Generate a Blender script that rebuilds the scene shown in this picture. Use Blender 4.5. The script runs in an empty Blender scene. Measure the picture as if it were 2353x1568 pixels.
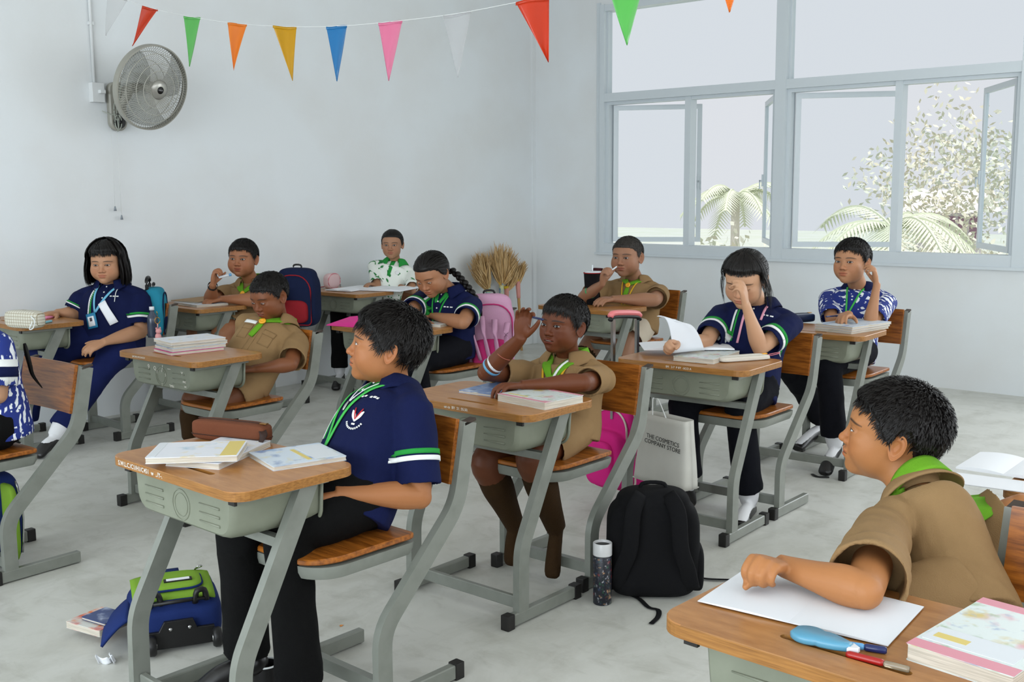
import bpy, bmesh, math, random
import numpy as np
from mathutils import Vector, Matrix
from mathutils.bvhtree import BVHTree

random.seed(7)
RNG = np.random.RandomState(11)
SC = bpy.context.scene
COL = SC.collection

# ---------------------------------------------------------------- camera
FPX, PAN, PITCH, ROLL, CH = 2487.83, 0.7124, 0.1369, -0.0071, 1.39
_fw = np.array([math.cos(PAN) * math.cos(PITCH), math.sin(PAN) * math.cos(PITCH), -math.sin(PITCH)])
_r0 = np.array([math.sin(PAN), -math.cos(PAN), 0.0])
_u0 = np.cross(_r0, _fw)
_rt = math.cos(ROLL) * _r0 + math.sin(ROLL) * _u0
_up = -math.sin(ROLL) * _r0 + math.cos(ROLL) * _u0
cam_d = bpy.data.cameras.new('camera')
cam = bpy.data.objects.new('camera', cam_d)
COL.objects.link(cam)
M = Matrix.Identity(4)
for i in range(3):
    M[i][0], M[i][1], M[i][2] = _rt[i], _up[i], -_fw[i]
M[2][3] = CH
cam.matrix_world = M
cam_d.sensor_width = 36.0
cam_d.lens = 36.0 * FPX / 2353.0
cam_d.clip_start = 0.05
cam_d.clip_end = 300
SC.camera = cam


def U(px, py, x=None, y=None, z=None):
    """a point of the room seen at pixel (px, py) on the plane x=, y= or z= (metres)"""
    d = _fw * FPX + _rt * (px - 1176.5) - _up * (py - 784.0)
    o = np.array([0, 0, CH])
    ax, v = (0, x) if x is not None else (1, y) if y is not None else (2, z)
    return o + d * ((v - o[ax]) / d[ax])


# ---------------------------------------------------------------- world, light, exposure
W = bpy.data.worlds.new('sky')
SC.world = W
W.use_nodes = True
bg = W.node_tree.nodes['Background']
bg.inputs[0].default_value = (0.91, 0.945, 1.0, 1)
bg.inputs[1].default_value = 0.80
SC.view_settings.view_transform = 'Standard'
SC.view_settings.look = 'None'
SC.view_settings.gamma = 1.0
SC.view_settings.use_curve_mapping = False
SC.view_settings.exposure = 0.0
SC.cycles.use_denoising = True
SC.cycles.max_bounces = 5
SC.cycles.diffuse_bounces = 4
SC.cycles.glossy_bounces = 2
SC.cycles.transmission_bounces = 4
SC.cycles.transparent_max_bounces = 8
SC.cycles.caustics_reflective = False
SC.cycles.caustics_refractive = False
SC.cycles.use_adaptive_sampling = True
SC.cycles.adaptive_threshold = 0.03

XW, YW = 7.668, 6.34          # window wall, fan wall
XF, YN, ZC = -3.2, -2.4, 3.35  # front wall, near wall, ceiling


def area(name, loc, target, sx, sy, watt, col=(1, 1, 1), portal=False):
    l = bpy.data.lights.new(name, 'AREA')
    l.shape = 'RECTANGLE'
    l.size, l.size_y = sx, sy
    l.energy = watt
    l.color = col
    o = bpy.data.objects.new(name, l)
    COL.objects.link(o)
    o.location = loc
    o.rotation_euler = (Vector(target) - Vector(loc)).to_track_quat('-Z', 'Y').to_euler()
    if portal:
        l.cycles.is_portal = True
    return o


# daylight through the openings that lie outside the picture
area('daylight_front_windows', (XF - 0.05, 2.0, 1.85), (5, 2.0, 1.3), 6.6, 1.9, 290, (0.84, 0.93, 1.0))
area('daylight_near_windows', (2.6, YN - 0.05, 1.95), (2.6, 5, 1.3), 8.6, 1.9, 135, (0.90, 0.95, 1.0))
area('daylight_side_windows', (XW + 0.12, 0.35, 1.9), (0, 0.5, 1.0), 2.9, 1.9, 95, (0.93, 0.97, 1.0))
area('window_portal', (XW + 0.10, 3.85, 1.9), (0, 3.85, 1.9), 3.5, 2.1, 1, portal=True)
sun = bpy.data.lights.new('sun', 'SUN')
sun.energy = 3.3
sun.angle = 0.02
so = bpy.data.objects.new('sun', sun)
COL.objects.link(so)
so.rotation_euler = (Vector((0.5, 0.55, -1.3))).to_track_quat('-Z', 'Y').to_euler()


# ---------------------------------------------------------------- materials
def lin(c):
    return tuple((x / 255 / 12.92) if x / 255 <= 0.04045 else ((x / 255 + 0.055) / 1.055) ** 2.4 for x in c)


MATS = {}


def mat(name, rgb, rough=0.5, spec=0.4, metal=0.0, rgb2=None, nscale=8.0, stretch=(1, 1, 1), nlo=0.4, nhi=0.6,
        bump=0.0, bscale=60.0, detail=4.0, trans=0.0, attr=None, alpha=1.0, sheen=0.0, coords='Object', emis=None):
    if name in MATS:
        return MATS[name]
    m = bpy.data.materials.new(name)
    m.use_nodes = True
    nt = m.node_tree
    N, L = nt.nodes, nt.links
    b = N['Principled BSDF']
    b.inputs['Base Color'].default_value = (*lin(rgb), 1)
    b.inputs['Roughness'].default_value = rough
    b.inputs['Specular IOR Level'].default_value = spec
    b.inputs['Metallic'].default_value = metal
    if trans:
        b.inputs['Transmission Weight'].default_value = trans
    if alpha < 1:
        b.inputs['Alpha'].default_value = alpha
    if sheen:
        b.inputs['Sheen Weight'].default_value = sheen
        b.inputs['Sheen Roughness'].default_value = 0.6
    if emis:
        b.inputs['Emission Color'].default_value = (*lin(rgb), 1)
        b.inputs['Emission Strength'].default_value = emis
    tc = N.new('ShaderNodeTexCoord')
    mp = N.new('ShaderNodeMapping')
    mp.inputs['Scale'].default_value = stretch
    L.new(tc.outputs[coords], mp.inputs[0])
    src = None
    if attr:
        a = N.new('ShaderNodeVertexColor')
        a.layer_name = attr
        src = a.outputs[0]
        L.new(src, b.inputs['Base Color'])
    if rgb2 is not None:
        nz = N.new('ShaderNodeTexNoise')
        nz.inputs['Scale'].default_value = nscale
        nz.inputs['Detail'].default_value = detail
        L.new(mp.outputs[0], nz.inputs[0])
        cr = N.new('ShaderNodeValToRGB')
        cr.color_ramp.elements[0].position = nlo
        cr.color_ramp.elements[1].position = nhi
        cr.color_ramp.elements[0].color = (*lin(rgb), 1)
        cr.color_ramp.elements[1].color = (*lin(rgb2), 1)
        L.new(nz.outputs[0], cr.inputs[0])
        L.new(cr.outputs[0], b.inputs['Base Color'])
    if bump:
        n2 = N.new('ShaderNodeTexNoise')
        n2.inputs['Scale'].default_value = bscale
        n2.inputs['Detail'].default_value = 3
        L.new(mp.outputs[0], n2.inputs[0])
        bp = N.new('ShaderNodeBump')
        bp.inputs['Strength'].default_value = bump
        bp.inputs['Distance'].default_value = 0.004
        L.new(n2.outputs[0], bp.inputs['Height'])
        L.new(bp.outputs[0], b.inputs['Normal'])
    MATS[name] = m
    return m


def wood(name, light, dark, rough, scale=(2, 1, 1), streak=26):
    """laminate with fine streaks along local Y"""
    m = bpy.data.materials.new(name)
    m.use_nodes = True
    N, L = m.node_tree.nodes, m.node_tree.links
    b = N['Principled BSDF']
    b.inputs['Roughness'].default_value = rough
    b.inputs['Specular IOR Level'].default_value = 0.45
    tc = N.new('ShaderNodeTexCoord')
    mp = N.new('ShaderNodeMapping')
    mp.inputs['Scale'].default_value = scale
    L.new(tc.outputs['Object'], mp.inputs[0])
    n1 = N.new('ShaderNodeTexNoise')
    n1.inputs['Scale'].default_value = streak
    n1.inputs['Detail'].default_value = 6
    n1.inputs['Roughness'].default_value = 0.62
    L.new(mp.outputs[0], n1.inputs[0])
    cr = N.new('ShaderNodeValToRGB')
    e = cr.color_ramp.elements
    e[0].position, e[1].position = 0.34, 0.62
    e[0].color, e[1].color = (*lin(dark), 1), (*lin(light), 1)
    L.new(n1.outputs[0], cr.inputs[0])
    L.new(cr.outputs[0], b.inputs['Base Color'])
    MATS[name] = m
    return m


def floor_mat():
    m = bpy.data.materials.new('polished_concrete')
    m.use_nodes = True
    N, L = m.node_tree.nodes, m.node_tree.links
    b = N['Principled BSDF']
    tc = N.new('ShaderNodeTexCoord')
    prev = None
    layers = [(0.7, (1, 1, 1), 8, 0.35, 0.66, (206, 206, 200), (190, 190, 182)),
              (2.6, (1, 1.6, 1), 9, 0.45, 0.72, None, (160, 159, 148)),
              (7.0, (1.5, .8, 1), 10, 0.52, 0.80, None, (140, 139, 126))]
    for i, (s, st, d, lo, hi, c0, c1) in enumerate(layers):
        mp = N.new('ShaderNodeMapping')
        mp.inputs['Scale'].default_value = st
        mp.inputs['Location'].default_value = (i * 3.1, i * 1.7, 0)
        L.new(tc.outputs['Object'], mp.inputs[0])
        nz = N.new('ShaderNodeTexNoise')
        nz.inputs['Scale'].default_value = s
        nz.inputs['Detail'].default_value = d
        nz.inputs['Roughness'].default_value = 0.66
        nz.inputs['Distortion'].default_value = 0.6
        L.new(mp.outputs[0], nz.inputs[0])
        cr = N.new('ShaderNodeValToRGB')
        cr.color_ramp.elements[0].position = lo
        cr.color_ramp.elements[1].position = hi
        L.new(nz.outputs[0], cr.inputs[0])
        mx = N.new('ShaderNodeMix')
        mx.data_type = 'RGBA'
        L.new(cr.outputs[0], mx.inputs[0])
        if c0:
            mx.inputs[6].default_value = (*lin(c0), 1)
        else:
            L.new(prev, mx.inputs[6])
        mx.inputs[7].default_value = (*lin(c1), 1)
        if i:
            mul = N.new('ShaderNodeMath')
            mul.operation = 'MULTIPLY'
            mul.inputs[1].default_value = 0.55
            L.new(cr.outputs[0], mul.inputs[0])
            L.new(mul.outputs[0], mx.inputs[0])
        prev = mx.outputs[2]
        if i == 1:
            rr = N.new('ShaderNodeMapRange')
            rr.inputs[3].default_value = 0.26
            rr.inputs[4].default_value = 0.5
            L.new(nz.outputs[0], rr.inputs[0])
            L.new(rr.outputs[0], b.inputs['Roughness'])
    L.new(prev, b.inputs['Base Color'])
    b.inputs['Specular IOR Level'].default_value = 0.42
    MATS['floor'] = m
    return m


M_WALL = mat('wall_paint', (222, 226, 228), 0.6, 0.3, rgb2=(218, 220, 220), nscale=1.3, bump=0.15, bscale=35)
M_CEIL = mat('ceiling_paint', (228, 226, 222), 0.8, 0.2)
M_FLOOR = floor_mat()
M_ALU = mat('window_frame_paint', (203, 210, 214), 0.35, 0.4)
M_TOP = wood('desk_laminate', (172, 120, 68), (150, 98, 48), 0.30, (1.6, .35, 1.6), 30)
M_EDGE = wood('desk_edge_band', (158, 108, 50), (124, 80, 30), 0.42, (4, .5, 14), 22)
M_WOOD = wood('chair_plywood', (166, 98, 34), (104, 54, 14), 0.3, (9, .45, 9), 9)
M_WEDGE = wood('plywood_edge', (200, 150, 92), (164, 112, 60), 0.5, (5, 1, 14), 20)
M_STEEL = mat('grey_enamel_steel', (124, 127, 119), 0.33, 0.5, rgb2=(114, 117, 109), nscale=14, nlo=.45, nhi=.7)
M_TRAY = mat('grey_tray_plastic', (124, 128, 112), 0.42, 0.4, rgb2=(114, 118, 102), nscale=9, nlo=.4, nhi=.7)
M_CAP = mat('black_rubber_cap', (26, 24, 22), 0.5, 0.4)
M_BLACK = mat('black_plastic', (22, 21, 21), 0.45, 0.4)
M_CHIP = mat('chipped_paint_metal', (58, 46, 38), 0.6, 0.3)
M_SCRIB = mat('correction_fluid', (226, 222, 212), 0.6, 0.2)
M_PAPER = mat('paper_white', (232, 234, 238), 0.6, 0.2)
M_PAGES = mat('page_edges', (206, 198, 184), 0.8, 0.1, rgb2=(180, 172, 158), nscale=60, stretch=(.2, .2, 9))
M_GLASS = None


# ---------------------------------------------------------------- mesh helpers
def newmesh(name, V, F, smooth=False):
    me = bpy.data.meshes.new(name)
    me.from_pydata([tuple(v) for v in V], [], [tuple(f) for f in F])
    me.update()
    if smooth:
        me.polygons.foreach_set('use_smooth', [True] * len(me.polygons))
    return me


def merge(parts):
    V, F, o = [], [], 0
    for v, f in parts:
        v = np.asarray(v, float)
        V.append(v)
        F += [tuple(i + o for i in q) for q in f]
        o += len(v)
    return np.concatenate(V), F


def tag(o, label=None, cat=None, group=None, kind=None):
    if label:
        o['label'] = label
    if cat:
        o['category'] = cat
    if group:
        o['group'] = group
    if kind:
        o['kind'] = kind
    return o


def obj(name, parts, material, parent=None, smooth=True, sharp=None):
    if isinstance(parts, bpy.types.Mesh):
        me = parts
    else:
        if isinstance(parts, tuple):
            parts = [parts]
        V, F = merge(parts)
        me = newmesh(name, V, F, smooth)
    if smooth and sharp is not None:
        me.set_sharp_from_angle(angle=math.radians(sharp))
    if material is not None and len(me.materials) == 0:
        me.materials.append(material)
    o = bpy.data.objects.new(name, me)
    COL.objects.link(o)
    if parent is not None:
        o.parent = parent
    return o


def empty(name, loc=(0, 0, 0), rz=0, label=None, cat=None, group=None, kind=None):
    o = bpy.data.objects.new(name, None)
    o.empty_display_size = 0.05
    COL.objects.link(o)
    o.location = loc
    o.rotation_euler = (0, 0, rz)
    return tag(o, label, cat, group, kind)


def kids(o):
    return [c for c in bpy.data.objects if c.parent == o]


def dup(o, parent=None, **kw):
    c = o.copy()
    COL.objects.link(c)
    if parent is not None:
        c.parent = parent
    for ch in kids(o):
        dup(ch, c)
    for k, v in kw.items():
        c[k] = v
    return c


def box(c, s, R=None):
    c = np.asarray(c, float)
    s = np.asarray(s, float) / 2
    v = np.array([[x, y, z] for x in (-1, 1) for y in (-1, 1) for z in (-1, 1)]) * s
    if R is not None:
        v = v @ np.asarray(R).T
    return v + c, [(0, 1, 3, 2), (4, 6, 7, 5), (0, 4, 5, 1), (2, 3, 7, 6), (0, 2, 6, 4), (1, 5, 7, 3)]


def bbox2(a, b):
    a, b = np.minimum(a, b), np.maximum(a, b)
    return box((np.array(a) + b) / 2, np.array(b) - a)


def rotz(a):
    c, s = math.cos(a), math.sin(a)
    return np.array([[c, -s, 0], [s, c, 0], [0, 0, 1.0]])


def rotx(a):
    c, s = math.cos(a), math.sin(a)
    return np.array([[1.0, 0, 0], [0, c, -s], [0, s, c]])


def roty(a):
    c, s = math.cos(a), math.sin(a)
    return np.array([[c, 0, s], [0, 1.0, 0], [-s, 0, c]])


def xf(part, R=None, t=(0, 0, 0)):
    v, f = part
    v = np.asarray(v, float)
    if R is not None:
        v = v @ np.asarray(R).T
    return v + np.asarray(t, float), f


def nrm(v):
    v = np.asarray(v, float)
    return v / (np.linalg.norm(v, axis=-1, keepdims=True) + 1e-12)


def resample(P, n, smooth=True):
    """Catmull-Rom through the points (any number of columns), n samples"""
    P = np.asarray(P, float)
    m = len(P)
    if m == 2 or not smooth:
        d = np.r_[0, np.cumsum(np.linalg.norm(np.diff(P[:, :3], axis=0), axis=1))]
        t = np.linspace(0, d[-1], n)
        return np.stack([np.interp(t, d, P[:, k]) for k in range(P.shape[1])], 1)
    Q = np.vstack([2 * P[0] - P[1], P, 2 * P[-1] - P[-2]])
    t = np.linspace(0, m - 1, n)
    i = np.minimum(t.astype(int), m - 2)
    u = (t - i)[:, None]
    p0, p1, p2, p3 = Q[i], Q[i + 1], Q[i + 2], Q[i + 3]
    return 0.5 * (2 * p1 + (p2 - p0) * u + (2 * p0 - 5 * p1 + 4 * p2 - p3) * u * u + (3 * p1 - p0 - 3 * p2 + p3) * u ** 3)


def tube(path, rad, n=12, ref=(0, 0, 1), caps=True, sq=2.0, samples=None, closed=False):
    """loft of (super)elliptical rings; rad: scalar, per point or (a, b) per point; a is along ref x tangent, b along ref"""
    P = np.asarray(path, float)
    r = np.asarray(rad, float)
    if r.ndim == 0:
        r = np.full((len(P), 2), float(r))
    elif r.ndim == 1:
        if len(r) == 2 and len(P) != 2:
            r = np.tile(r, (len(P), 1))
        else:
            r = np.stack([r, r], 1)
    if samples:
        A = resample(np.hstack([P, r]), samples)
        P, r = A[:, :3], np.maximum(A[:, 3:], 1e-4)
    T = nrm(np.gradient(P, axis=0)) if not closed else nrm(np.roll(P, -1, 0) - np.roll(P, 1, 0))
    ref = np.asarray(ref, float)
    if ref.ndim == 1:
        if np.abs(T @ nrm(ref)).min() > .97:
            ref = np.array([1.0, 0, 0]) if abs(nrm(ref)[0]) < .9 else np.array([0, 1.0, 0])
        ref = np.tile(ref, (len(P), 1))
    A = nrm(np.cross(ref, T))
    B = nrm(np.cross(T, A))
    th = np.linspace(0, 2 * np.pi, n, endpoint=False) + (np.pi / n if n == 4 else 0)
    c, s = np.cos(th), np.sin(th)
    if sq != 2.0:
        e = 2.0 / sq
        c, s = np.sign(c) * np.abs(c) ** e, np.sign(s) * np.abs(s) ** e
    if n == 4:
        c, s = c * math.sqrt(2), s * math.sqrt(2)
    V = P[:, None] + A[:, None] * (r[:, 0, None, None] * c[None, :, None]) + B[:, None] * (r[:, 1, None, None] * s[None, :, None])
    m = len(P)
    F = []
    for i in range(m if closed else m - 1):
        a, b = i * n, ((i + 1) % m) * n
        for j in range(n):
            k = (j + 1) % n
            F.append((a + j, a + k, b + k, b + j))
    V = V.reshape(-1, 3)
    if caps and not closed:
        F.append(tuple(range(n - 1, -1, -1)))
        F.append(tuple(range((m - 1) * n, m * n)))
    return V, F


def ell(c, r, R=None, nu=20, nv=14):
    v = [(0, 0, 1.0)]
    for i in range(1, nv):
        t = math.pi * i / nv
        for j in range(nu):
            a = 2 * math.pi * j / nu
            v.append((math.sin(t) * math.cos(a), math.sin(t) * math.sin(a), math.cos(t)))
    v.append((0, 0, -1.0))
    f = [(0, 1 + j, 1 + (j + 1) % nu) for j in range(nu)]
    for i in range(nv - 2):
        a, b = 1 + i * nu, 1 + (i + 1) * nu
        f += [(a + j, b + j, b + (j + 1) % nu, a + (j + 1) % nu) for j in range(nu)]
    a = 1 + (nv - 2) * nu
    f += [(a + j, len(v) - 1, a + (j + 1) % nu) for j in range(nu)]
    v = np.array(v) * np.asarray(r, float)
    if R is not None:
        v = v @ np.asarray(R).T
    return v + np.asarray(c, float), f


def lathe(prof, n=32, c=(0, 0, 0), caps=True):
    prof = np.asarray(prof, float)
    th = np.linspace(0, 2 * np.pi, n, endpoint=False)
    V = np.stack([prof[:, 0, None] * np.cos(th), prof[:, 0, None] * np.sin(th), np.repeat(prof[:, 1, None], n, 1)], -1).reshape(-1, 3)
    F = []
    for i in range(len(prof) - 1):
        a, b = i * n, (i + 1) * n
        F += [(a + j, a + (j + 1) % n, b + (j + 1) % n, b + j) for j in range(n)]
    if caps:
        F.append(tuple(range(n - 1, -1, -1)))
        F.append(tuple(range((len(prof) - 1) * n, len(prof) * n)))
    return V + np.asarray(c, float), F


def rrect(w, d, r, n=5):
    """outline of a rounded rectangle (ccw), w along x, d along y; r may be four radii (++, -+, --, +-)"""
    r = r if hasattr(r, '__len__') else [r] * 4
    out = []
    for k, (sx, sy) in enumerate(((1, 1), (-1, 1), (-1, -1), (1, -1))):
        cx, cy = sx * (w / 2 - r[k]), sy * (d / 2 - r[k])
        for i in range(n + 1):
            a = math.pi / 2 * (k + i / n)
            out.append((cx + r[k] * math.cos(a), cy + r[k] * math.sin(a)))
    return np.array(out)


def prism(out, z0, z1, bev=0.0, hole=None):
    """extruded outline with a bevelled rim"""
    out = np.asarray(out, float)
    n = len(out)
    c = out.mean(0)

    def inset(b):
        e = np.roll(out, -1, 0) - np.roll(out, 1, 0)
        nn = np.stack([-e[:, 1], e[:, 0]], 1)
        nn /= np.linalg.norm(nn, axis=1)[:, None] + 1e-9
        return out + nn * b
    rows = [(inset(bev), z0), (out, z0 + bev), (out, z1 - bev), (inset(bev), z1)] if bev else [(out, z0), (out, z1)]
    V = np.concatenate([np.c_[o, np.full(n, z)] for o, z in rows])
    F = [tuple(range(n - 1, -1, -1))]
    for i in range(len(rows) - 1):
        a, b = i * n, (i + 1) * n
        F += [(a + j, a + (j + 1) % n, b + (j + 1) % n, b + j) for j in range(n)]
    F.append(tuple(range((len(rows) - 1) * n, len(rows) * n)))
    return V, F


def grid(fn, nu, nv, thick=0.0):
    """surface from fn(u, v) (arrays in 0..1) -> (..., 3); with thickness along the normal it becomes a closed shell"""
    u, v = np.meshgrid(np.linspace(0, 1, nu), np.linspace(0, 1, nv), indexing='ij')
    P = np.asarray(fn(u, v), float)
    if P.shape[0] == 3 and P.shape[-1] != 3:
        P = np.moveaxis(P, 0, -1)

    def quads(o, flip=False):
        q = []
        for i in range(nu - 1):
            for j in range(nv - 1):
                a = o + i * nv + j
                t = (a, a + nv, a + nv + 1, a + 1)
                q.append(t[::-1] if flip else t)
        return q
    if not thick:
        return P.reshape(-1, 3), quads(0)
    du = np.gradient(P, axis=0)
    dv = np.gradient(P, axis=1)
    nn = nrm(np.cross(du, dv))
    A, B = P + nn * thick / 2, P - nn * thick / 2
    V = np.concatenate([A.reshape(-1, 3), B.reshape(-1, 3)])
    o = nu * nv
    F = quads(0) + quads(o, True)
    idx = lambda i, j: i * nv + j
    rim = [idx(i, 0) for i in range(nu)] + [idx(nu - 1, j) for j in range(1, nv)] + \
          [idx(i, nv - 1) for i in range(nu - 2, -1, -1)] + [idx(0, j) for j in range(nv - 2, 0, -1)]
    for k in range(len(rim)):
        a, b = rim[k], rim[(k + 1) % len(rim)]
        F.append((b, a, a + o, b + o))
    return V, F


def bevel_mesh(me, w=0.003, seg=2, ang=40):
    bm = bmesh.new()
    bm.from_mesh(me)
    es = [e for e in bm.edges if len(e.link_faces) == 2 and e.calc_face_angle(0) > math.radians(ang)]
    bmesh.ops.bevel(bm, geom=es, offset=w, segments=seg, affect='EDGES', profile=0.7)
    bm.to_mesh(me)
    bm.free()
    return me


def fuse(parts, voxel=0.005, smooth=3, name='fused'):
    """one continuous surface out of overlapping closed shapes"""
    V, F = merge(parts)
    me = newmesh('tmp', V, F)
    o = bpy.data.objects.new('tmp', me)
    COL.objects.link(o)
    m = o.modifiers.new('r', 'REMESH')
    m.mode = 'VOXEL'
    m.voxel_size = voxel
    if smooth:
        s = o.modifiers.new('s', 'SMOOTH')
        s.factor = 0.5
        s.iterations = smooth
    dg = bpy.context.evaluated_depsgraph_get()
    ev = o.evaluated_get(dg)
    me2 = bpy.data.meshes.new_from_object(ev)
    bpy.data.objects.remove(o)
    bpy.data.meshes.remove(me)
    n = len(me2.vertices)
    co = np.empty(n * 3, np.float32)
    me2.vertices.foreach_get('co', co)
    fs = np.empty(len(me2.loops), np.int32)
    me2.loops.foreach_get('vertex_index', fs)
    tot = np.empty(len(me2.polygons), np.int32)
    me2.polygons.foreach_get('loop_total', tot)
    bpy.data.meshes.remove(me2)
    st = np.r_[0, np.cumsum(tot)[:-1]]
    return co.reshape(-1, 3).astype(float), (fs, tot, st)


def mesh_np(name, V, loops, tot, cols=None, smooth=True):
    me = bpy.data.meshes.new(name)
    me.vertices.add(len(V))
    me.vertices.foreach_set('co', np.asarray(V, np.float32).ravel())
    me.loops.add(len(loops))
    me.loops.foreach_set('vertex_index', np.asarray(loops, np.int32))
    me.polygons.add(len(tot))
    st = np.r_[0, np.cumsum(tot)[:-1]].astype(np.int32)
    me.polygons.foreach_set('loop_start', st)
    me.polygons.foreach_set('loop_total', np.asarray(tot, np.int32))
    me.update(calc_edges=True)
    me.validate()
    me.polygons.foreach_set('use_smooth', [smooth] * len(me.polygons))
    if cols is not None:
        ca = me.color_attributes.new('Col', 'FLOAT_COLOR', 'POINT')
        ca.data.foreach_set('color', np.c_[cols, np.ones(len(V))].astype(np.float32).ravel())
    return me


def flat(part):
    """(V, list of faces) -> V, loops, totals"""
    V, F = part
    if isinstance(F, tuple) and isinstance(F[0], np.ndarray):
        return V, F[0], F[1]
    return np.asarray(V, float), np.fromiter((i for f in F for i in f), np.int32), np.array([len(f) for f in F], np.int32)


def join_np(parts):
    """parts with faces in either form, and colours -> V, loops, tot, cols"""
    VV, LL, TT, CC, o = [], [], [], [], 0
    for p, c in parts:
        V, l, t = flat(p)
        VV.append(V)
        LL.append(l + o)
        TT.append(t)
        c = np.asarray(c, float)
        CC.append(np.tile(c, (len(V), 1)) if c.ndim == 1 else c)
        o += len(V)
    return np.concatenate(VV), np.concatenate(LL), np.concatenate(TT), np.concatenate(CC)


def bvh_of(V, loops, tot):
    st = np.r_[0, np.cumsum(tot)[:-1]]
    polys = [tuple(loops[s:s + t]) for s, t in zip(st, tot)]
    return BVHTree.FromPolygons([tuple(v) for v in V], polys)


def text_part(body, size, depth=0.0006, align='CENTER', space=1.0, offset=0.0):
    cu = bpy.data.curves.new('t', 'FONT')
    cu.body = body
    cu.size = size
    cu.extrude = depth
    cu.align_x = align
    cu.align_y = 'CENTER'
    cu.space_character = space
    cu.offset = offset
    cu.resolution_u = 3
    o = bpy.data.objects.new('t', cu)
    COL.objects.link(o)
    dg = bpy.context.evaluated_depsgraph_get()
    me = bpy.data.meshes.new_from_object(o.evaluated_get(dg))
    V = np.array([v.co[:] for v in me.vertices])
    F = [tuple(p.vertices) for p in me.polygons]
    bpy.data.objects.remove(o)
    bpy.data.curves.remove(cu)
    bpy.data.meshes.remove(me)
    return V, F


def frame3(X, Z):
    """rotation whose columns are x, y, z axes, x along X, z near Z"""
    X = nrm(X)
    Y = nrm(np.cross(Z, X))
    Zc = np.cross(X, Y)
    return np.stack([X, Y, Zc], 1)


# ---------------------------------------------------------------- the room
def struct(name, parts, m, parent=None, smooth=False):
    o = obj(name, parts, m, parent, smooth)
    if parent is None:
        o['kind'] = 'structure'
    return o


struct('floor', [box(((XF + XW) / 2, 2, -0.05), (XW - XF + .4, 9.4, 0.1))], M_FLOOR)
struct('ceiling', [box(((XF + XW) / 2 + .3, 2, ZC + .1), (XW - XF + 1.4, 9.6, 0.2))], M_CEIL)
struct('wall_left', [box(((XF + XW) / 2, YW + .1, ZC / 2), (XW - XF + .4, 0.2, ZC))], M_WALL)
Y0, Y1, Z0, Z1 = 5.62, -1.30, 0.86, 2.95
struct('wall_right', [bbox2((XW, Y0, 0), (XW + .16, YW, ZC)), bbox2((XW, YN, 0), (XW + .16, Y1, ZC)),
                      bbox2((XW, Y1, 0), (XW + .16, Y0, Z0)), bbox2((XW, Y1, Z1), (XW + .16, Y0, ZC))], M_WALL)
struct('wall_front', [bbox2((XF - .2, YN, 0), (XF, YW, .9)), bbox2((XF - .2, YN, 2.8), (XF, YW, ZC)),
                      bbox2((XF - .2, YN, .9), (XF, -1.3, 2.8)), bbox2((XF - .2, 5.3, .9), (XF, YW, 2.8))], M_WALL)
struct('wall_near', [bbox2((XF, YN - .2, 0), (XW, YN, 1.0)), bbox2((XF, YN - .2, 2.9), (XW, YN, ZC)),
                     bbox2((XF, YN - .2, 1.0), (-1.7, YN, 2.9)), bbox2((6.9, YN - .2, 1.0), (XW, YN, 2.9))], M_WALL)
# thin square corner shaft between the two walls
struct('trim_1', [bbox2((XW - .045, YW - .02, 0), (XW, YW, ZC))], M_WALL)


def glass_mat():
    m = bpy.data.materials.new('window_glass')
    m.use_nodes = True
    N, L = m.node_tree.nodes, m.node_tree.links
    for n in list(N):
        if n.type != 'OUTPUT_MATERIAL':
            N.remove(n)
    out = [n for n in N if n.type == 'OUTPUT_MATERIAL'][0]
    t = N.new('ShaderNodeBsdfTransparent')
    t.inputs[0].default_value = (0.965, 0.98, 0.985, 1)
    g = N.new('ShaderNodeBsdfGlossy')
    g.inputs['Roughness'].default_value = 0.02
    mx = N.new('ShaderNodeMixShader')
    mx.inputs[0].default_value = 0.0
    L.new(t.outputs[0], mx.inputs[1])
    L.new(g.outputs[0], mx.inputs[2])
    L.new(mx.outputs[0], out.inputs[0])
    return m


M_GLASS = glass_mat()


def sash(parent, yh, zlo, zhi, w, side, ang):
    """casement sash hinged at y=yh; side=-1 opens towards -y, +1 towards +y; ang from closed, opening outwards"""
    s = obj('window_sash', [], M_ALU, parent, False) if False else None
    a = math.radians(ang)
    t = 0.028
    fr = [bbox2((-t / 2, 0, zlo), (t / 2, .04, zhi)), bbox2((-t / 2, w - .04, zlo), (t / 2, w, zhi)),
          bbox2((-t / 2, .04, zlo), (t / 2, w - .04, zlo + .04)), bbox2((-t / 2, .04, zhi - .04), (t / 2, w - .04, zhi))]
    Rm = np.array([[math.cos(a), math.sin(a), 0], [-math.sin(a), math.cos(a), 0], [0, 0, 1.0]])
    if side < 0:
        Rm = np.diag([1, -1, 1.0]) @ Rm
    tr = (XW + 0.075, yh, 0)
    o = obj('sash', [xf(p, Rm, tr) for p in fr], M_ALU, parent, False)
    obj('glass_pane', [xf(bbox2((-.002, .04, zlo + .04), (.002, w - .04, zhi - .04)), Rm, tr)], M_GLASS, o, False)
    h = [bbox2((-.03, w - .035, 1.42), (-.014, w - .012, 1.52)), bbox2((-.05, w - .03, 1.46), (-.03, w - .016, 1.475)),
         bbox2((-.05, w - .03, 1.40), (-.04, w - .016, 1.475))]
    obj('sash_handle', [xf(p, Rm, tr) for p in h], M_ALU, o, False)
    return o


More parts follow.
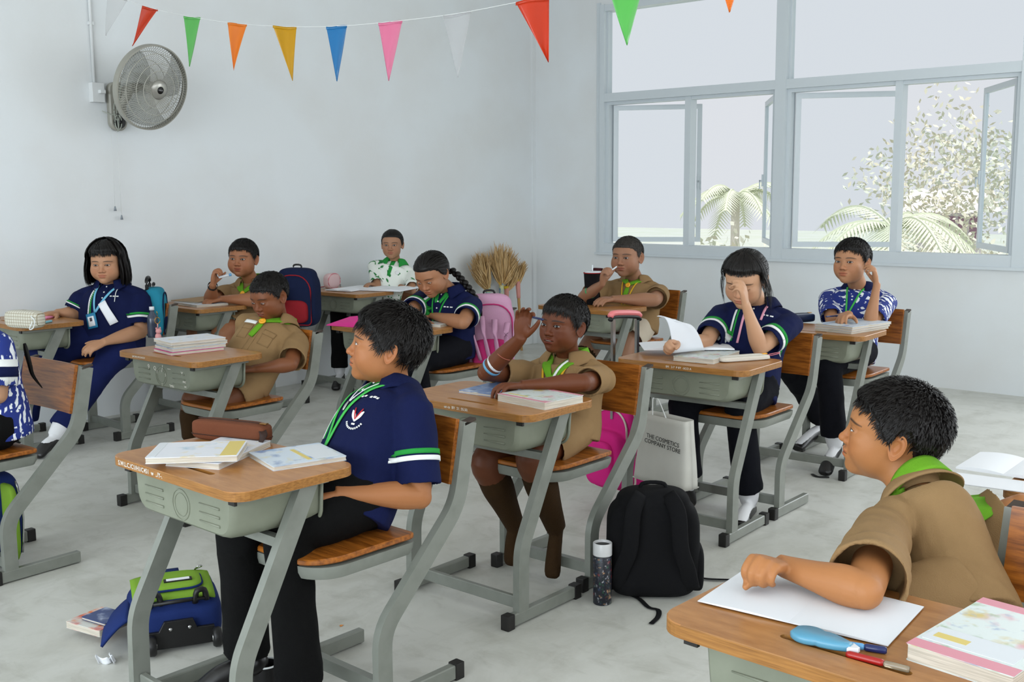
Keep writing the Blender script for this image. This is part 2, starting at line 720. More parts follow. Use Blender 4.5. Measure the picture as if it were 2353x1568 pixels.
def window(n, ya, yb, angs):
    """bay from y=ya (left) down to y=yb"""
    w = empty('window_%d' % n, (0, 0, 0), kind='structure')
    xa, xb = XW - 0.015, XW + 0.10
    mid = (ya + yb) / 2 + (-.02 if n < 3 else 0)
    v = .003
    P = [bbox2((xa - v, ya - .045, Z0), (xb + v, ya, Z1)), bbox2((xa - v, yb, Z0), (xb + v, yb + .045, Z1)),
         bbox2((xa, yb + v, Z0 + v), (xb, ya - v, .945)), bbox2((xa, yb + v, 2.145), (xb, ya - v, 2.215)), bbox2((xa, yb + v, 2.895), (xb, ya - v, Z1 - v)),
         bbox2((xa + .02, mid - .026, .945), (xb, mid + .026, 2.145)),
         bbox2((xa + .03, yb + .045, 2.118), (xb - .01, ya - .045, 2.145)),
         bbox2((xa + .03, ya - .075, .945), (xb - .01, ya - .045, 2.118)), bbox2((xa + .03, yb + .045, .945), (xb - .01, yb + .075, 2.118)),
         bbox2((xa + .04, ya - .06, 2.215), (xb - .02, ya - .045, 2.895))]
    f = obj('window_frame', P, M_ALU, w, False)
    obj('glass_pane', [bbox2((XW + .04, yb + .045, 2.215), (XW + .044, ya - .045, 2.895))], M_GLASS, w, False)
    sash(w, ya - .085, .955, 2.115, mid * -1 + ya - .085 - .03, -1, angs[0])
    sash(w, yb + .085, .955, 2.115, mid - yb - .085 - .03, +1, angs[1])
    return w


window(1, 5.60, 3.915, (30, 57))
window(2, 3.915, 2.155, (30, 57))
window(3, 2.155, 0.42, (30, 57))
window(4, 0.42, -1.28, (30, 57))
obj('trim_2', [bbox2((XW - .03, -1.28, .845), (XW + .1, 5.64, .865)), bbox2((XW - .006, 5.60, .865), (XW + .05, 5.64, 2.97))],
    M_ALU, None, False)['kind'] = 'structure'
from mathutils.geometry import tessellate_polygon
# ---------------------------------------------------------------- school desk, modelled once; x points to the pupil
TZ = 0.697


def bar(path, w, h, r=8, ref=(0, 1, 0)):
    """rectangular steel tube along a path in the xz plane: w across y, h in the plane"""
    return tube(path, (h / 2, w / 2), n=4, ref=ref)


def smooth_path(pts, n=6, rad=0.06):
    """polyline with its inner corners rounded"""
    P = [np.array(p, float) for p in pts]
    out = [P[0]]
    for i in range(1, len(P) - 1):
        a = P[i] + nrm(P[i - 1] - P[i]) * rad
        b = P[i] + nrm(P[i + 1] - P[i]) * rad
        for t in np.linspace(0, 1, n):
            out.append((1 - t) ** 2 * a + 2 * t * (1 - t) * P[i] + t * t * b)
    out.append(P[-1])
    return np.array(out)


def slot_prism(out, slot, z0, z1, zs):
    """board outline with a pencil groove sunk to zs"""
    bm = bmesh.new()
    n, m = len(out), len(slot)
    top = [bm.verts.new((x, y, z1)) for x, y in out]
    mid = [bm.verts.new((x, y, z1 - .002)) for x, y in out * np.array([1.006, 1.004])]
    bot = [bm.verts.new((x, y, z0)) for x, y in out * np.array([1.006, 1.004])]
    s1 = [bm.verts.new((x, y, z1)) for x, y in slot]
    s0 = [bm.verts.new((x, y, zs)) for x, y in slot * .96 + slot.mean(0) * .04]
    for ring_a, ring_b in ((mid, top), (bot, mid)):
        for i in range(n):
            bm.faces.new((ring_a[i], ring_a[(i + 1) % n], ring_b[(i + 1) % n], ring_b[i]))
    bm.faces.new(bot[::-1])
    for i in range(m):
        bm.faces.new((s1[i], s1[(i + 1) % m], s0[(i + 1) % m], s0[i]))
    bm.faces.new(s0)
    allv = top + s1
    for t in tessellate_polygon([[Vector((x, y, 0)) for x, y in out], [Vector((x, y, 0)) for x, y in slot[::-1]]]):
        idx = [i if i < n else n + (m - 1 - (i - n)) for i in t]
        try:
            bm.faces.new([allv[i] for i in idx])
        except ValueError:
            pass
    bmesh.ops.recalc_face_normals(bm, faces=bm.faces)
    me = bpy.data.meshes.new('top')
    bm.to_mesh(me)
    bm.free()
    return me


def make_desk():
    d = empty('school_desk')
    out = rrect(.368, .60, [.05, .05, .05, .05], 7)
    slot = rrect(.017, .21, .0085, 4) + np.array([-.115, .005])
    me = slot_prism(out, slot, TZ - .024, TZ, TZ - .010)
    me.materials.append(M_TOP)
    me.materials.append(M_EDGE)
    for p in me.polygons:
        p.material_index = 1 if abs(p.normal.z) < .5 or (p.center.z < TZ - .005) else 0
    obj('desktop', me, None, d)
    # tray: moulded shell, open towards the pupil
    x0, x1, yw = -.150, .108, .230
    rows = []
    nz = 28
    th = np.linspace(-math.pi, 0, nz)

    def section(x, k, inset):
        # U section in the yz plane; k shrinks it, inset = wall thickness
        w, zt, zb, r = yw * k - inset, TZ - .030, .548 + inset + (1 - k) * .25, .045
        pts = [(-w - .006, zt)]
        for a in np.linspace(math.pi, 1.5 * math.pi, 8):
            pts.append((-w + r + r * math.cos(a), zb + r + r * math.sin(a)))
        for a in np.linspace(1.5 * math.pi, 2 * math.pi, 8):
            pts.append((w - r + r * math.cos(a), zb + r + r * math.sin(a)))
        pts.append((w + .006, zt))
        return [(x, y, z) for y, z in pts]
    outer = [section(x1, 1, 0), section(x0 + .05, .985, 0), section(x0 + .02, .975, 0), section(x0 + .006, .955, 0), section(x0, .93, 0)]
    n = len(outer[0])
    V = np.array(outer).reshape(-1, 3)
    F = [(i * n + j, (i + 1) * n + j, (i + 1) * n + j + 1, i * n + j + 1) for i in range(len(outer) - 1) for j in range(n - 1)]
    F.append(tuple(range((len(outer) - 1) * n, len(outer) * n)))
    inner = [section(x1, 1, .004), section(x0 + .012, .93, .004)]
    V2 = np.array(inner).reshape(-1, 3)
    F2 = [(j, j + 1, n + j + 1, n + j) for j in range(n - 1)] + [tuple(range(2 * n - 1, n - 1, -1))]
    tr = obj('book_tray', [(V, F), (V2, F2)], M_TRAY, d, True, 50)
    # moulded relief on the front panel: a ring between two groups of ribs
    rel = []
    for yy in (-.13, .13):
        for k in range(3):
            z = .585 + k * .022
            obj('moulded_rib', [tube([(x0 - .0005, yy - .045, z), (x0 - .0005, yy + .045, z)], (.0035, .0016), n=8, ref=(1, 0, 0))], M_TRAY, tr)
    a = np.linspace(0, 2 * np.pi, 28, endpoint=False)
    for r, t in ((.040, .0018), (.030, .0012)):
        obj('moulded_ring', [(tube(np.stack([np.full(28, x0 - .0005), r * 1.0 * np.cos(a), .608 + r * np.sin(a)], 1), t, n=6, ref=(1, 0, 0), closed=True))], M_TRAY, tr)
    rim = section(x1 + .002, 1.012, -.002)
    obj('tray_rim', [tube(rim, .0055, n=8, ref=(1, 0, 0))], M_TRAY, tr)
    # frame
    fr = empty
    for s in (-1, 1):
        y = s * .246
        path = smooth_path([(.062, y, TZ - .028), (-.156, y, .250), (-.160, y, .02)], rad=.045)
        lg = obj('leg', [bar(path, .026, .050)], M_STEEL, d, True, 40)
        rl = obj('foot_rail', [bbox2((-.215, y - .0135, .006), (.115, y + .0135, .046))], M_STEEL, d, False)
        bevel_mesh(rl.data, .003, 1)
        for xx in (-.238, .118):
            c = obj('rubber_cap', [bbox2((xx - .004, y - .0165, 0), (xx + .030, y + .0165, .050))], M_CAP, rl, False)
            bevel_mesh(c.data, .004, 2)
        obj('top_bracket', [bbox2((-.155, y - .012, TZ - .040), (.12, y + .012, TZ - .024))], M_STEEL, d, False)
        obj('bracket_plug', [bbox2((-.162, y - .013, TZ - .042), (-.154, y + .013, TZ - .024))], M_CAP, d, False)
    cb = obj('foot_bar', [bbox2((-.168, -.232, .048), (-.148, .232, .088))], M_STEEL, d, False)
    bevel_mesh(cb.data, .003, 1)
    obj('cross_bar', [bbox2((-.03, -.235, .515), (-.005, .235, .540))], M_STEEL, d, False)
    return d


def make_chair():
    c = empty('school_chair')
    # seat: rounded front, flat back
    out = rrect(.34, .385, [.02, .10, .10, .02], 8)

    def pan(k, z, dx=0):
        return np.c_[out[:, 0] * k - .030 + dx, out[:, 1] * k, np.full(len(out), z)]
    n = len(out)
    V, F = prism(out + np.array([-.030, 0]), .446, .462, .003)
    V = V.copy()
    V[:, 2] += .012 * np.clip((-(V[:, 0]) - .10) / .2, 0, 1) ** 2 * -1 + .006 * (V[:, 1] / .19) ** 2
    se = obj('seat', [(V, F)], M_WOOD, c, True, 40)
    rings = [pan(1.0, .443), pan(.99, .425), pan(.95, .408), pan(.93, .406), pan(.93, .430)]
    VV = np.concatenate(rings)
    FF = [(i * n + j, (i + 1) * n + j, (i + 1) * n + (j + 1) % n, i * n + (j + 1) % n) for i in range(4) for j in range(n)]
    FF.append(tuple(range(n)))
    FF.append(tuple(range(4 * n, 5 * n)))
    obj('seat_pan', [(VV, FF)], M_STEEL, c, True, 35)
    for s in (-1, 1):
        y = s * .200
        path = smooth_path([(0, y, .02), (0, y, .230), (.290, y, .515), (.338, y, .745)], rad=.055)
        up = obj('upright', [bar(path, .024, .050)], M_STEEL, c, True, 40)
        obj('top_plug', [box((.3385, y, .747), (.046, .024, .008), roty(-.19))], M_CHIP, up, False)
        rl = obj('foot_rail', [bbox2((-.045, y - .0135, .004), (.265, y + .0135, .046))], M_STEEL, c, False)
        bevel_mesh(rl.data, .003, 1)
        for xx in (-.072, .262):
            cp = obj('rubber_cap', [bbox2((xx, y - .0165, 0), (xx + .034, y + .0165, .050))], M_CAP, rl, False)
            bevel_mesh(cp.data, .004, 2)
    obj('stretcher', [bbox2((-.012, -.19, .050), (.012, .19, .088))], M_STEEL, c, False)
    # backrest: plywood, gently curved, fixed to the front of the uprights
    def f(u, v):
        y = (u - .5) * .385
        z = .575 + v * .182
        x = .262 + (z - .515) * .185 + .010 * (1 - (y / .19) ** 2)
        return np.stack([x, y, z], -1)
    V, F = grid(f, 18, 4, .013)
    br = obj('backrest', [(V, F)], M_WOOD, c, True, 30)
    for rv in [tube([(.268 + dz * .185, s * .165, .515 + dz), (.262 + dz * .185, s * .165, .515 + dz)], .006, n=8, ref=(0, 0, 1))
          for s in (-1, 1) for dz in (.10, .20)]:
        obj('rivet', rv, M_STEEL, br)
    return c


desk0, chair0 = make_desk(), make_chair()
DESKS = {
    'A': (1.620, 2.381, -1.5, 'school desk nearest the left, with brown pencil case and three workbooks on it'),
    'B': (2.716, 2.427, 0.5, 'school desk in the centre with white lettering on its edge and two workbooks'),
    'C': (3.872, 2.318, 2.4, 'school desk under an open notebook and white pencil pouch with pink strap'),
    'D': (2.667, 4.194, 1.5, 'school desk carrying a neat stack of workbooks, scribbles on its grey tray'),
    'E': (3.855, 4.165, -2.2, 'school desk with bright pink pouch, where the girl with braided hair writes'),
    'F': (5.095, 5.947, 1.4, 'school desk in back corner holding open books and round pink case'),
    'G': (5.306, 3.936, -1.7, 'school desk carrying the black tumbler, right of the brooms'),
    'H': (5.095, 2.372, 2.5, 'school desk under the window with dark blue pencil case and three books'),
    'I': (3.867, 5.977, 0.1, 'school desk by the left wall with brown paper covered book'),
    'J': (1.612, 0.629, -2.0, 'foreground school desk at lower right with blank notebook and blue glue roller'),
    'K': (2.782, 0.450, 2.1, 'school desk cut off by the right picture edge with open book and paper'),
    'M': (2.806, 6.000, -2.4, 'school desk by the left wall with checked fabric pencil case')}
CHAIRS = {
    'A': (1.86, 2.27, -1, 'wooden school chair under the boy in the navy polo with green lanyard'),
    'B': (2.97, 2.40, 0, 'wooden school chair just behind the black backpack and paper bag'),
    'C': (4.15, 2.28, 1, 'wooden school chair of the girl with her hand on her forehead'),
    'D': (2.87, 4.17, 1, 'wooden school chair of the scout boy looking down at his lap'),
    'E': (4.18, 4.10, -1, 'wooden school chair with pink backpack hanging on it'),
    'F': (5.38, 5.93, 0, 'wooden school chair of the girl in the green flowered shirt'),
    'G': (5.63, 3.90, -1, 'wooden school chair of the scout boy with the drinking straw'),
    'H': (5.37, 2.34, 2, 'wooden school chair at right under the window, behind the boy scratching his ear'),
    'I': (4.21, 5.90, 0, 'wooden school chair with navy and red backpack hanging on it'),
    'J': (1.93, 0.46, -6, 'wooden school chair of the foreground scout boy at the right edge'),
    'K': (3.05, 0.45, 0, 'empty wooden school chair beyond the right picture edge'),
    'L': (1.66, 4.05, 2, 'wooden school chair at the left edge with the girl in blue and white flowered shirt'),
    'M': (3.16, 5.85, -2, 'wooden school chair with teal backpack hanging on it, girl with bobbed hair seated')}
DO, CO = {}, {}
for i, (k, (x, y, a, lab)) in enumerate(DESKS.items()):
    o = desk0 if i == 0 else dup(desk0)
    o.location = (x, y, 0)
    o.rotation_euler = (0, 0, math.radians(a))
    tag(o, lab, 'desk', 'school desks in rows')
    DO[k] = o
for i, (k, (x, y, a, lab)) in enumerate(CHAIRS.items()):
    if k == 'K':
        continue
    o = chair0 if i == 0 else dup(chair0)
    o.location = (x, y, 0)
    o.rotation_euler = (0, 0, math.radians(a))
    tag(o, lab, 'chair', 'school chairs at the desks')
    CO[k] = o

for k, s_ in (('C', -1), ('L', -1), ('A', 1)):       # chairs that have lost a rear cap
    for r in kids(CO[k]):
        if r.name.startswith('foot_rail') and np.sign(r.data.vertices[0].co.y) == s_:
            for c in kids(r):
                if c.data.vertices[0].co.x > .1:
                    bpy.data.objects.remove(c)
# ---------------------------------------------------------------- people: heads
from mathutils import noise as mnoise


def smin(a, b, k):
    h = np.clip(.5 + .5 * (b - a) / k, 0, 1)
    return b * (1 - h) + a * h - k * h * (1 - h)


def smax(a, b, k):
    return -smin(-a, -b, k)


def sd_e(P, c, r):
    q = P - np.array(c)
    k0 = np.linalg.norm(q / r, axis=-1)
    k1 = np.linalg.norm(q / (np.array(r) ** 2), axis=-1) + 1e-9
    return k0 * (k0 - 1) / k1


def sd_c(P, a, b, ra, rb):
    a, b = np.array(a, float), np.array(b, float)
    h = np.clip(((P - a) @ (b - a)) / ((b - a) @ (b - a)), 0, 1)
    return np.linalg.norm(P - (a + h[..., None] * (b - a)), axis=-1) - (ra + (rb - ra) * h)


def head_sdf(P, q):
    """head in its own frame: x to its right, y forward, z up; chin near z=-.105, crown near .108"""
    A = P.copy()
    A[..., 0] = np.abs(A[..., 0])
    ch, nose = q.get('chub', .3), q.get('nose', 1.0)
    d = sd_e(A, (0, -.014, .026), (.075, .093, .081))
    d = smin(d, sd_e(A, (0, .020, -.030), (.060 + .006 * ch, .060, .070)), .03)
    d = smin(d, sd_e(A, (0, .030, .030), (.060, .052, .048)), .02)
    d = smin(d, sd_e(A, (.034 + .004 * ch, .046, -.030), (.026 + .006 * ch, .028 + .003 * ch, .030 + .006 * ch)), .022)
    d = smin(d, sd_e(A, (.034 + .006 * ch, .012, -.052), (.022 + .005 * ch, .034, .024)), .024)
    d = smin(d, sd_e(A, (0, .058 + .004 * ch, -.080), (.022, .020, .018)), .022)
    d = smin(d, sd_e(A, (.022, .066, .024), (.026, .014, .010)), .014)
    d = smin(d, sd_e(A, (.038, .058, -.010), (.018, .016, .010)), .016)      # cheekbone
    d = smax(d, -sd_e(A, (.031, .101, .002), (.018, .020, .012)), .010)      # socket
    d = smin(d, sd_e(A, (.031, .070, .0045), (.0155, .0135, .0115)), .004)   # lids over the eyeball
    d = smin(d, sd_c(A, (0, .074, .012), (0, .091 * nose, -.020), .0065, .0085), .010)
    d = smin(d, sd_e(A, (0, .0925 * nose, -.0245), (.0105, .0105, .0095)), .006)
    d = smin(d, sd_e(A, (.0125, .083, -.0275), (.0082, .0100, .0078)), .005)
    mo = q.get('mouth', 0)
    d = smin(d, sd_e(A, (0, .066, -.055), (.030, .020, .022)), .012)
    d = smin(d, sd_e(A, (.006, .0815, -.0470), (.0135, .0085, .0055)), .005)
    d = smin(d, sd_e(A, (0, .0810, -.0580 - mo * .3), (.0155, .0085, .0062)), .005)
    d = smax(d, -sd_e(A, (0, .090, -.0690 - mo * .3), (.018, .0085, .006)), .008)
    d = smax(d, -sd_c(A, (0, .098, -.035), (0, .094, -.043), .0035, .0035), .004)
    if q.get('neck') is not None:
        n = np.array(q['neck'], float)
        r = q.get('neck_r', .042)
        d = smin(d, sd_c(P, (0, -.022, -.045), n, r, r * 1.08), .024)
    return d


def march(dirs, q, O=(0, .004, -.006), tmax=.30):
    O = np.array(O)
    t = np.full(dirs.shape[:-1], .02)
    for _ in range(46):
        d = head_sdf(O + dirs * t[..., None], q)
        t = np.minimum(t - d * .92, tmax)
        if np.abs(d).max() < 2e-5:
            break
    return O + dirs * t[..., None], t


def make_head(q, skin, hi=1.0):
    """returns (V, loops, tot, colours) of the head with neck, and eyeball data; unit scale, own frame"""
    nph = int(200 * hi)
    th = np.concatenate([np.linspace(0, 38, int(66 * hi), endpoint=False), np.linspace(38, 128, int(70 * hi), endpoint=False),
                         np.linspace(128, 180, 14)])
    th = np.radians(th[1:-1])
    ph = np.linspace(0, 2 * np.pi, nph, endpoint=False)
    T, F_ = np.meshgrid(th, ph, indexing='ij')
    # pole forward and a little down, at the bridge of the nose
    D = np.stack([np.sin(T) * np.sin(F_), np.cos(T), np.sin(T) * np.cos(F_)], -1)
    a = math.radians(-8)
    D = D @ np.array([[1, 0, 0], [0, math.cos(a), -math.sin(a)], [0, math.sin(a), math.cos(a)]]).T
    pole = np.array([[0, math.cos(a), math.sin(a)], [0, -math.cos(a), -math.sin(a)]])
    dirs = np.concatenate([pole[:1], D.reshape(-1, 3), pole[1:]])
    V, t = march(dirs, q)
    x, y, z = V[:, 0].copy(), V[:, 1], V[:, 2].copy()
    front = y > .03
    ax = np.abs(x)
    col = np.tile(np.array(skin), (len(V), 1))

    def blend(mask, c, k=1.0):
        m = np.clip(mask, 0, 1)[:, None] * k
        col[:] = col * (1 - m) + np.array(c) * m
    g = lambda d, s: np.exp(-(d / s) ** 2)
    sk = np.array(skin)
    warm = sk * np.array([1.06, .80, .76])
    blend(g(np.hypot(ax - .038, z + .028), .022) * front, warm, .45)
    blend(g(np.hypot(ax, z + .024), .014) * front, warm, .45)
    blend(g(np.hypot(ax - .031, (z - .004) * 1.2), .020) * front, sk * np.array([.80, .74, .72]), .5)
    # eyebrows
    bz = .0255 - ((ax - .030) / .026) ** 2 * .0045 + q.get('brow', 0)
    bt = .0034 * np.clip(1 - ((ax - .033) / .024) ** 4, 0, 1) + 1e-5
    blend(np.clip(1.25 - np.abs(z - bz) / bt, 0, 1) * (ax > .010) * (ax < .055) * front, np.array([.012, .008, .006]), .92)
    # lips
    mo = q.get('mouth', 0)
    zc = -.0522 - mo * .15
    lipu = np.clip(1.15 - np.abs(z - (zc + .0042)) / (.0050 * np.clip(1 - (ax / .0235) ** 2, .02, 1) * (1 - .18 * g(x, .003))), 0, 1)
    lipl = np.clip(1.15 - np.abs(z - (zc - .0052 - mo * .2)) / (.0062 * np.clip(1 - (ax / .021) ** 2, .02, 1)), 0, 1)
    lipc = sk * np.array([.86, .50, .50]) + np.array([.03, .0, .004])
    blend(np.maximum(lipu, lipl) * (ax < .0235) * (y > .06) * 2, lipc, .72)
    ml = np.clip(1.2 - np.abs(z - zc) / (.0010 + mo * .42 * np.clip(1 - (ax / .018) ** 2, 0, 1)), 0, 1) * (ax < .023) * (y > .06)
    blend(ml, np.array([.035, .010, .008]) if mo else lipc * .25, .9)
    if mo > .004:
        te = np.clip(1.4 - np.abs(z - (zc + mo * .20)) / (mo * .22), 0, 1) * (ax < .0125) * (y > .06)
        blend(te, np.array([.62, .58, .50]), .85)
    V[:, 1] -= np.clip(ml, 0, 1) * (.0016 + mo * .45)
    # nostrils
    blend(g(np.hypot(ax - .0072, (z + .0335) * 1.5), .0034) * (y > .07), np.array([.02, .008, .006]), .85)
    # eye openings
    ex, ez = .0305, .0040
    op = q.get('open', (.0050, .0030))
    tilt = .08 * (ax - ex)
    u = (ax - ex) / .0142
    zz = z - ez - tilt
    up = op[0] * np.clip(1 - u * u, 0, 1) ** .75 + op[2] if len(op) > 2 else op[0] * np.clip(1 - u * u, 0, 1) ** .75
    lo = -op[1] * np.clip(1 - u * u, 0, 1)
    inside = (np.abs(u) < 1) & (zz < up) & (zz > lo) & (y > .04) & (up - lo > .0008)
    if q.get('closed'):
        inside &= False
    lash = np.clip(1.3 - np.abs(zz - up - .0007) / .0013, 0, 1) * (np.abs(u) < 1.08) * (y > .04)
    if q.get('closed'):
        lash = np.clip(1.3 - np.abs(zz - lo) / .0012, 0, 1) * (np.abs(u) < 1.05) * (y > .04)
    blend(lash, np.array([.012, .008, .006]), .9)
    V[:, 1] += lash * .0006
    crease = g(zz - up - .0042, .0008) * (np.abs(u) < 1.1) * (y > .04)
    V[:, 1] -= crease * .0007
    blend(crease, sk * .55, .5)
    blend(np.clip(1.3 - np.abs(zz - lo + .0005) / .0009, 0, 1) * (np.abs(u) < .95) * (y > .04), sk * np.array([.55, .4, .38]), .5)
    eyes = []
    for s in (-1, 1):
        c = V[np.argmin(np.hypot(x - s * ex, z - ez) + (y < .04) * 9)]
        eyes.append(np.array([s * ex, c[1] - .0124 - .0006, ez + .0005]))
    V[inside, 1] -= .0065
    col[inside] = np.array([.05, .02, .016])
    nr = len(th)
    F = [(0, 1 + j, 1 + (j + 1) % nph) for j in range(nph)]
    I = (1 + np.arange(nr - 1)[:, None] * nph + np.arange(nph)[None]).ravel()
    J = (1 + np.arange(nr - 1)[:, None] * nph + (np.arange(nph)[None] + 1) % nph).ravel()
    Q = np.stack([I, I + nph, J + nph, J], 1)
    last = 1 + (nr - 1) * nph
    loops = np.concatenate([np.array(F).ravel(), Q.ravel(), np.array([(last + j, len(V) - 1, last + (j + 1) % nph) for j in range(nph)]).ravel()])
    tot = np.concatenate([np.full(nph, 3), np.full(len(Q), 4), np.full(nph, 3)])
    return V, loops.astype(np.int32), tot.astype(np.int32), col, eyes


def make_ear(s):
    nu, nv = 30, 12
    th = np.linspace(0, 2 * np.pi, nu, endpoint=False)
    rr = np.array([0, .18, .34, .50, .62, .72, .80, .88, .95, 1.0, .97, .80])
    hh = np.array([-.0060, -.0058, -.0040, .0005, .0030, .0022, .0018, .0052, .0062, .0040, .0005, -.0050])
    V = []
    for r, h in zip(rr, hh):
        c, sn = np.cos(th), np.sin(th)
        wy = .0165 * (1 + .16 * sn) * np.where(sn < -.3, 1 - .25 * (-sn - .3), 1)
        yy, zz = r * wy * c, r * .0295 * sn
        # the rim fades at the front lobe side
        k = np.where((c > .3) & (r > .6), 1 - .7 * np.clip((c - .3) / .6, 0, 1), 1)
        V.append(np.stack([np.full(nu, 0) + h * k, yy, zz], 1))
    V = np.array(V)
    V[..., 0] += .006 + (-V[..., 1]) * .42
    V[..., 1] += V[..., 2] * -.18
    V = V.reshape(-1, 3) + np.array([.0695, -.012, -.004])
    V[:, 0] *= s
    F = []
    for i in range(nv - 1):
        for j in range(nu):
            q = (i * nu + j, i * nu + (j + 1) % nu, (i + 1) * nu + (j + 1) % nu, (i + 1) * nu + j)
            F.append(q if s < 0 else q[::-1])
    F.append(tuple(range((nv - 1) * nu, nv * nu)) if s < 0 else tuple(range(nv * nu - 1, (nv - 1) * nu - 1, -1)))
    return V, F


def azel(P, c=(0, -.014, .02)):
    """azimuth from the front (0..180 either side) of points about the skull's axis"""
    Q = P - np.array(c)
    return np.degrees(np.arctan2(np.abs(Q[..., 0]), Q[..., 1]))


HL_SHORT = ([0, 30, 48, 60, 68, 76, 84, 92, 104, 114, 122, 135, 150, 180], [.062, .060, .050, .036, .012, -.004, .014, .030, .026, -.004, -.030, -.052, -.062, -.066])


def hair_cap(q, hq, lo=1.0):
    """scalp shell; hq: line (hairline table), top/side/back thickness"""
    na, ne = int(150 * lo), int(96 * lo)
    A = np.linspace(0, 2 * np.pi, na, endpoint=False)
    E = np.linspace(-.62, math.pi / 2, ne)
    EE, AA = np.meshgrid(E, A, indexing='ij')
    D = np.stack([np.cos(EE) * np.sin(AA), np.cos(EE) * np.cos(AA), np.sin(EE)], -1)
    O = np.array([0, -.014, .02])
    q2 = dict(q)
    q2['neck'] = None
    P, t = march(D, q2, O=O)
    az = azel(P)
    lx, lz = hq.get('line', HL_SHORT)
    zh = np.interp(az, lx, lz)
    over = P[..., 2] - zh
    w = np.clip(over / hq.get('soft', .012), 0, 1)
    w = w * w * (3 - 2 * w)
    el = np.clip(P[..., 2] / .10, 0, 1)
    back = np.clip((az - 90) / 80, 0, 1)
    th = hq.get('side', .006) * (1 - el) * (1 - back) + hq.get('back', .010) * (1 - el) * back + hq.get('top', .018) * el
    nz = np.array([mnoise.noise(Vector(p * 38)) for p in D.reshape(-1, 3)]).reshape(t.shape)
    nz2 = np.array([mnoise.noise(Vector((p[0] * 9, p[1] * 60, p[2] * 14))) for p in D.reshape(-1, 3)]).reshape(t.shape)
    th = th * (1 + .22 * nz) + .0016 * nz2
    r = t + np.where(over > 0, th * w + .0008, -.010)
    V = O + D * r[..., None]
    I = (np.arange(ne - 1)[:, None] * na + np.arange(na)[None]).ravel()
    J = (np.arange(ne - 1)[:, None] * na + (np.arange(na)[None] + 1) % na).ravel()
    Q = np.stack([I, J, J + na, I + na], 1)
    rs = t + np.where(over > 0, th * w, 0) + .0012
    return (V.reshape(-1, 3), (Q.ravel().astype(np.int32), np.full(len(Q), 4, np.int32))), (A, E, rs, over, O)


def strands(cap, hq, n, seed=1, hi=1.0):
    """thin tapered ribbons combed over the scalp; returns part"""
    rng = np.random.RandomState(seed)
    A, E, r, over, O = cap
    na, ne = len(A), len(E)

    def radius(az, el):
        a = (az % (2 * np.pi)) / (2 * np.pi) * na
        e = np.clip((el - E[0]) / (E[-1] - E[0]) * (ne - 1), 0, ne - 1.001)
        i, j = e.astype(int), a.astype(int)
        fe, fa = e - i, a - j
        j0, j1 = j % na, (j + 1) % na
        i1 = np.minimum(i + 1, ne - 1)
        return (r[i, j0] * (1 - fe) * (1 - fa) + r[i1, j0] * fe * (1 - fa) + r[i, j1] * (1 - fe) * fa + r[i1, j1] * fe * fa)

    def scalp(D):
        return radius(np.arctan2(D[..., 0], D[..., 1]), np.arcsin(np.clip(D[..., 2], -1, 1)))
    K = hq.get('segs', 6)
    crown = nrm(np.array(hq.get('crown', (0, -.45, 1.0))))
    # roots
    D = nrm(rng.normal(size=(n * 5, 3)))
    D[:, 2] = np.abs(D[:, 2]) * np.where(rng.rand(n * 5) < hq.get('low', .25), -1, 1)
    D = nrm(D)
    a = (np.arctan2(D[:, 0], D[:, 1]) % (2 * np.pi)) / (2 * np.pi) * na
    e = (np.arcsin(D[:, 2]) - E[0]) / (E[-1] - E[0]) * (ne - 1)
    ok = (e > 0)
    ov = over[np.clip(e, 0, ne - 1).astype(int), a.astype(int) % na]
    ok &= ov > hq.get('root', .002)
    D, ov = D[ok][:n], ov[ok][:n]
    n = len(D)
    # comb direction: away from the crown, along the scalp
    flow = D * (crown @ D.T)[:, None] - crown
    flow = nrm(flow - D * np.sum(flow * D, 1)[:, None])
    flow = nrm(flow + .28 * rng.normal(size=(n, 3)) * hq.get('mess', 1.0))
    front = np.clip(D[:, 1] * 1.4, 0, 1) * np.clip(D[:, 2], 0, 1)
    L = (hq.get('len', .022) + (hq.get('bang', .03) - hq.get('len', .022)) * front) * rng.uniform(.6, 1.15, n)
    s = np.linspace(0, 1, K)
    pts = []
    d = D.copy()
    f = flow.copy()
    lift0 = hq.get('lift', .004)
    P = []
    for k in range(K):
        R_ = scalp(d)
        lift = lift0 * (s[k] ** 1.3) * (1 - .5 * front) + .0004
        pt = O + d * (R_ + lift)[:, None]
        if hq.get('hang') is not None:
            pass
        P.append(pt)
        step = (L / (K - 1) / R_)[:, None]
        nd = nrm(d + f * step)
        f = nrm(f - nd * np.sum(f * nd, 1)[:, None])
        d = nd
    P = np.array(P)                                # K, n, 3
    if hq.get('bang_end') is not None:            # fringe hangs free of the forehead below the hairline
        pass
    wid = (hq.get('wid', .0016) * (1 - .85 * s ** 2))[:, None] * rng.uniform(.7, 1.3, n)[None]
    tan = nrm(np.gradient(P, axis=0))
    side = nrm(np.cross(tan, nrm(P - O)) + .25 * rng.normal(size=(1, n, 3)))
    a_, b_ = P - side * wid[..., None], P + side * wid[..., None]
    V = np.stack([a_, b_], 2)                      # K, n, 2, 3
    V = np.moveaxis(V, 1, 0).reshape(-1, 3)        # n, K, 2
    base = np.arange(n)[:, None] * K * 2 + np.arange(K - 1)[None] * 2
    Q = np.stack([base, base + 1, base + 3, base + 2], -1).reshape(-1, 4)
    return V, (Q.ravel().astype(np.int32), np.full(len(Q), 4, np.int32))


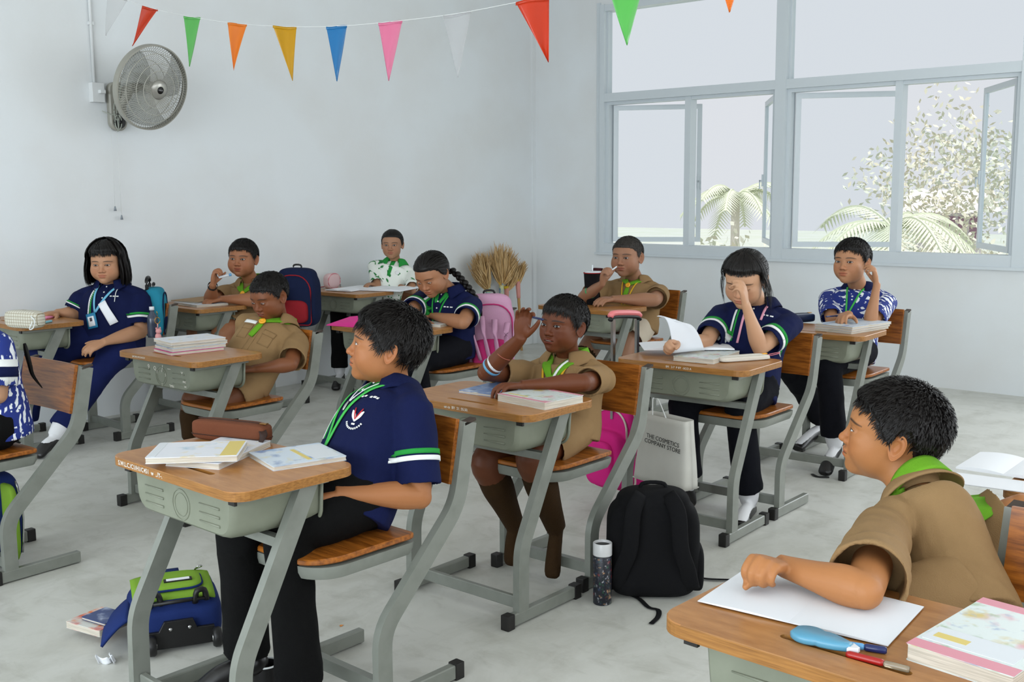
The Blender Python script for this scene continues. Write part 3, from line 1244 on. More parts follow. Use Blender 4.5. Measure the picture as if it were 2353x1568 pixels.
def ribbons(P, wid, O=(0, -.014, .0), seed=0, jitter=.25):
    """P: K, n, 3 paths in any frame -> flat tapering ribbons"""
    rng = np.random.RandomState(seed)
    K, n = P.shape[:2]
    s = np.linspace(0, 1, K)
    w = (wid * (1 - .8 * s ** 3))[:, None] * rng.uniform(.7, 1.3, n)[None]
    tan = nrm(np.gradient(P, axis=0))
    out = P - np.array(O)
    side = nrm(np.cross(tan, nrm(out)) + jitter * rng.normal(size=(1, n, 3)))
    V = np.stack([P - side * w[..., None], P + side * w[..., None]], 2)
    V = np.moveaxis(V, 1, 0).reshape(-1, 3)
    base = np.arange(n)[:, None] * K * 2 + np.arange(K - 1)[None] * 2
    Q = np.stack([base, base + 1, base + 3, base + 2], -1).reshape(-1, 4)
    return V, (Q.ravel().astype(np.int32), np.full(len(Q), 4, np.int32))


def eyeball(gaze, nu=28, nv=20):
    V, F = ell((0, 0, 0), (.0124, .0124, .0124), nu=nu, nv=nv)
    # pole (z) becomes the direction of gaze
    g = nrm(gaze)
    R_ = frame3(g, np.array([0, 0, 1.0]))
    R_ = np.stack([R_[:, 1], R_[:, 2], R_[:, 0]], 1)
    ang = np.degrees(np.arccos(np.clip(V[:, 2] / .0124, -1, 1)))
    col = np.tile(np.array([.58, .55, .52]), (len(V), 1))
    col[ang < 34] = (.008, .005, .004)
    col[ang < 13] = (.003, .003, .003)
    return (V @ R_.T, F), col


# ---------------------------------------------------------------- people: hands, arms, bodies
def hand_parts(W, X, Z, side, curl=(20, 25, 15), spread=4, thumb=(.55, .70, -.30), tcurl=15, k=1.0, fingers=None):
    """side=+1 right hand, -1 left. X to the fingertips, Z out of the back of the hand"""
    X = nrm(X)
    Z = nrm(np.asarray(Z) - X * (np.dot(Z, X)))
    Y = np.cross(Z, X) * side
    B = np.stack([X, Y, Z], 1)
    L = lambda p: np.asarray(W) + B @ (np.array(p, float) * k)
    P = []
    mc = [(.074, .0235, 0), (.079, .008, .002), (.075, -.0075, .001), (.067, -.0215, -.002)]
    for m in mc:
        P.append(tube([L((.000, m[1] * .45, -.002)), L((.04, m[1] * .85, 0)), L(m)], [.0125 * k, .0118 * k, .0098 * k], n=10, ref=B[:, 2], samples=5))
    P.append(ell(L((.042, 0, -.004)), (.040 * k, .029 * k, .0115 * k), B, 14, 10))
    P.append(ell(L((.030, .016, -.009)), (.026 * k, .014 * k, .012 * k), B, 12, 8))
    lens = [.056, .063, .058, .045]
    for i, (m, ln) in enumerate(zip(mc, lens)):
        c = (fingers[i] if fingers else curl)
        pt = np.array(m, float)
        a = 0.0
        yaw = math.radians((1.5 - i) * spread)
        path, rad = [pt - np.array([.012, 0, 0])], [.0092]
        path.append(pt.copy())
        rad.append(.0090)
        for seg, (fr, ang) in enumerate(zip((.44, .31, .25), c)):
            a += math.radians(ang)
            d = np.array([math.cos(a) * math.cos(yaw), math.cos(a) * math.sin(yaw), -math.sin(a)])
            pt = pt + d * ln * fr
            path.append(pt.copy())
            rad.append((.0080, .0073, .0058)[seg])
        sc = (.98, 1, .96, .86)[i]
        P.append(tube([L(p) for p in path], [r * k * sc for r in rad], n=10, ref=B[:, 1], samples=11))
        P.append(ell(L(path[-1]), (.0060 * k * sc,) * 3, None, 8, 6))
    t = nrm(np.array(thumb, float))
    p0 = np.array([.014, .018, -.006])
    p1 = p0 + t * .034
    d2 = nrm(t + np.array([.35, -.10, -.1]) * math.sin(math.radians(tcurl)) * 2)
    p2 = p1 + d2 * .027
    d3 = nrm(d2 + np.array([.25, -.28, 0]) * math.sin(math.radians(tcurl)) * 2)
    p3 = p2 + d3 * .020
    P.append(tube([L(p) for p in (p0, p1, p2, p3)], [.0125 * k, .0108 * k, .0092 * k, .0066 * k], n=10, ref=B[:, 2], samples=10))
    P.append(ell(L(p3), (.0066 * k,) * 3, None, 8, 6))
    return P


def arm_parts(S, E, Wp, X, Z, side, k=1.0, fat=1.0, hk=1.0, **hand):
    S, E, Wp = map(lambda p: np.asarray(p, float), (S, E, Wp))
    up, lo = E - S, Wp - E
    pts = [S, S + up * .3, S + up * .65, E - up * .05, E + lo * .04, E + lo * .25, E + lo * .6, Wp - lo * .06, Wp + nrm(X) * .006]
    rad = [.038 * fat, .037 * fat, .034 * fat, .031 * fat, .031 * fat, .033 * fat, .027 * fat, .0205 + .004 * (fat - 1), .0205]
    zz = np.asarray(Z, float)
    P = [tube(np.array(pts), np.array([(r * k * (1.0 if i < 6 else 1.12), r * k * (1.0 if i < 6 else .86)) for i, r in enumerate(rad)]),
              n=18, ref=zz if abs(nrm(zz) @ nrm(lo)) < .95 else (0, 0, 1), samples=26)]
    P.append(ell(E - nrm(nrm(up) * -1 + nrm(lo)) * .004, (.029 * k * fat,) * 3, None, 14, 10))
    P += hand_parts(Wp, X, Z, side, k=hk, **hand)
    return P


def cone_cup(S, E, prof, squash=1.0, sag=0.0):
    """sleeve / trouser leg: lathe about the axis S->E, profile of (fraction, radius), open at its end"""
    S, E = np.asarray(S, float), np.asarray(E, float)
    ax = E - S
    Lx = np.linalg.norm(ax)
    V, F = lathe([(r, t * Lx) for t, r in prof], 26)
    zz = np.array([0, 0, -1.0]) if abs(nrm(ax)[2]) < .9 else np.array([1.0, 0, 0])
    R_ = frame3(ax, zz)
    R_ = np.stack([R_[:, 1], R_[:, 2], R_[:, 0]], 1)
    V = V.copy()
    V[:, 0] *= squash
    V[:, 1] = V[:, 1] * (1 + sag * .3) + sag * .02 * np.clip(V[:, 2] / Lx, 0, 1)
    return V @ R_.T + S, F


def wrinkle(V, loops, tot, amp=.004, sc=(14, 14, 5), seed=0.0, extra=None):
    """folds: displace along the vertex normals with stretched noise"""
    me = mesh_np('w', V, loops, tot)
    nn = np.empty(len(V) * 3, np.float32)
    me.vertices.foreach_get('normal', nn)
    bpy.data.meshes.remove(me)
    nn = nn.reshape(-1, 3)
    f = np.empty(len(V))
    for i, p in enumerate(V):
        a = mnoise.noise(Vector((p[0] * sc[0] + seed, p[1] * sc[1], p[2] * sc[2])))
        f[i] = abs(a) * 2 - .35
    if len(V) < 90000:
        for i, p in enumerate(V):
            f[i] += .5 * mnoise.noise(Vector((p[0] * 30 + p[2] * 12, p[1] * 30 - seed, p[2] * 16)))
    return V - nn * (f * amp)[:, None]


def drape(bvh, pts, dirs, off=.0015, thick=.0018, far=.35, soft=2):
    """pts, dirs: (nu, nv, 3) start points and ray directions -> shell lying on the garment"""
    nu, nv = pts.shape[:2]
    P = np.zeros_like(pts)
    last = None
    for i in range(nu):
        for j in range(nv):
            loc, nor, _, _ = bvh.ray_cast(Vector(pts[i, j]), Vector(dirs[i, j]), far)
            if loc is None:
                loc, nor, _, _ = bvh.find_nearest(Vector(pts[i, j] + dirs[i, j] * far * .5))
            d = np.array(nor)
            if d @ dirs[i, j] > 0:
                d = -d
            P[i, j] = np.array(loc) + d * off
    # soften
    for _ in range(soft):
        Q = P.copy()
        Q[1:-1] = (P[:-2] + 2 * P[1:-1] + P[2:]) / 4
        P = Q
    fn = lambda u, v: P
    du, dv = np.gradient(P, axis=0), np.gradient(P, axis=1)
    nn = nrm(np.cross(du, dv))
    if np.sum(nn * dirs) > 0:
        nn = -nn
    A = P + nn * thick
    B = P - nn * thick
    V = np.concatenate([A.reshape(-1, 3), B.reshape(-1, 3)])
    o = nu * nv
    F = []
    for i in range(nu - 1):
        for j in range(nv - 1):
            a = i * nv + j
            F.append((a, a + nv, a + nv + 1, a + 1))
            F.append((o + a + 1, o + a + nv + 1, o + a + nv, o + a))
    idx = lambda i, j: i * nv + j
    rim = [idx(i, 0) for i in range(nu)] + [idx(nu - 1, j) for j in range(1, nv)] + \
          [idx(i, nv - 1) for i in range(nu - 2, -1, -1)] + [idx(0, j) for j in range(nv - 2, 0, -1)]
    for k in range(len(rim)):
        a, b = rim[k], rim[(k + 1) % len(rim)]
        F.append((b, a, a + o, b + o))
    return V, F


class Torso:
    """frame on the chest: point(u right, v up) starts a ray from in front of (or behind) the chest"""
    def __init__(s, N, P, az):
        s.N, s.P = np.asarray(N, float), np.asarray(P, float)
        s.up = nrm(s.N - s.P)
        f = np.array([math.cos(az), math.sin(az), 0])
        s.fw = nrm(f - s.up * (f @ s.up))
        s.rt = np.cross(s.fw, s.up)

    def strip(s, bvh, path, w, nv=4, n=None, back=False, **k):
        """path: (u, v) below the neck, w half widths"""
        A = resample(np.c_[np.array(path, float), np.broadcast_to(w, (len(path),))], n or 4 * len(path), smooth=len(path) > 2)
        uv, ww = A[:, :2], A[:, 2]
        t = nrm(np.gradient(uv, axis=0))
        pr = np.stack([-t[:, 1], t[:, 0]], 1)
        c = np.linspace(-1, 1, nv)
        UV = uv[:, None] + pr[:, None] * (ww[:, None, None] * c[None, :, None])
        sg = -1 if back else 1
        pts = s.N + s.rt * UV[..., :1] + s.up * UV[..., 1:] + s.fw * .26 * sg
        return drape(bvh, pts, np.broadcast_to(-s.fw * sg, pts.shape), far=.40, **k)

    def patch(s, bvh, c, w, h, rot=0, nu=6, nv=5, **k):
        u, v = np.meshgrid(np.linspace(-.5, .5, nu), np.linspace(-.5, .5, nv), indexing='ij')
        u, v = u * w, v * h
        a = math.radians(rot)
        U_, V_ = c[0] + u * math.cos(a) - v * math.sin(a), c[1] + u * math.sin(a) + v * math.cos(a)
        pts = s.N + s.rt * U_[..., None] + s.up * V_[..., None] + s.fw * .26
        return drape(bvh, pts, np.broadcast_to(-s.fw, pts.shape), far=.40, **k)

    def disc(s, bvh, c, r, nu=14, nv=4, r0=0.0, **k):
        a, t = np.meshgrid(np.linspace(0, 2 * np.pi, nu), np.linspace(r0, 1, nv), indexing='ij')
        pts = s.N + s.rt * (c[0] + r * t * np.cos(a))[..., None] + s.up * (c[1] + r * t * np.sin(a))[..., None] + s.fw * .26
        return drape(bvh, pts, np.broadcast_to(-s.fw, pts.shape), far=.40, **k)


def arm_band(bvh, S, E, t0, t1, r=.095, n=48, off=.0022, thick=.0016, tilt=0.0):
    S, E = np.asarray(S, float), np.asarray(E, float)
    ax = E - S
    R_ = frame3(ax, (0, 0, 1) if abs(nrm(ax)[2]) < .9 else (1, 0, 0))
    th, t = np.meshgrid(np.linspace(0, 2 * np.pi, n), np.linspace(t0, t1, 3), indexing='ij')
    d = R_[:, 1] * np.cos(th)[..., None] + R_[:, 2] * np.sin(th)[..., None]
    pts = S + ax * (t + tilt * np.cos(th))[..., None] + d * r
    return drape(bvh, pts, -d, off, thick, far=r, soft=0)


def collar(N, up, fw, ru=.060, rf=.056, h=.030, drop=.030, out=.030, A=2.62, point=.030, thick=.004):
    rt = np.cross(fw, up)
    N = np.asarray(N, float)

    def f(u, v):
        a = (u - .5) * 2 * A
        e = np.abs(u - .5) * 2
        w = np.clip((v - .4) / .6, 0, 1)
        rr = np.where(v < .4, 0 + v / .4 * .004, .004 + w * out)
        zz = np.where(v < .4, -.012 + v / .4 * h, -.012 + h - w ** 1.3 * (drop + point * e ** 5)) - .022 * e ** 3
        x = (ru + rr) * np.sin(a)
        y = -(rf + rr) * np.cos(a) + .006
        return N + rt * x[..., None] + fw * y[..., None] + up * zz[..., None]
    return grid(f, 46, 9, thick)


def foot_parts(A, toe, up=(0, 0, 1), k=1.0, w=.030):
    """ankle to toe tip"""
    A, toe = np.asarray(A, float), np.asarray(toe, float)
    d = toe - A
    h = nrm(d * np.array([1, 1, .0]) + 1e-6)
    heel = A - nrm(d) * .028 * k + np.array([0, 0, -.028 * k])
    P = [tube([heel, A * .55 + toe * .45 + np.array([0, 0, .002]), toe - nrm(d) * .02, toe], [(w * .82 * k, .030 * k), (w * .95 * k, .029 * k), (w * 1.08 * k, .019 * k), (w * .7 * k, .011 * k)],
              n=16, ref=up, samples=12), ell(heel, (.030 * k, w * .85 * k, .028 * k), None, 14, 10),
         tube([A + np.array([0, 0, .03]), A * .6 + heel * .4], [.033 * k, .030 * k], n=12, ref=(1, 0, 0))]
    return P
# ---------------------------------------------------------------- people: hair styles
HL_GIRL = ([0, 30, 48, 60, 68, 78, 90, 104, 120, 150, 180], [.064, .062, .054, .040, .014, .000, -.010, -.040, -.062, -.072, -.074])
HL_BUZZ = ([0, 26, 40, 50, 58, 66, 76, 84, 92, 104, 114, 124, 140, 180], [.058, .057, .052, .044, .036, .010, -.002, .016, .034, .028, .0, -.028, -.050, -.060])


def scalp_r(cap):
    A, E, r, over, O = cap
    na, ne = len(A), len(E)

    def f(D):
        az, el = np.arctan2(D[..., 0], D[..., 1]), np.arcsin(np.clip(D[..., 2], -1, 1))
        a = (az % (2 * np.pi)) / (2 * np.pi) * na
        e = np.clip((el - E[0]) / (E[-1] - E[0]) * (ne - 1), 0, ne - 1.001)
        i, j = e.astype(int), a.astype(int)
        fe, fa = e - i, a - j
        return (r[i, j % na] * (1 - fe) * (1 - fa) + r[i + 1, j % na] * fe * (1 - fa)
                + r[i, (j + 1) % na] * (1 - fe) * fa + r[i + 1, (j + 1) % na] * fe * fa)
    return f


def falling(cap, n, az, z_end, off=.004, top_el=78, wid=.0022, K=13, seed=0, swing=0.0, flare=1.04, el_end=None, jit=.05, part_x=0.0):
    """hair falling from a crown over the scalp and then straight down; az: (lo, hi) signed degrees; z_end (lo, hi)"""
    rng = np.random.RandomState(seed)
    f, O = scalp_r(cap), cap[4]
    a = np.radians(rng.uniform(az[0], az[1], n))
    e0 = np.radians(rng.uniform(top_el - 30, top_el + 8, n))
    ze = rng.uniform(z_end[0], z_end[1], n)
    lay = rng.uniform(0, 1, n)
    P = []
    e1 = np.radians(rng.uniform(-6, 8, n)) if el_end is None else np.radians(rng.uniform(el_end[0], el_end[1], n))
    Ks = K // 2 + 1 if el_end is None else K
    for k in range(Ks):
        s = k / (Ks - 1)
        e = e0 + (e1 - e0) * s
        aa = a + swing * s + jit * np.sin(3 * s + lay * 9) * .3
        D = np.stack([np.cos(e) * np.sin(aa), np.cos(e) * np.cos(aa), np.sin(e)], 1)
        P.append(O + D * (f(D) + off * (.2 + lay))[:, None])
    if el_end is None:
        last = P[-1]
        for k in range(1, K - Ks + 1):
            s = k / (K - Ks)
            q = last.copy()
            q[:, 2] = last[:, 2] + (ze - last[:, 2]) * s
            sh = 1 + (flare - 1) * math.sin(s * 2.2) - .05 * s * s
            q[:, :2] = O[:2] + (last[:, :2] - O[:2]) * sh
            q[:, 0] += .003 * np.sin(lay * 40 + s * 3)
            P.append(q)
    return ribbons(np.array(P), wid, seed=seed)


def pulled(cap, n, tie, off=.004, wid=.0018, K=9, seed=0, part=None):
    """hair combed back over the scalp to the tie point"""
    rng = np.random.RandomState(seed)
    f, O = scalp_r(cap), cap[4]
    A, E, r, over, _ = cap
    D = nrm(rng.normal(size=(n * 6, 3)))
    a = (np.arctan2(D[:, 0], D[:, 1]) % (2 * np.pi)) / (2 * np.pi) * len(A)
    e = (np.arcsin(D[:, 2]) - E[0]) / (E[-1] - E[0]) * (len(E) - 1)
    ok = (e > 0) & (over[np.clip(e, 0, len(E) - 1).astype(int), a.astype(int) % len(A)] > -.001)
    D = D[ok][:n]
    n = len(D)
    tie = np.array(tie, float)
    T = nrm(tie - O)
    lay = rng.uniform(0, 1, n)
    om = np.arccos(np.clip(D @ T, -1, 1))[:, None]
    P = []
    for k in range(K):
        s = k / (K - 1) * .98
        G = (np.sin((1 - s) * om) * D + np.sin(s * om) * T) / (np.sin(om) + 1e-6)
        if part is not None:      # sweep away from the parting line before going back
            G = G + np.stack([np.sign(D[:, 0]) * .35 * math.sin(math.pi * s) * np.clip(D[:, 2], 0, 1), 0 * lay, -.1 * math.sin(math.pi * s) + 0 * lay], 1)
        G = nrm(G)
        P.append(O + G * (f(G) + off * (.2 + lay) * math.sin(min(1, s * 3) * math.pi / 2))[:, None])
    return ribbons(np.array(P), wid, seed=seed)


def tail(path, r, n, wid=.0024, seed=0, taper=.35, K=14):
    """loose bundle of hair along a path"""
    rng = np.random.RandomState(seed)
    C = resample(np.array(path, float), K)
    t = nrm(np.gradient(C, axis=0))
    A = nrm(np.cross(t, [0.1, 1, .1]))
    B = np.cross(t, A)
    rr = r * np.interp(np.linspace(0, 1, K), [0, .12, .5, 1], [.45, 1, .95, taper])
    a, q = rng.uniform(0, 2 * np.pi, n), rng.uniform(.2, 1, n) ** .5
    P = C[:, None] + A[:, None] * (rr[:, None] * q * np.cos(a))[..., None] + B[:, None] * (rr[:, None] * q * np.sin(a))[..., None]
    return ribbons(P, wid, seed=seed, O=C.mean(0))


M_HAIR = mat('black_hair', (17, 13, 11), 0.5, 0.28)
M_EYE = mat('eye_surface', (255, 255, 255), .12, .35, attr='Col')
SKINS = {}


def skin_mat(key, k=1.0):
    return mat('skin', (180, 130, 95), 0.52, 0.32, attr='Col', bump=0.06, bscale=260)


def cloth(name, rgb, rgb2=None, bump=.35, bs=420, rough=.85, **k):
    return mat(name, rgb, rough, .15, rgb2=rgb2, nscale=3, nlo=.3, nhi=.75, bump=bump, bscale=bs, **k)


M_NAVY = cloth('navy_pique', (15, 24, 66), (10, 17, 50))
M_NAVYD = cloth('dark_trouser_cloth', (11, 12, 20), (8, 9, 15))
M_BLACKC = cloth('black_trouser_cloth', (8, 8, 8), (6, 6, 6))
M_KHAKI = cloth('khaki_cotton', (146, 118, 82), (130, 102, 68))
M_GREENC = cloth('green_knit', (40, 140, 60))
M_WHITEC = cloth('white_knit', (228, 230, 228))
M_SCARF = cloth('lime_neckerchief', (108, 164, 40), (92, 146, 32))
M_SOCKB = cloth('brown_sock', (56, 38, 18), (44, 30, 14), bump=.6, bs=200)
M_SOCKW = cloth('white_sock', (222, 222, 224))
M_SHOE = mat('black_shoe_leather', (20, 18, 18), .35, .5)
M_GOLD = mat('yellow_woggle', (236, 168, 40), .4, .5)
M_LAN = cloth('green_lanyard', (70, 176, 82))


def batik(name, base, white, scale, extra=None):
    m = bpy.data.materials.new(name)
    m.use_nodes = True
    N, L = m.node_tree.nodes, m.node_tree.links
    b = N['Principled BSDF']
    b.inputs['Roughness'].default_value = .8
    tc = N.new('ShaderNodeTexCoord')
    n0 = N.new('ShaderNodeTexNoise')
    n0.inputs['Scale'].default_value = scale * .45
    n0.inputs['Distortion'].default_value = 1.6
    n0.inputs['Detail'].default_value = 1.5
    L.new(tc.outputs['Object'], n0.inputs[0])
    w = N.new('ShaderNodeTexWave')
    w.inputs['Scale'].default_value = scale * .55
    w.inputs['Distortion'].default_value = 9
    w.inputs['Detail'].default_value = 2
    w.inputs['Detail Scale'].default_value = 1.3
    L.new(tc.outputs['Object'], w.inputs[0])
    v = N.new('ShaderNodeTexVoronoi')
    v.inputs['Scale'].default_value = scale * 1.6
    L.new(tc.outputs['Object'], v.inputs['Vector'])
    c0 = N.new('ShaderNodeValToRGB')
    c0.color_ramp.elements[0].position, c0.color_ramp.elements[1].position = .50, .525
    L.new(n0.outputs[0], c0.inputs[0])
    c1 = N.new('ShaderNodeValToRGB')
    c1.color_ramp.elements[0].position, c1.color_ramp.elements[1].position = .46, .52
    L.new(w.outputs[1], c1.inputs[0])
    c2 = N.new('ShaderNodeValToRGB')
    c2.color_ramp.elements[0].position, c2.color_ramp.elements[1].position = .12, .16
    c2.color_ramp.elements[0].color, c2.color_ramp.elements[1].color = (1, 1, 1, 1), (0, 0, 0, 1)
    L.new(v.outputs[0], c2.inputs[0])
    mu = N.new('ShaderNodeMath')
    mu.operation = 'MULTIPLY'
    L.new(c0.outputs[0], mu.inputs[0])
    L.new(c1.outputs[0], mu.inputs[1])
    mx = N.new('ShaderNodeMath')
    mx.operation = 'MAXIMUM'
    L.new(mu.outputs[0], mx.inputs[0])
    L.new(c2.outputs[0], mx.inputs[1])
    mix = N.new('ShaderNodeMix')
    mix.data_type = 'RGBA'
    mix.inputs[6].default_value = (*lin(base), 1)
    mix.inputs[7].default_value = (*lin(white), 1)
    L.new(mx.outputs[0], mix.inputs[0])
    L.new(mix.outputs[2], b.inputs['Base Color'])
    return m


M_BATIK = batik('blue_batik', (16, 40, 120), (226, 230, 234), 22)
M_BATIKG = batik('green_batik', (226, 230, 222), (34, 120, 56), 13)


def RP(px, py, E, L, far=False):
    """point seen at a pixel, L metres from E (nearer or farther root)"""
    d = nrm(_fw * FPX + _rt * (px - 1176.5) - _up * (py - 784.0))
    o = np.array([0, 0, CH])
    m = np.asarray(E) - o
    b = m @ d
    disc = L * L - (m @ m - b * b)
    if disc <= 0:
        p = o + d * b
        return np.asarray(E) + nrm(p - E) * L
    return o + d * (b + (1 if far else -1) * math.sqrt(disc))


def person(label, skin, N, H, face, taz, P, arms, legs, outfit, hair, hs=1.0, k=1.0, fat=1.0, q=None, gaze=(0, 1, 0), hi=1.0, vox=.005,
           sw=.142, seed=0, group='pupils seated at the desks', avox=None, roll=0.0, lean=None):
    """N neck base, H head centre, face=(azimuth, pitch, roll) degrees, taz torso azimuth, P pelvis; all in metres"""
    N, H, P = (np.asarray(v, float) for v in (N, H, P))
    root = empty('person', (P[0], P[1], 0), 0, label, 'person', group)
    off = np.array([P[0], P[1], 0.0])
    T = Torso(N, P, math.radians(taz))
    fw, up, rt = T.fw, T.up, T.rt
    # head
    az, pi, ro = (math.radians(a) for a in face)
    f = np.array([math.cos(az) * math.cos(pi), math.sin(az) * math.cos(pi), math.sin(pi)])
    r0 = nrm(np.cross(f, [0, 0, 1]))
    u0 = np.cross(r0, f)
    r1 = math.cos(ro) * r0 + math.sin(ro) * u0
    HM = np.stack([r1, f, np.cross(r1, f)], 1) * hs
    q = dict(q or {})
    inv = np.linalg.inv(HM)
    q['neck'] = tuple(inv @ (N - up * .02 - H))
    skin_l = np.array(lin(skin)) ** np.array([1.02, 1.07, 1.09]) * .80
    V, l, t, c, eyes = make_head(q, skin_l, hi)
    toW = lambda v: np.asarray(v) @ HM.T + H - off
    parts = [((toW(V), (l, t)), c)]
    if not hair.get('ears_off'):
        for s in (-1, 1):
            ev, ef = make_ear(s)
            parts.append(((toW(ev), ef), skin_l * np.array([1.0, .92, .90])))
    # arms
    S = {}
    b = []
    for sd, A in arms.items():
        sg = 1 if sd == 'R' else -1
        Sh = A.get('S')
        if Sh is None:
            Sh = N - up * .078 * k + rt * sg * sw * k
        E = A.get('E')
        Sh = np.asarray(Sh, float)
        if A.get('Epx'):
            E = RP(A['Epx'][0], A['Epx'][1], Sh, A.get('Lu', .235) * k, A.get('Efar', False))
        Wp = A.get('W')
        if A.get('Wpx'):
            Wp = RP(A['Wpx'][0], A['Wpx'][1], E, A.get('Lf', .195) * k, A.get('Wfar', False))
        E, Wp = np.asarray(E, float), np.asarray(Wp, float)
        X = A.get('X')
        if A.get('Xpx'):
            X = RP(A['Xpx'][0], A['Xpx'][1], Wp, .12 * k, A.get('Xfar', False)) - Wp
        S[sd] = (np.asarray(Sh, float), np.asarray(E, float), np.asarray(Wp, float), np.asarray(X, float))

        ap = arm_parts(Sh, E, Wp, X, A['Z'], sg, k=k * (1.0), fat=fat, hk=.92 * k, **A.get('hand', {}))
        av, af = fuse([xf(p, None, -off) for p in ap], avox or (.0030 if hi > 1 else .0048), 3 if hi <= 1 else 4)
        vv = skin_l * np.ones((len(av), 1))
        # knuckles, palms a touch different in tone
        parts.append(((av, (af[0], af[1])), vv))
    # torso under the clothes
    tb = tube([P - up * .02, P + (N - P) * .35, P + (N - P) * .75, N - up * .03, N + up * .01],
              [(.095 * k, .060 * k), (.085 * k, .055 * k), (.085 * k, .050 * k), (.050, .042), (.038, .038)], n=20, ref=fw, samples=12)
    parts.append((xf(tb, None, -off), skin_l))
    # legs
    LG = {}
    legp = []
    for sd, A in legs.items():
        sg = 1 if sd == 'R' else -1
        hip = P + rt * sg * .075 * k - up * 0.0
        K, An = A['K'], A['A']
        if A.get('Kpx'):
            K = RP(*A['Kpx'], hip, A.get('Lt', .34) * k, A.get('Kfar', False))
        if A.get('Apx'):
            An = RP(*A['Apx'], K, A.get('Ls', .33) * k, A.get('Afar', False))
        K, An = np.asarray(K, float), np.asarray(An, float)
        toe = A.get('toe')
        if toe is None:
            d = nrm(np.array([fw[0], fw[1], 0]))
            toe = An + d * .15 * k
            toe[2] = .018
        toe = np.asarray(toe, float)
        LG[sd] = (hip, K, An, toe)

        if outfit.get('legs') == 'shorts':
            h5 = hip + (K - hip) * .42
            lp = [tube([h5, h5 * .5 + K * .5, K, K + (An - K) * .25, K + (An - K) * .6, An], np.array([.064, .062, .056, .054, .044, .034]) * k * (fat * .5 + .5), n=18, ref=(0, 1, 0), samples=20),
                  ell(K, (.054 * k,) * 3)]
            lv, lf = fuse([xf(p, None, -off) for p in lp], .0065, 3)
            parts.append(((lv, (lf[0], lf[1])), skin_l * .92))
    VV, LL, TT, CC = join_np(parts)
    me = mesh_np('body', VV, LL, TT, CC)
    obj('body', me, skin_mat(0), root)
    for e in eyes:
        g = np.array(gaze, float)
        p, cc = eyeball(g)
        ev, el_, et, ec = join_np([(p, cc)])
        obj('eye', mesh_np('eye', toW(ev + e), el_, et, ec), M_EYE, root)
    # hair
    cp, cap = hair_cap(q, hair, 1.0 if hi > 1 else .72)
    hp = [cp] if not hair.get('nocap') else []
    n = hair.get('n', 2600)
    if hair.get('short', True):
        hp.append(strands(cap, hair, n, seed=seed))
    for fn in hair.get('extra', []):
        hp.append(fn(cap))
    hv, hl_, ht, _ = join_np([(p, (0, 0, 0)) for p in hp])
    obj('hair', mesh_np('hair', toW(hv), hl_, ht), hair.get('mat', M_HAIR), root)
    for nm, fn, m_ in hair.get('bits', []):
        v_, f_ = fn()
        obj(nm, [(toW(v_), f_)], m_, root)
    # shirt
    kf = k * fat
    d_ = N - P
    sh = [tube([P - up * outfit.get('hem', .055), P, P + d_ * .30, P + d_ * .62, P + d_ * .80, N - up * .052, N - up * .010],
               [(.146 * kf, .106 * kf), (.146 * kf, .108 * kf), (.138 * kf, .100 * kf), (.142 * k * (fat * .6 + .4), .096 * kf), (.128 * k, .086 * k), (.098 * k, .070 * k), (.050, .047)],
               n=30, ref=fw, samples=26, sq=2.25)]
    for sd, (Sh, E, Wp, X) in S.items():
        sh.append(tube([N - up * .048, N * .45 + Sh * .55 - up * .014, Sh + up * .002], [(.040 * k, .040 * k), (.048 * k, .042 * k), (.046 * k, .043 * k)], n=16, ref=fw, samples=8))
        sl = arms[sd].get('sleeve', .66) + .14
        a_ = E - Sh
        r0_ = arms[sd].get('sr', 1.0) * .054 * k * (fat * .7 + .3)
        r1_ = arms[sd].get('sr', 1.0) * (.057 + outfit.get('flare', .0)) * k * (fat * .7 + .3)
        sh.append(ell(Sh - up * .004, (.050 * k, .050 * k, .048 * k)))
        sh.append(cone_cup(Sh - a_ * .05, Sh + a_ * sl, [(0, .012), (.02, r0_ * .9), (.3, r0_ * 1.02), (.65, (r0_ + r1_) / 2), (1.0, r1_), (1.0, r1_ - .0075), (.76, r1_ - .010), (.72, .01)]))
    if hi < 1.05:
        vox = max(vox, .0072)
    sv, sf = fuse([xf(p, None, -off) for p in sh], vox, 5)
    sv = wrinkle(sv, sf[0], sf[1], outfit.get('fold', .0032), outfit.get('fsc', (11, 11, 5)), seed * 3.7)
    obj('shirt', mesh_np('shirt', sv, sf[0], sf[1]), outfit['shirt'], root)
    bvh = bvh_of(sv + off, sf[0], sf[1])
    add = lambda nm, part, m_, lab=None, par=root: tag(obj(nm, [xf(part, None, -off)], m_, par), lab)
    cm = outfit.get('collar', outfit['shirt'])
    cl = outfit.get('collar_k', {})
    obj('collar', [xf(collar(N + up * .006, nrm(up * .85 + nrm(H - N) * .4), fw, **dict(dict(ru=.061 * k, rf=.058 * k, out=.036, drop=.036, point=.04), **cl)), None, -off)], cm, root)
    # trousers or shorts
    lg = [ell(P - up * .012, (.132 * kf, .112 * kf, .085 * k), np.stack([rt, fw, up], 1), 22, 14)]
    tm = outfit.get('trousers', M_NAVYD)
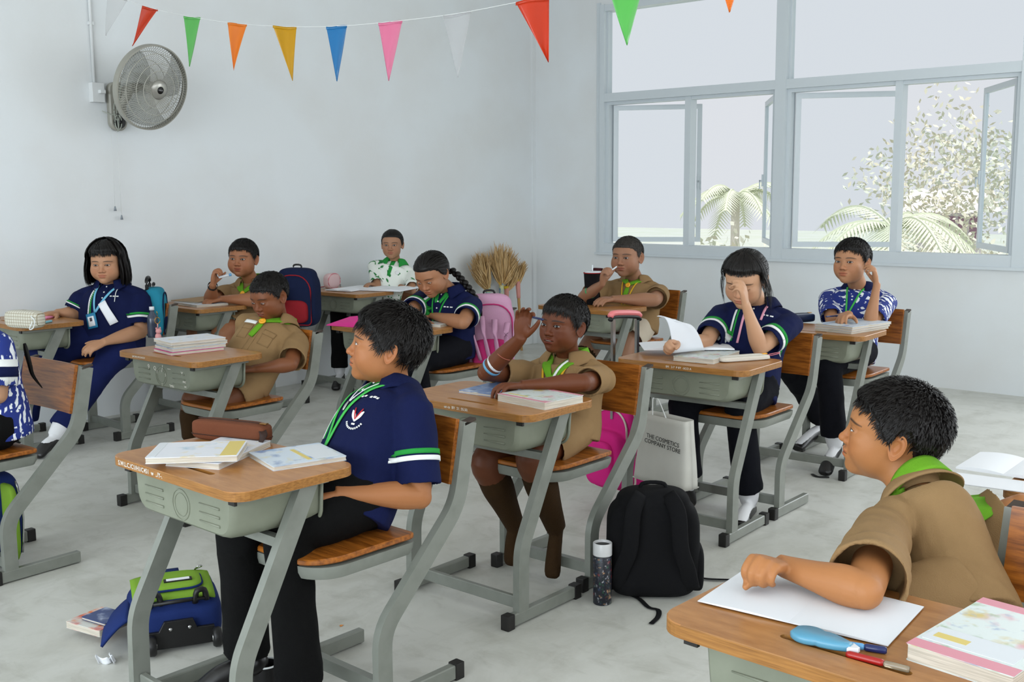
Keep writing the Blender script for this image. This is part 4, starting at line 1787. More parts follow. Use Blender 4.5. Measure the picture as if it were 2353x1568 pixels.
    for sd, (hip, K, An, toe) in LG.items():
        if outfit.get('legs') == 'shorts':
            e_ = hip + (K - hip) * outfit.get('short_len', .86)
            lg.append(cone_cup(hip, e_, [(0, .02), (.03, .076 * kf), (.5, .078 * kf), (1, .079 * kf), (1, .070 * kf), (.7, .066 * kf), (.68, .01)]))
        else:
            hem = An + (K - An) * outfit.get('hemup', .10)
            lg.append(tube([hip, hip + (K - hip) * .5, K - (K - hip) * .06, K + (hem - K) * .05, K + (hem - K) * .5, hem],
                           np.array([.082 * fat, .074 * fat, .062, .060, .058, .062]) * k, n=20, ref=(0, 1, 0) if abs(nrm(K - hip)[1]) < .8 else (1, 0, 0), samples=22))
            lg.append(ell(K, (.060 * k,) * 3))
    lv, lf = fuse([xf(p, None, -off) for p in lg], max(vox, .0078), 4)
    lv = wrinkle(lv, lf[0], lf[1], .0035, (9, 9, 9), seed + 5.0)
    obj('shorts' if outfit.get('legs') == 'shorts' else 'trousers', mesh_np('trousers', lv, lf[0], lf[1]), tm, root)
    for sd, (hip, K, An, toe) in LG.items():
        if legs[sd].get('nofoot'):
            continue
        fp = foot_parts(An, toe, k=k * .92)
        if outfit.get('sock') is not None:
            top = outfit.get('sock_top', .86)
            kk = An + (K - An) * top
            sp = [tube([kk, An + (K - An) * top * .75, An + (K - An) * top * .4, An], np.array([.053, .055, .044, .034]) * k * 1.04, n=16, ref=(0, 1, 0), samples=12)] + fp
            if top > .5:
                sp.append(tube([kk + (K - An) * .01, kk - (K - An) * .07], [.0575 * k, .0565 * k], n=16, ref=(0, 1, 0)))
            v_, f_ = fuse([xf(p, None, -off) for p in sp], .0075, 3)
            obj('sock', mesh_np('sock', v_, f_[0], f_[1]), outfit['sock'], root)
        if outfit.get('shoe') is not None:
            d = nrm(toe - An * np.array([1, 1, 0]) - np.array([0, 0, toe[2]]))
            sp = foot_parts(An - np.array([0, 0, .004]), toe + d * .008, k=k * 1.03)[:2]
            v_, f_ = fuse([xf(p, None, -off) for p in sp], .006, 2)
            # low vamp: keep what lies under a slanting line
            obj('shoe', mesh_np('shoe', v_ - np.array([0, 0, .006]), f_[0], f_[1]), outfit['shoe'], root)
    return dict(root=root, T=T, bvh=bvh, add=add, S=S, LG=LG, off=off, N=N, H=H, HM=HM, up=up, fw=fw, rt=rt)


def scout_kit(p, tag_side=1, tape=True, lift=0.0, grow=0.0, woggle=(0, -.095), wr=.017, kerchief=True, tail_to=None, pockets=True, lab='scout'):
    """lime neckerchief with a yellow woggle, name tape, placket, pocket flaps"""
    T, b, add = p['T'], p['bvh'], p['add']
    k = .0
    wx, wy = woggle
    kn = None
    def f(u, v):
        A = 2.5
        a = (u - .5) * 2 * A
        e = np.abs(u - .5) * 2
        rr = .068 + grow + .022 * v - .008 * e ** 2
        zz = .036 + lift - .044 * v - .050 * e ** 3
        x, y = rr * np.sin(a), -(rr - .006) * np.cos(a) + .004
        return T.N + T.rt * x[..., None] + T.fw * y[..., None] + T.up * zz[..., None]
    nk = add('neckerchief', grid(f, 44, 6, .006), M_SCARF)
    add('neckerchief_back', T.strip(b, [(0, .020), (0, -.02), (0, -.105)], [.058, .050, .004], nv=9, n=14, back=True, off=.006, thick=.003), M_SCARF, None, nk)
    for s in (-1, 1):
        add('neckerchief_fold', T.strip(b, [(s * .062, -.012), (s * .040, -.050), (wx, wy + .008)], [.020, .017, .008], nv=6, n=12, off=.006, thick=.004), M_SCARF, None, nk)
    tt = tail_to or (.012, wy - .085)
    add('neckerchief_tail', T.strip(b, [(wx, wy - .006), (wx + .003, wy - .035), tt], [.009, .014, .012], nv=5, n=10, off=.006, thick=.004), M_SCARF, None, nk)
    add('woggle', T.disc(b, (wx, wy), wr, off=.014, thick=.004, r0=0), M_GOLD)
    add('placket', T.strip(b, [(0, wy - .02), (0, -.30)], .013, nv=4, n=14, off=.0008, thick=.0012), M_KHAKI)
    if pockets:
        for s in (-1, 1):
            add('pocket_flap', T.patch(b, (s * .062, -.135), .060, .026, nu=7, nv=4, off=.0022, thick=.002), M_KHAKI)
            add('pocket', T.patch(b, (s * .062, -.170), .056, .060, nu=7, nv=6, off=.0008, thick=.0012), M_KHAKI)
        if tape:
          add('name_tape', T.patch(b, (tag_side * .066, -.105), .075, .019, nu=8, nv=4, off=.0028, thick=.001), M_WHITEC)
    for sd, (Sh, E, _, _) in p['S'].items():
        s = 1 if sd == 'R' else -1
    return p


def polo_kit(p, green=False, sleeve=(.52, .58, .60, .66), r=.095):
    T, b, add = p['T'], p['bvh'], p['add']
    add('placket', T.strip(b, [(0, -.030), (0, -.14)], [.014, .013], nv=5, n=12, off=.0008, thick=.0012), M_NAVY)
    if green:
        for s in (-1, 1):
            add('neck_facing', T.strip(b, [(s * .030, -.026), (s * .010, -.075)], [.013, .008], nv=4, n=8, off=.003, thick=.0012), M_GREENC)
    add('piping', T.strip(b, [(.060, -.016), (.076, -.09), (.080, -.23)], .0042, nv=3, n=16, off=.001, thick=.001), M_WHITEC)
    add('piping', T.strip(b, [(.050, -.018), (.064, -.09), (.068, -.23)], .0040, nv=3, n=16, off=.001, thick=.001), M_GREENC)
    for sd, (Sh, E, _, _) in p['S'].items():
        add('sleeve_stripe', arm_band(b, Sh, E, sleeve[0], sleeve[1], r=r), M_GREENC)
        add('sleeve_stripe', arm_band(b, Sh, E, sleeve[2], sleeve[3], r=r), M_WHITEC)
    for i in range(3):
        add('button', T.disc(b, (.001, -.035 - .034 * i), .005, nu=10, nv=3, off=.003, thick=.0012), M_WHITEC)
    return p
# ---------------------------------------------------------------- the pupils
BOY = dict(top=.016, side=.005, back=.011, len=.022, bang=.045, lift=.005, n=2600)


def HB(**k):
    d = dict(BOY)
    d.update(k)
    return d


# --- near left: boy in navy polo, gazing up
cx, cy = 1.84, 2.27
p6 = person('boy in navy polo with green lanyard gazing up, at the desk with brown pencil case', (178, 122, 80),
            N=U(912, 880, y=2.28), H=U(884, 798, y=2.29), face=(140, 9, 2), taz=168, P=(cx + .085, cy, .555),
            arms={'L': dict(E=U(962, 1140, y=2.065), W=U(775, 1132, y=2.165), X=(-.8, .55, -.1), Z=(0, -.2, 1), sleeve=.74),
                  'R': dict(E=U(850, 1130, y=2.46), W=U(745, 1150, y=2.34), X=(-.8, -.5, -.1), Z=(0, .2, 1), sleeve=.7)},
            legs={'L': dict(K=(1.675, 2.225, .52), A=(1.70, 2.225, .09)), 'R': dict(K=(1.645, 2.39, .52), A=(1.68, 2.43, .12), toe=(1.55, 2.50, .03))},
            outfit=dict(shirt=M_NAVY, trousers=M_BLACKC, shoe=M_SHOE, hem=.06, hemup=.02), hair=HB(top=.020, side=.0065, back=.014, len=.030, bang=.055, lift=.009, n=5000, mess=1.1),
            hs=1.04, k=1.06, fat=1.10, q=dict(chub=.75, mouth=.0045, open=(.0056, .0030)), gaze=(.05, 1, .12), hi=1.35, vox=.0042, seed=1)
polo_kit(p6, green=True, sleeve=(.50, .555, .575, .63))

# --- centre: scout boy with a pen at his temple
cx, cy = 2.97, 2.40
p7 = person('scout boy in khaki shirt holding a pen to his temple, at the centre desk', (112, 66, 40),
            N=U(1308, 815, y=2.42), H=U(1293, 750, y=2.40), face=(181, 4, 3), taz=188, P=(cx + .08, cy, .55),
            arms={'L': dict(sr=.86, Epx=(1340, 880), Lu=.20, Wpx=(1192, 886), Lf=.20, Wfar=True, Xpx=(1125, 888), Z=(.2, 0, 1), sleeve=.62, hand=dict(curl=(30, 30, 20), spread=7, thumb=(.65, .55, -.45))),
                  'R': dict(sr=.9, Epx=(1118, 856), Lu=.27, Wpx=(1196, 778), Lf=.20, Wfar=False, X=(.05, -.12, 1), Z=(.55, .75, .1), sleeve=.60,
                            hand=dict(fingers=[(35, 45, 20), (28, 35, 20), (22, 30, 18), (15, 25, 15)], spread=8, thumb=(.70, .45, -.55)))},
            legs={'L': dict(K=U(1222, 1050, y=2.33), A=U(1278, 1215, y=2.34), toe=U(1268, 1330, z=.02)), 'R': dict(K=U(1118, 1062, y=2.52), A=U(1182, 1205, y=2.52), toe=U(1172, 1300, z=.02))},
            outfit=dict(shirt=M_KHAKI, trousers=M_KHAKI, legs='shorts', short_len=.72, sock=M_SOCKB, sock_top=.80, hem=.05, flare=.003, collar_k=dict(out=.045, drop=.034, point=.05)),
            hair=HB(top=.013, side=.004, back=.009, len=.020, bang=.042, n=4500), hs=.95, k=1.04, fat=1.0, q=dict(chub=.25, mouth=.006, open=(.0052, .0028)), gaze=(-.25, 1, .10), hi=1.3, vox=.0042, seed=2)
scout_kit(p7, tape=False, pockets=False, woggle=(.0, -.125))

# --- left middle: scout boy looking down
cx, cy = 2.87, 4.17
p3 = person('scout boy in khaki shirt looking down at his lap, yellow woggle on lime neckerchief', (132, 84, 54),
            N=U(646, 732, y=4.17), H=U(619, 683, y=4.15), face=(187, -20, 0), taz=196, P=(cx + .045, cy, .55),
            arms={'L': dict(Epx=(668, 838), Lu=.20, W=U(584, 848, y=4.02), X=(-.9, .35, .05), Z=(0, -.2, 1), sleeve=.66),
                  'R': dict(Epx=(575, 838), Efar=True, W=U(560, 862, y=4.25), X=(-.5, -.8, -.1), Z=(0, 0, 1), sleeve=.66)},
            legs={'L': dict(K=U(520, 925, y=4.10), A=U(512, 1030, y=4.12)), 'R': dict(K=U(448, 918, y=4.30), A=U(437, 1010, y=4.30))},
            outfit=dict(shirt=M_KHAKI, trousers=M_KHAKI, legs='shorts', short_len=.72, sock=M_SOCKB, sock_top=.72, hem=.04, flare=.003, collar_k=dict(out=.042, drop=.034, point=.045)),
            hair=HB(top=.010, side=.003, back=.006, len=.012, bang=.02, line=HL_BUZZ, lift=.003, n=2600), hs=.98, k=1.06, fat=1.0, q=dict(chub=.35, mouth=.005, open=(.0016, .0034)), gaze=(0, 1, -.5), hi=.9, seed=3)
scout_kit(p3, tag_side=1)

# --- back left: girl with bobbed hair
cx, cy = 3.16, 5.85


def bob(cap):
    return falling(cap, 3000, (-180, 180), (-.105, -.118), off=.014, wid=.0030, seed=5, flare=1.10)


def bob_hair(cap):
    A_ = falling(cap, 900, (58, 180), (-.100, -.120), off=.016, wid=.0034, seed=5, flare=1.12)
    B_ = falling(cap, 900, (-180, -58), (-.100, -.120), off=.016, wid=.0034, seed=6, flare=1.12)
    C_ = falling(cap, 420, (-58, 58), (0, 0), off=.008, wid=.0024, seed=7, el_end=(14, 34), swing=-.12)
    V1, l1, t1, _ = join_np([(A_, (0, 0, 0)), (B_, (0, 0, 0)), (C_, (0, 0, 0))])
    return V1, (l1, t1)


p1 = person('girl with straight bobbed hair and two badges on lanyards looking at the camera', (196, 150, 118),
            N=U(258, 648, y=5.86), H=U(244, 606, y=5.84), face=(224, -6, 0), taz=216, P=(cx + .03, cy - .02, .56),
            arms={'L': dict(E=U(322, 762, y=5.66), W=U(240, 786, y=5.62), X=(-.8, .1, -.25), Z=(-.1, -.5, .8), sleeve=.70, hand=dict(curl=(24, 30, 18))),
                  'R': dict(E=U(172, 722, y=6.0), W=U(132, 718, z=.725), X=(-1, -.1, -.05), Z=(0, 0, 1), sleeve=.70)},
            legs={'L': dict(K=U(238, 848, y=5.66), A=(2.72, 5.62, .10), toe=(2.60, 5.58, .02)), 'R': dict(K=(2.80, 5.92, .52), A=(2.70, 5.95, .10))},
            outfit=dict(shirt=M_NAVY, trousers=cloth('blue_trouser_cloth', (20, 30, 78), (16, 24, 62)), shoe=M_SHOE, sock=M_SOCKW, sock_top=.3, hemup=.12),
            hair=dict(top=.014, side=.012, back=.014, line=HL_GIRL, short=False, extra=[bob_hair]),
            hs=1.08, k=1.16, fat=1.16, q=dict(chub=.8, open=(.0044, .0026)), gaze=(0, 1, 0), hi=.8, seed=4)
polo_kit(p1)

# --- back: scout boy by the wall holding a pen
cx, cy = 4.21, 5.90
p2 = person('chubby scout boy by the left wall raising a white pen beside his face', (170, 118, 86),
            N=U(578, 642, y=5.92), H=U(558, 596, y=5.88), face=(213, 0, 2), taz=208, P=(cx + .03, cy, .56),
            arms={'L': dict(Epx=(598, 690), W=U(508, 687, z=.735), X=(-1, .1, -.05), Z=(0, -.25, 1), sleeve=.62, hand=dict(curl=(30, 35, 20))),
                  'R': dict(Epx=(484, 692), Wpx=(489, 654), Wfar=False, X=(.10, -.15, 1), Z=(-.5, .6, .1), sleeve=.62, hand=dict(curl=(60, 65, 30), thumb=(.7, .4, -.6)))},
            legs={'L': dict(K=(3.90, 5.76, .53), A=(3.93, 5.76, .10)), 'R': dict(K=(3.88, 6.0, .53), A=(3.93, 6.0, .10))},
            outfit=dict(shirt=M_KHAKI, trousers=M_KHAKI, legs='shorts', short_len=.85, sock=M_SOCKB, shoe=M_SHOE, collar_k=dict(out=.042, drop=.034, point=.045)),
            hair=HB(top=.012, side=.003, back=.008, len=.018, bang=.028, line=HL_BUZZ), hs=1.10, k=1.16, fat=1.18, q=dict(chub=1.1, mouth=.003), gaze=(0, 1, 0), hi=.7, seed=6)
scout_kit(p2, tag_side=1)

# --- back corner: girl in the green flowered shirt
cx, cy = 5.38, 5.93
p4 = person('girl in white and green flowered shirt with ponytail, seated in the back corner', (180, 138, 110),
            N=U(909, 600, y=5.95), H=U(901, 563, y=5.93), face=(217, -3, 0), taz=212, P=(cx + .02, cy, .56),
            arms={'L': dict(Epx=(948, 668), Lu=.22, Wpx=(912, 656), Wfar=True, X=(-1, .2, .05), Z=(0, -.2, 1), sleeve=.66),
                  'R': dict(Epx=(868, 662), W=U(860, 652, z=.73), X=(-1, -.1, .0), Z=(0, 0, 1), sleeve=.66)},
            legs={'L': dict(K=(5.06, 5.80, .53), A=(5.05, 5.80, .10)), 'R': dict(K=(5.04, 6.0, .53), A=(5.02, 5.98, .10))},
            outfit=dict(shirt=M_BATIKG, collar=M_GREENC, trousers=M_BLACKC, shoe=M_SHOE, sock=M_SOCKW, sock_top=.3, collar_k=dict(out=.04, point=.04)),
            hair=dict(top=.007, side=.005, back=.008, line=HL_GIRL, short=False, extra=[lambda c: pulled(c, 1500, (0, -.112, .0), seed=3),
                      lambda c: tail([(0, -.105, .0), (-.004, -.125, -.012), (-.008, -.125, -.05), (-.010, -.115, -.09)], .020, 260, seed=3)]),
            hs=.98, k=1.0, fat=.86, q=dict(chub=.1, open=(.0054, .0030)), gaze=(0, 1, 0), hi=.7, seed=7)
p4['add']('shirt_badge', p4['T'].disc(p4['bvh'], (-.058, -.11), .017, off=.003), M_WHITEC)
p4['add']('placket', p4['T'].strip(p4['bvh'], [(0, -.02), (0, -.15)], [.016, .010], nv=4), M_GREENC)

# --- middle: girl with a braid bent over her desk
cx, cy = 4.18, 4.10


def braid(cap):
    pts = [(.02, -.108, -.02), (-.050, -.110, -.055), (-.090, -.100, -.10), (-.125, -.085, -.150), (-.150, -.070, -.205), (-.160, -.060, -.25)]
    C = resample(np.array(pts), 22)
    parts = []
    for i in range(2, 21):
        c = C[i]
        t = nrm(C[min(i + 1, 21)] - C[i - 1])
        sd = nrm(np.cross(t, [0, 1, 0])) * (1 if i % 2 else -1)
        parts.append(ell(c + sd * .008, (.016, .012, .019), frame3(nrm(t + sd * .6), (0, 1, 0)) @ roty(math.pi / 2), 12, 8))
    V, F = merge(parts)
    q = [(v, (0, 0, 0)) for v in [(V, F), tail([pts[-1], (-.160, -.055, -.30)], .012, 80, seed=2, K=5)]]
    V, l, t, _ = join_np(q)
    return V, (l, t)


p5 = person('girl with a side braid in navy polo bending over her writing', (176, 128, 96),
            N=U(1030, 660, y=4.08), H=U(992, 632, y=4.08), face=(192, -30, -4), taz=192, P=(cx + .02, cy, .56),
            arms={'L': dict(Epx=(1064, 742), Lu=.22, W=U(988, 724, z=.735), X=(-1, .25, -.15), Z=(0, -.1, 1), sleeve=.62, hand=dict(curl=(35, 40, 20))),
                  'R': dict(Epx=(938, 722), Lu=.24, W=U(965, 732, z=.735), X=(-.5, -.8, -.1), Z=(0, 0, 1), sleeve=.62, hand=dict(curl=(35, 40, 20)))},
            legs={'L': dict(K=(3.86, 3.99, .53), A=(3.90, 3.97, .10)), 'R': dict(K=(3.85, 4.2, .53), A=(3.90, 4.24, .10))},
            outfit=dict(shirt=M_NAVY, trousers=M_NAVYD, shoe=M_SHOE, sock=M_SOCKW, sock_top=.3),
            hair=dict(top=.008, side=.007, back=.010, line=HL_GIRL, short=False, extra=[lambda c: pulled(c, 2200, (.02, -.112, -.02), seed=8, part=1), braid]),
            hs=1.04, k=1.10, fat=1.05, q=dict(chub=.5, open=(.0010, .0036)), gaze=(0, 1, -.6), hi=.85, seed=8)
polo_kit(p5, green=True)

# --- right of centre: scout boy with a drinking straw
cx, cy = 5.63, 3.90
p8 = person('scout boy sucking a straw at the desk with the black tumbler', (168, 126, 100),
            N=U(1462, 640, y=3.92), H=U(1441, 592, y=3.90), face=(190, -2, 0), taz=196, P=(cx + .02, cy, .57),
            arms={'L': dict(Epx=(1503, 690), Lu=.22, Wpx=(1402, 687), Lf=.21, Wfar=True, X=(-1, .15, .0), Z=(0, -.2, 1), sleeve=.58),
                  'R': dict(Epx=(1342, 684), Lu=.25, Wpx=(1384, 652), Lf=.20, Wfar=False, X=(-.2, -.25, .9), Z=(-.2, .8, .2), sleeve=.62, hand=dict(curl=(60, 60, 30)))},
            legs={'L': dict(K=U(1437, 790, y=3.80), A=(5.22, 3.74, .10)), 'R': dict(K=U(1372, 772, y=4.08), A=(5.18, 4.12, .10))},
            outfit=dict(shirt=M_KHAKI, trousers=cloth('pale_khaki_cotton', (196, 184, 166), (186, 172, 152)), legs='shorts', short_len=.86, sock=M_SOCKB, shoe=M_SHOE, collar_k=dict(out=.042, drop=.034, point=.045)),
            hair=HB(top=.007, side=.003, back=.005, len=.008, bang=.010, line=HL_BUZZ, lift=.002, n=2400, mat=mat('cropped_hair', (52, 48, 44), .6, .3)),
            hs=1.16, k=1.20, fat=1.12, q=dict(chub=1.0, open=(.0046, .0028)), gaze=(-.05, 1, 0), hi=.75, seed=9)
scout_kit(p8, pockets=False)

# --- right: girl resting her forehead on her hand
cx, cy = 4.15, 2.28


def loose(cap):
    A_ = falling(cap, 700, (-62, 62), (0, 0), off=.008, wid=.0024, seed=17, el_end=(20, 34), swing=.10)
    B_ = falling(cap, 40, (60, 80), (-.05, -.13), off=.010, wid=.0014, seed=18, flare=1.1)
    C_ = falling(cap, 50, (-84, -60), (-.05, -.15), off=.010, wid=.0014, seed=19, flare=1.2)
    V1, l1, t1, _ = join_np([(A_, (0, 0, 0)), (B_, (0, 0, 0)), (C_, (0, 0, 0))])
    return V1, (l1, t1)


p9 = person('girl in navy polo reading with her forehead propped on her hand', (206, 162, 130),
            N=U(1746, 694, y=2.30), H=U(1712, 644, y=2.29), face=(190, -24, 3), taz=196, P=(cx + .03, cy, .56),
            arms={'L': dict(Epx=(1746, 800), Lu=.23, Wpx=(1714, 702), Wfar=False, X=(-.20, .10, 1), Z=(.2, -.9, .1), sleeve=.62, hand=dict(fingers=[(20, 40, 25), (30, 45, 25), (40, 50, 25), (50, 55, 25)], thumb=(.7, .5, -.4))),
                  'R': dict(Epx=(1622, 786), Lu=.25, Wpx=(1553, 793), Lf=.20, X=(-1, .0, .05), Z=(0, .8, .6), sleeve=.70, hand=dict(curl=(75, 80, 45), thumb=(.75, .25, -.55), tcurl=35))},
            legs={'L': dict(K=U(1700, 940, y=2.20), A=U(1722, 1155, y=2.20), toe=U(1700, 1205, z=.03)), 'R': dict(K=U(1570, 930, y=2.42), A=U(1580, 1120, y=2.42), toe=U(1584, 1160, z=.03))},
            outfit=dict(shirt=M_NAVY, trousers=M_NAVYD, shoe=M_SHOE, sock=M_SOCKW, sock_top=.35, hemup=.14, hem=.07),
            hair=dict(top=.010, side=.008, back=.010, line=HL_GIRL, short=False, extra=[lambda c: pulled(c, 1800, (0, -.112, .0), seed=10), loose,
                      lambda c: tail([(0, -.105, .0), (-.01, -.135, -.02), (-.01, -.135, -.08), (-.01, -.11, -.15)], .022, 260, seed=3)]),
            hs=1.08, k=1.08, fat=1.0, q=dict(chub=.4, closed=True), hi=.85, seed=10, vox=.0045)
polo_kit(p9)

# --- right back: boy with the flowered shirt touching his ear
cx, cy = 5.37, 2.34
p10 = person('boy in blue flowered shirt with his hand at his ear, by the window', (190, 142, 108),
             N=U(1976, 658, y=2.36), H=U(1956, 604, y=2.34), face=(178, 2, 0), taz=188, P=(cx + .03, cy, .56),
             arms={'L': dict(Epx=(1998, 748), Lu=.24, Wpx=(2016, 650), Wfar=False, X=(-.05, .20, 1), Z=(.4, -.8, .1), sleeve=.60, hand=dict(fingers=[(30, 40, 20), (45, 50, 25), (55, 55, 25), (60, 60, 30)], thumb=(.7, .5, -.4))),
                   'R': dict(Epx=(1912, 742), Lu=.24, Wpx=(1950, 722), Lf=.18, X=(-1, .0, -.1), Z=(.1, .1, 1), sleeve=.66, hand=dict(curl=(25, 35, 20), spread=8))},
             legs={'L': dict(K=(5.0, 2.26, .53), A=(5.06, 2.24, .12)), 'R': dict(K=(5.05, 2.50, .50), A=U(1897, 972, z=.13), toe=U(1832, 1028, z=.05))},
             outfit=dict(shirt=M_BATIK, collar=M_NAVY, trousers=M_NAVYD, shoe=M_SHOE, sock=M_SOCKW, sock_top=.35, hemup=.14),
             hair=HB(top=.014, side=.005, back=.010, len=.020, bang=.035, n=2600), hs=1.06, k=1.08, fat=.95, q=dict(chub=.3), gaze=(-.25, 1, 0), hi=.85, seed=11)

# --- foreground right: scout boy twisted round on his chair
p11 = person('scout boy in the right foreground turned sideways, forearm across a blank notebook', (186, 130, 84),
             N=U(2098, 1132, y=.83), H=U(2046, 1000, y=.90), face=(113, 8, 4), taz=122, P=(2.15, .69, .56),
             arms={'L': dict(S=U(2028, 1222, y=.80), E=U(1985, 1358, z=.735), W=U(1795, 1300, z=.735), Xpx=(1722, 1290), X=None, Z=(-.1, -.1, 1), sleeve=.70, hand=dict(curl=(62, 70, 40), thumb=(.80, .10, -.62), tcurl=30)),
                   'R': dict(Epx=(2345, 1168), Lu=.24, Efar=True, W=U(2490, 1210, y=.98), X=(-.2, -1, -.2), Z=(0, 0, 1), sleeve=.72)},
             legs={'L': dict(K=(1.80, .86, .53), A=(1.82, .95, .10)), 'R': dict(K=(1.98, .98, .53), A=(2.0, 1.02, .10))},
             outfit=dict(shirt=M_KHAKI, trousers=M_KHAKI, legs='shorts', short_len=.85, sock=M_SOCKB, shoe=M_SHOE, flare=.009, fold=.0045, collar_k=dict(out=.045, drop=.03, point=.03)),
             hair=HB(top=.017, side=.006, back=.013, len=.018, bang=.032, lift=.006, low=.14, n=5000), hs=1.04, k=1.06, fat=.98, q=dict(chub=.45, mouth=.004, open=(.0040, .0026)), gaze=(.1, 1, .1), hi=1.35, vox=.004, seed=12)
scout_kit(p11, lift=.014, grow=.010)

# --- left edge: girl in the blue and white flowered shirt, mostly outside the picture
cx, cy = 1.66, 4.05
p12 = person('girl in blue and white flowered shirt cut off by the left picture edge', (190, 148, 118),
             N=U(-70, 735, y=4.05), H=U(-112, 655, y=4.05), face=(180, -10, 0), taz=186, P=(cx + .06, cy, .56),
             arms={'L': dict(E=U(-6, 905, y=3.88), W=U(-70, 850, y=3.95), X=(-1, 0, 0), Z=(0, 0, 1), sleeve=.72),
                   'R': dict(E=(1.5, 4.25, .62), W=(1.36, 4.15, .72), X=(-1, 0, 0), Z=(0, 0, 1), sleeve=.7)},
             legs={'L': dict(K=(1.34, 3.95, .52), A=(1.40, 3.93, .10)), 'R': dict(K=(1.34, 4.15, .52), A=(1.50, 4.16, .10))},
             outfit=dict(shirt=M_BATIK, collar=M_NAVY, trousers=M_BLACKC, shoe=M_SHOE),
             hair=dict(top=.008, side=.008, back=.010, line=HL_GIRL, short=False, extra=[lambda c: pulled(c, 900, (0, -.112, -.02), seed=12)]),
             hs=1.05, k=1.08, fat=1.08, hi=.5, seed=13)

hp_ = [U(56, 790, y=4.03), U(66, 830, y=4.02), U(75, 862, y=4.02), U(97, 892, y=4.0)]
V, f = tail(hp_, .008, 60, seed=4, taper=.2)
p12['add']('sleeve_panel', arm_band(p12['bvh'], p12['S']['L'][0], p12['S']['L'][1], .30, .84), M_WHITEC)
p12['add']('sleeve_stripe', arm_band(p12['bvh'], p12['S']['L'][0], p12['S']['L'][1], .45, .66, off=.005), M_NAVY)
obj('hair_tail', mesh_np('hair_tail', V - p12['off'], f[0], f[1]), M_HAIR, p12['root'])
# ---------------------------------------------------------------- books and things on the desks
def printed(name, base, cols, scale=22, band=None, thr=.56):
    """paper with loosely coloured printed pictures"""
    m = bpy.data.materials.new(name)
    m.use_nodes = True
    N, L = m.node_tree.nodes, m.node_tree.links
    b = N['Principled BSDF']
    b.inputs['Roughness'].default_value = .42
    tc = N.new('ShaderNodeTexCoord')
    prev = None
    for i, c in enumerate(cols):
        mp = N.new('ShaderNodeMapping')
        mp.inputs['Location'].default_value = (i * 2.3 + len(name), i * 1.1, 0)
        L.new(tc.outputs['Object'], mp.inputs[0])
        nz = N.new('ShaderNodeTexNoise')
        nz.inputs['Scale'].default_value = scale * (1 + .35 * i)
        nz.inputs['Detail'].default_value = 3
        L.new(mp.outputs[0], nz.inputs[0])
        cr = N.new('ShaderNodeValToRGB')
        cr.color_ramp.elements[0].position, cr.color_ramp.elements[1].position = thr, thr + .16
        L.new(nz.outputs[0], cr.inputs[0])
        mx = N.new('ShaderNodeMix')
        mx.data_type = 'RGBA'
        L.new(cr.outputs[0], mx.inputs[0])
        if prev is None:
            mx.inputs[6].default_value = (*lin(base), 1)
        else:
            L.new(prev, mx.inputs[6])
        mx.inputs[7].default_value = (*lin(c), 1)
        prev = mx.outputs[2]
    L.new(prev, b.inputs['Base Color'])
    return m


M_BP, M_BY, M_BB = mat('print_pink', (206, 140, 152), .5, .2), mat('print_yellow', (206, 186, 110), .5, .2), mat('print_blue', (120, 152, 186), .5, .2)
M_BW = mat('print_white', (206, 210, 214), .5, .2)
PR = {'sky': printed('cover_sky', (196, 206, 216), [(136, 164, 196), (206, 198, 160), (120, 140, 176)], 13),
      'white': printed('cover_white', (214, 216, 222), [(160, 184, 198), (214, 196, 140), (206, 210, 220)], 18, thr=.6),
      'pink': printed('cover_pink', (206, 214, 212), [(206, 150, 160), (196, 176, 110), (140, 164, 120), (150, 166, 190)], 17, thr=.59),
      'blue': printed('cover_blue', (110, 134, 176), [(190, 200, 214), (70, 84, 130), (200, 200, 190)], 18),
      'grey': printed('cover_grey', (196, 198, 202), [(150, 160, 176), (190, 176, 150)], 20),
      'brown': mat('kraft_cover', (168, 138, 104), .7, .2), 'red': printed('cover_red', (206, 206, 200), [(196, 50, 34), (216, 110, 40)], 14, thr=.5),
      'magenta': mat('cover_magenta', (196, 70, 124), .5, .3), 'navy': printed('cover_navy', (60, 76, 120), [(180, 190, 210), (36, 44, 84)], 16)}
M_RULE = mat('ruled_paper', (218, 221, 226), .6, .2)


def quad(pxs, z):
    """three pixels (corner, along, across) on the plane z -> origin and two perpendicular edges"""
    A, B, D = (U(*p, z=z) for p in pxs)
    u = B - A
    v = D - A
    v = v - u * (v @ u) / (u @ u)
    return A, u, v


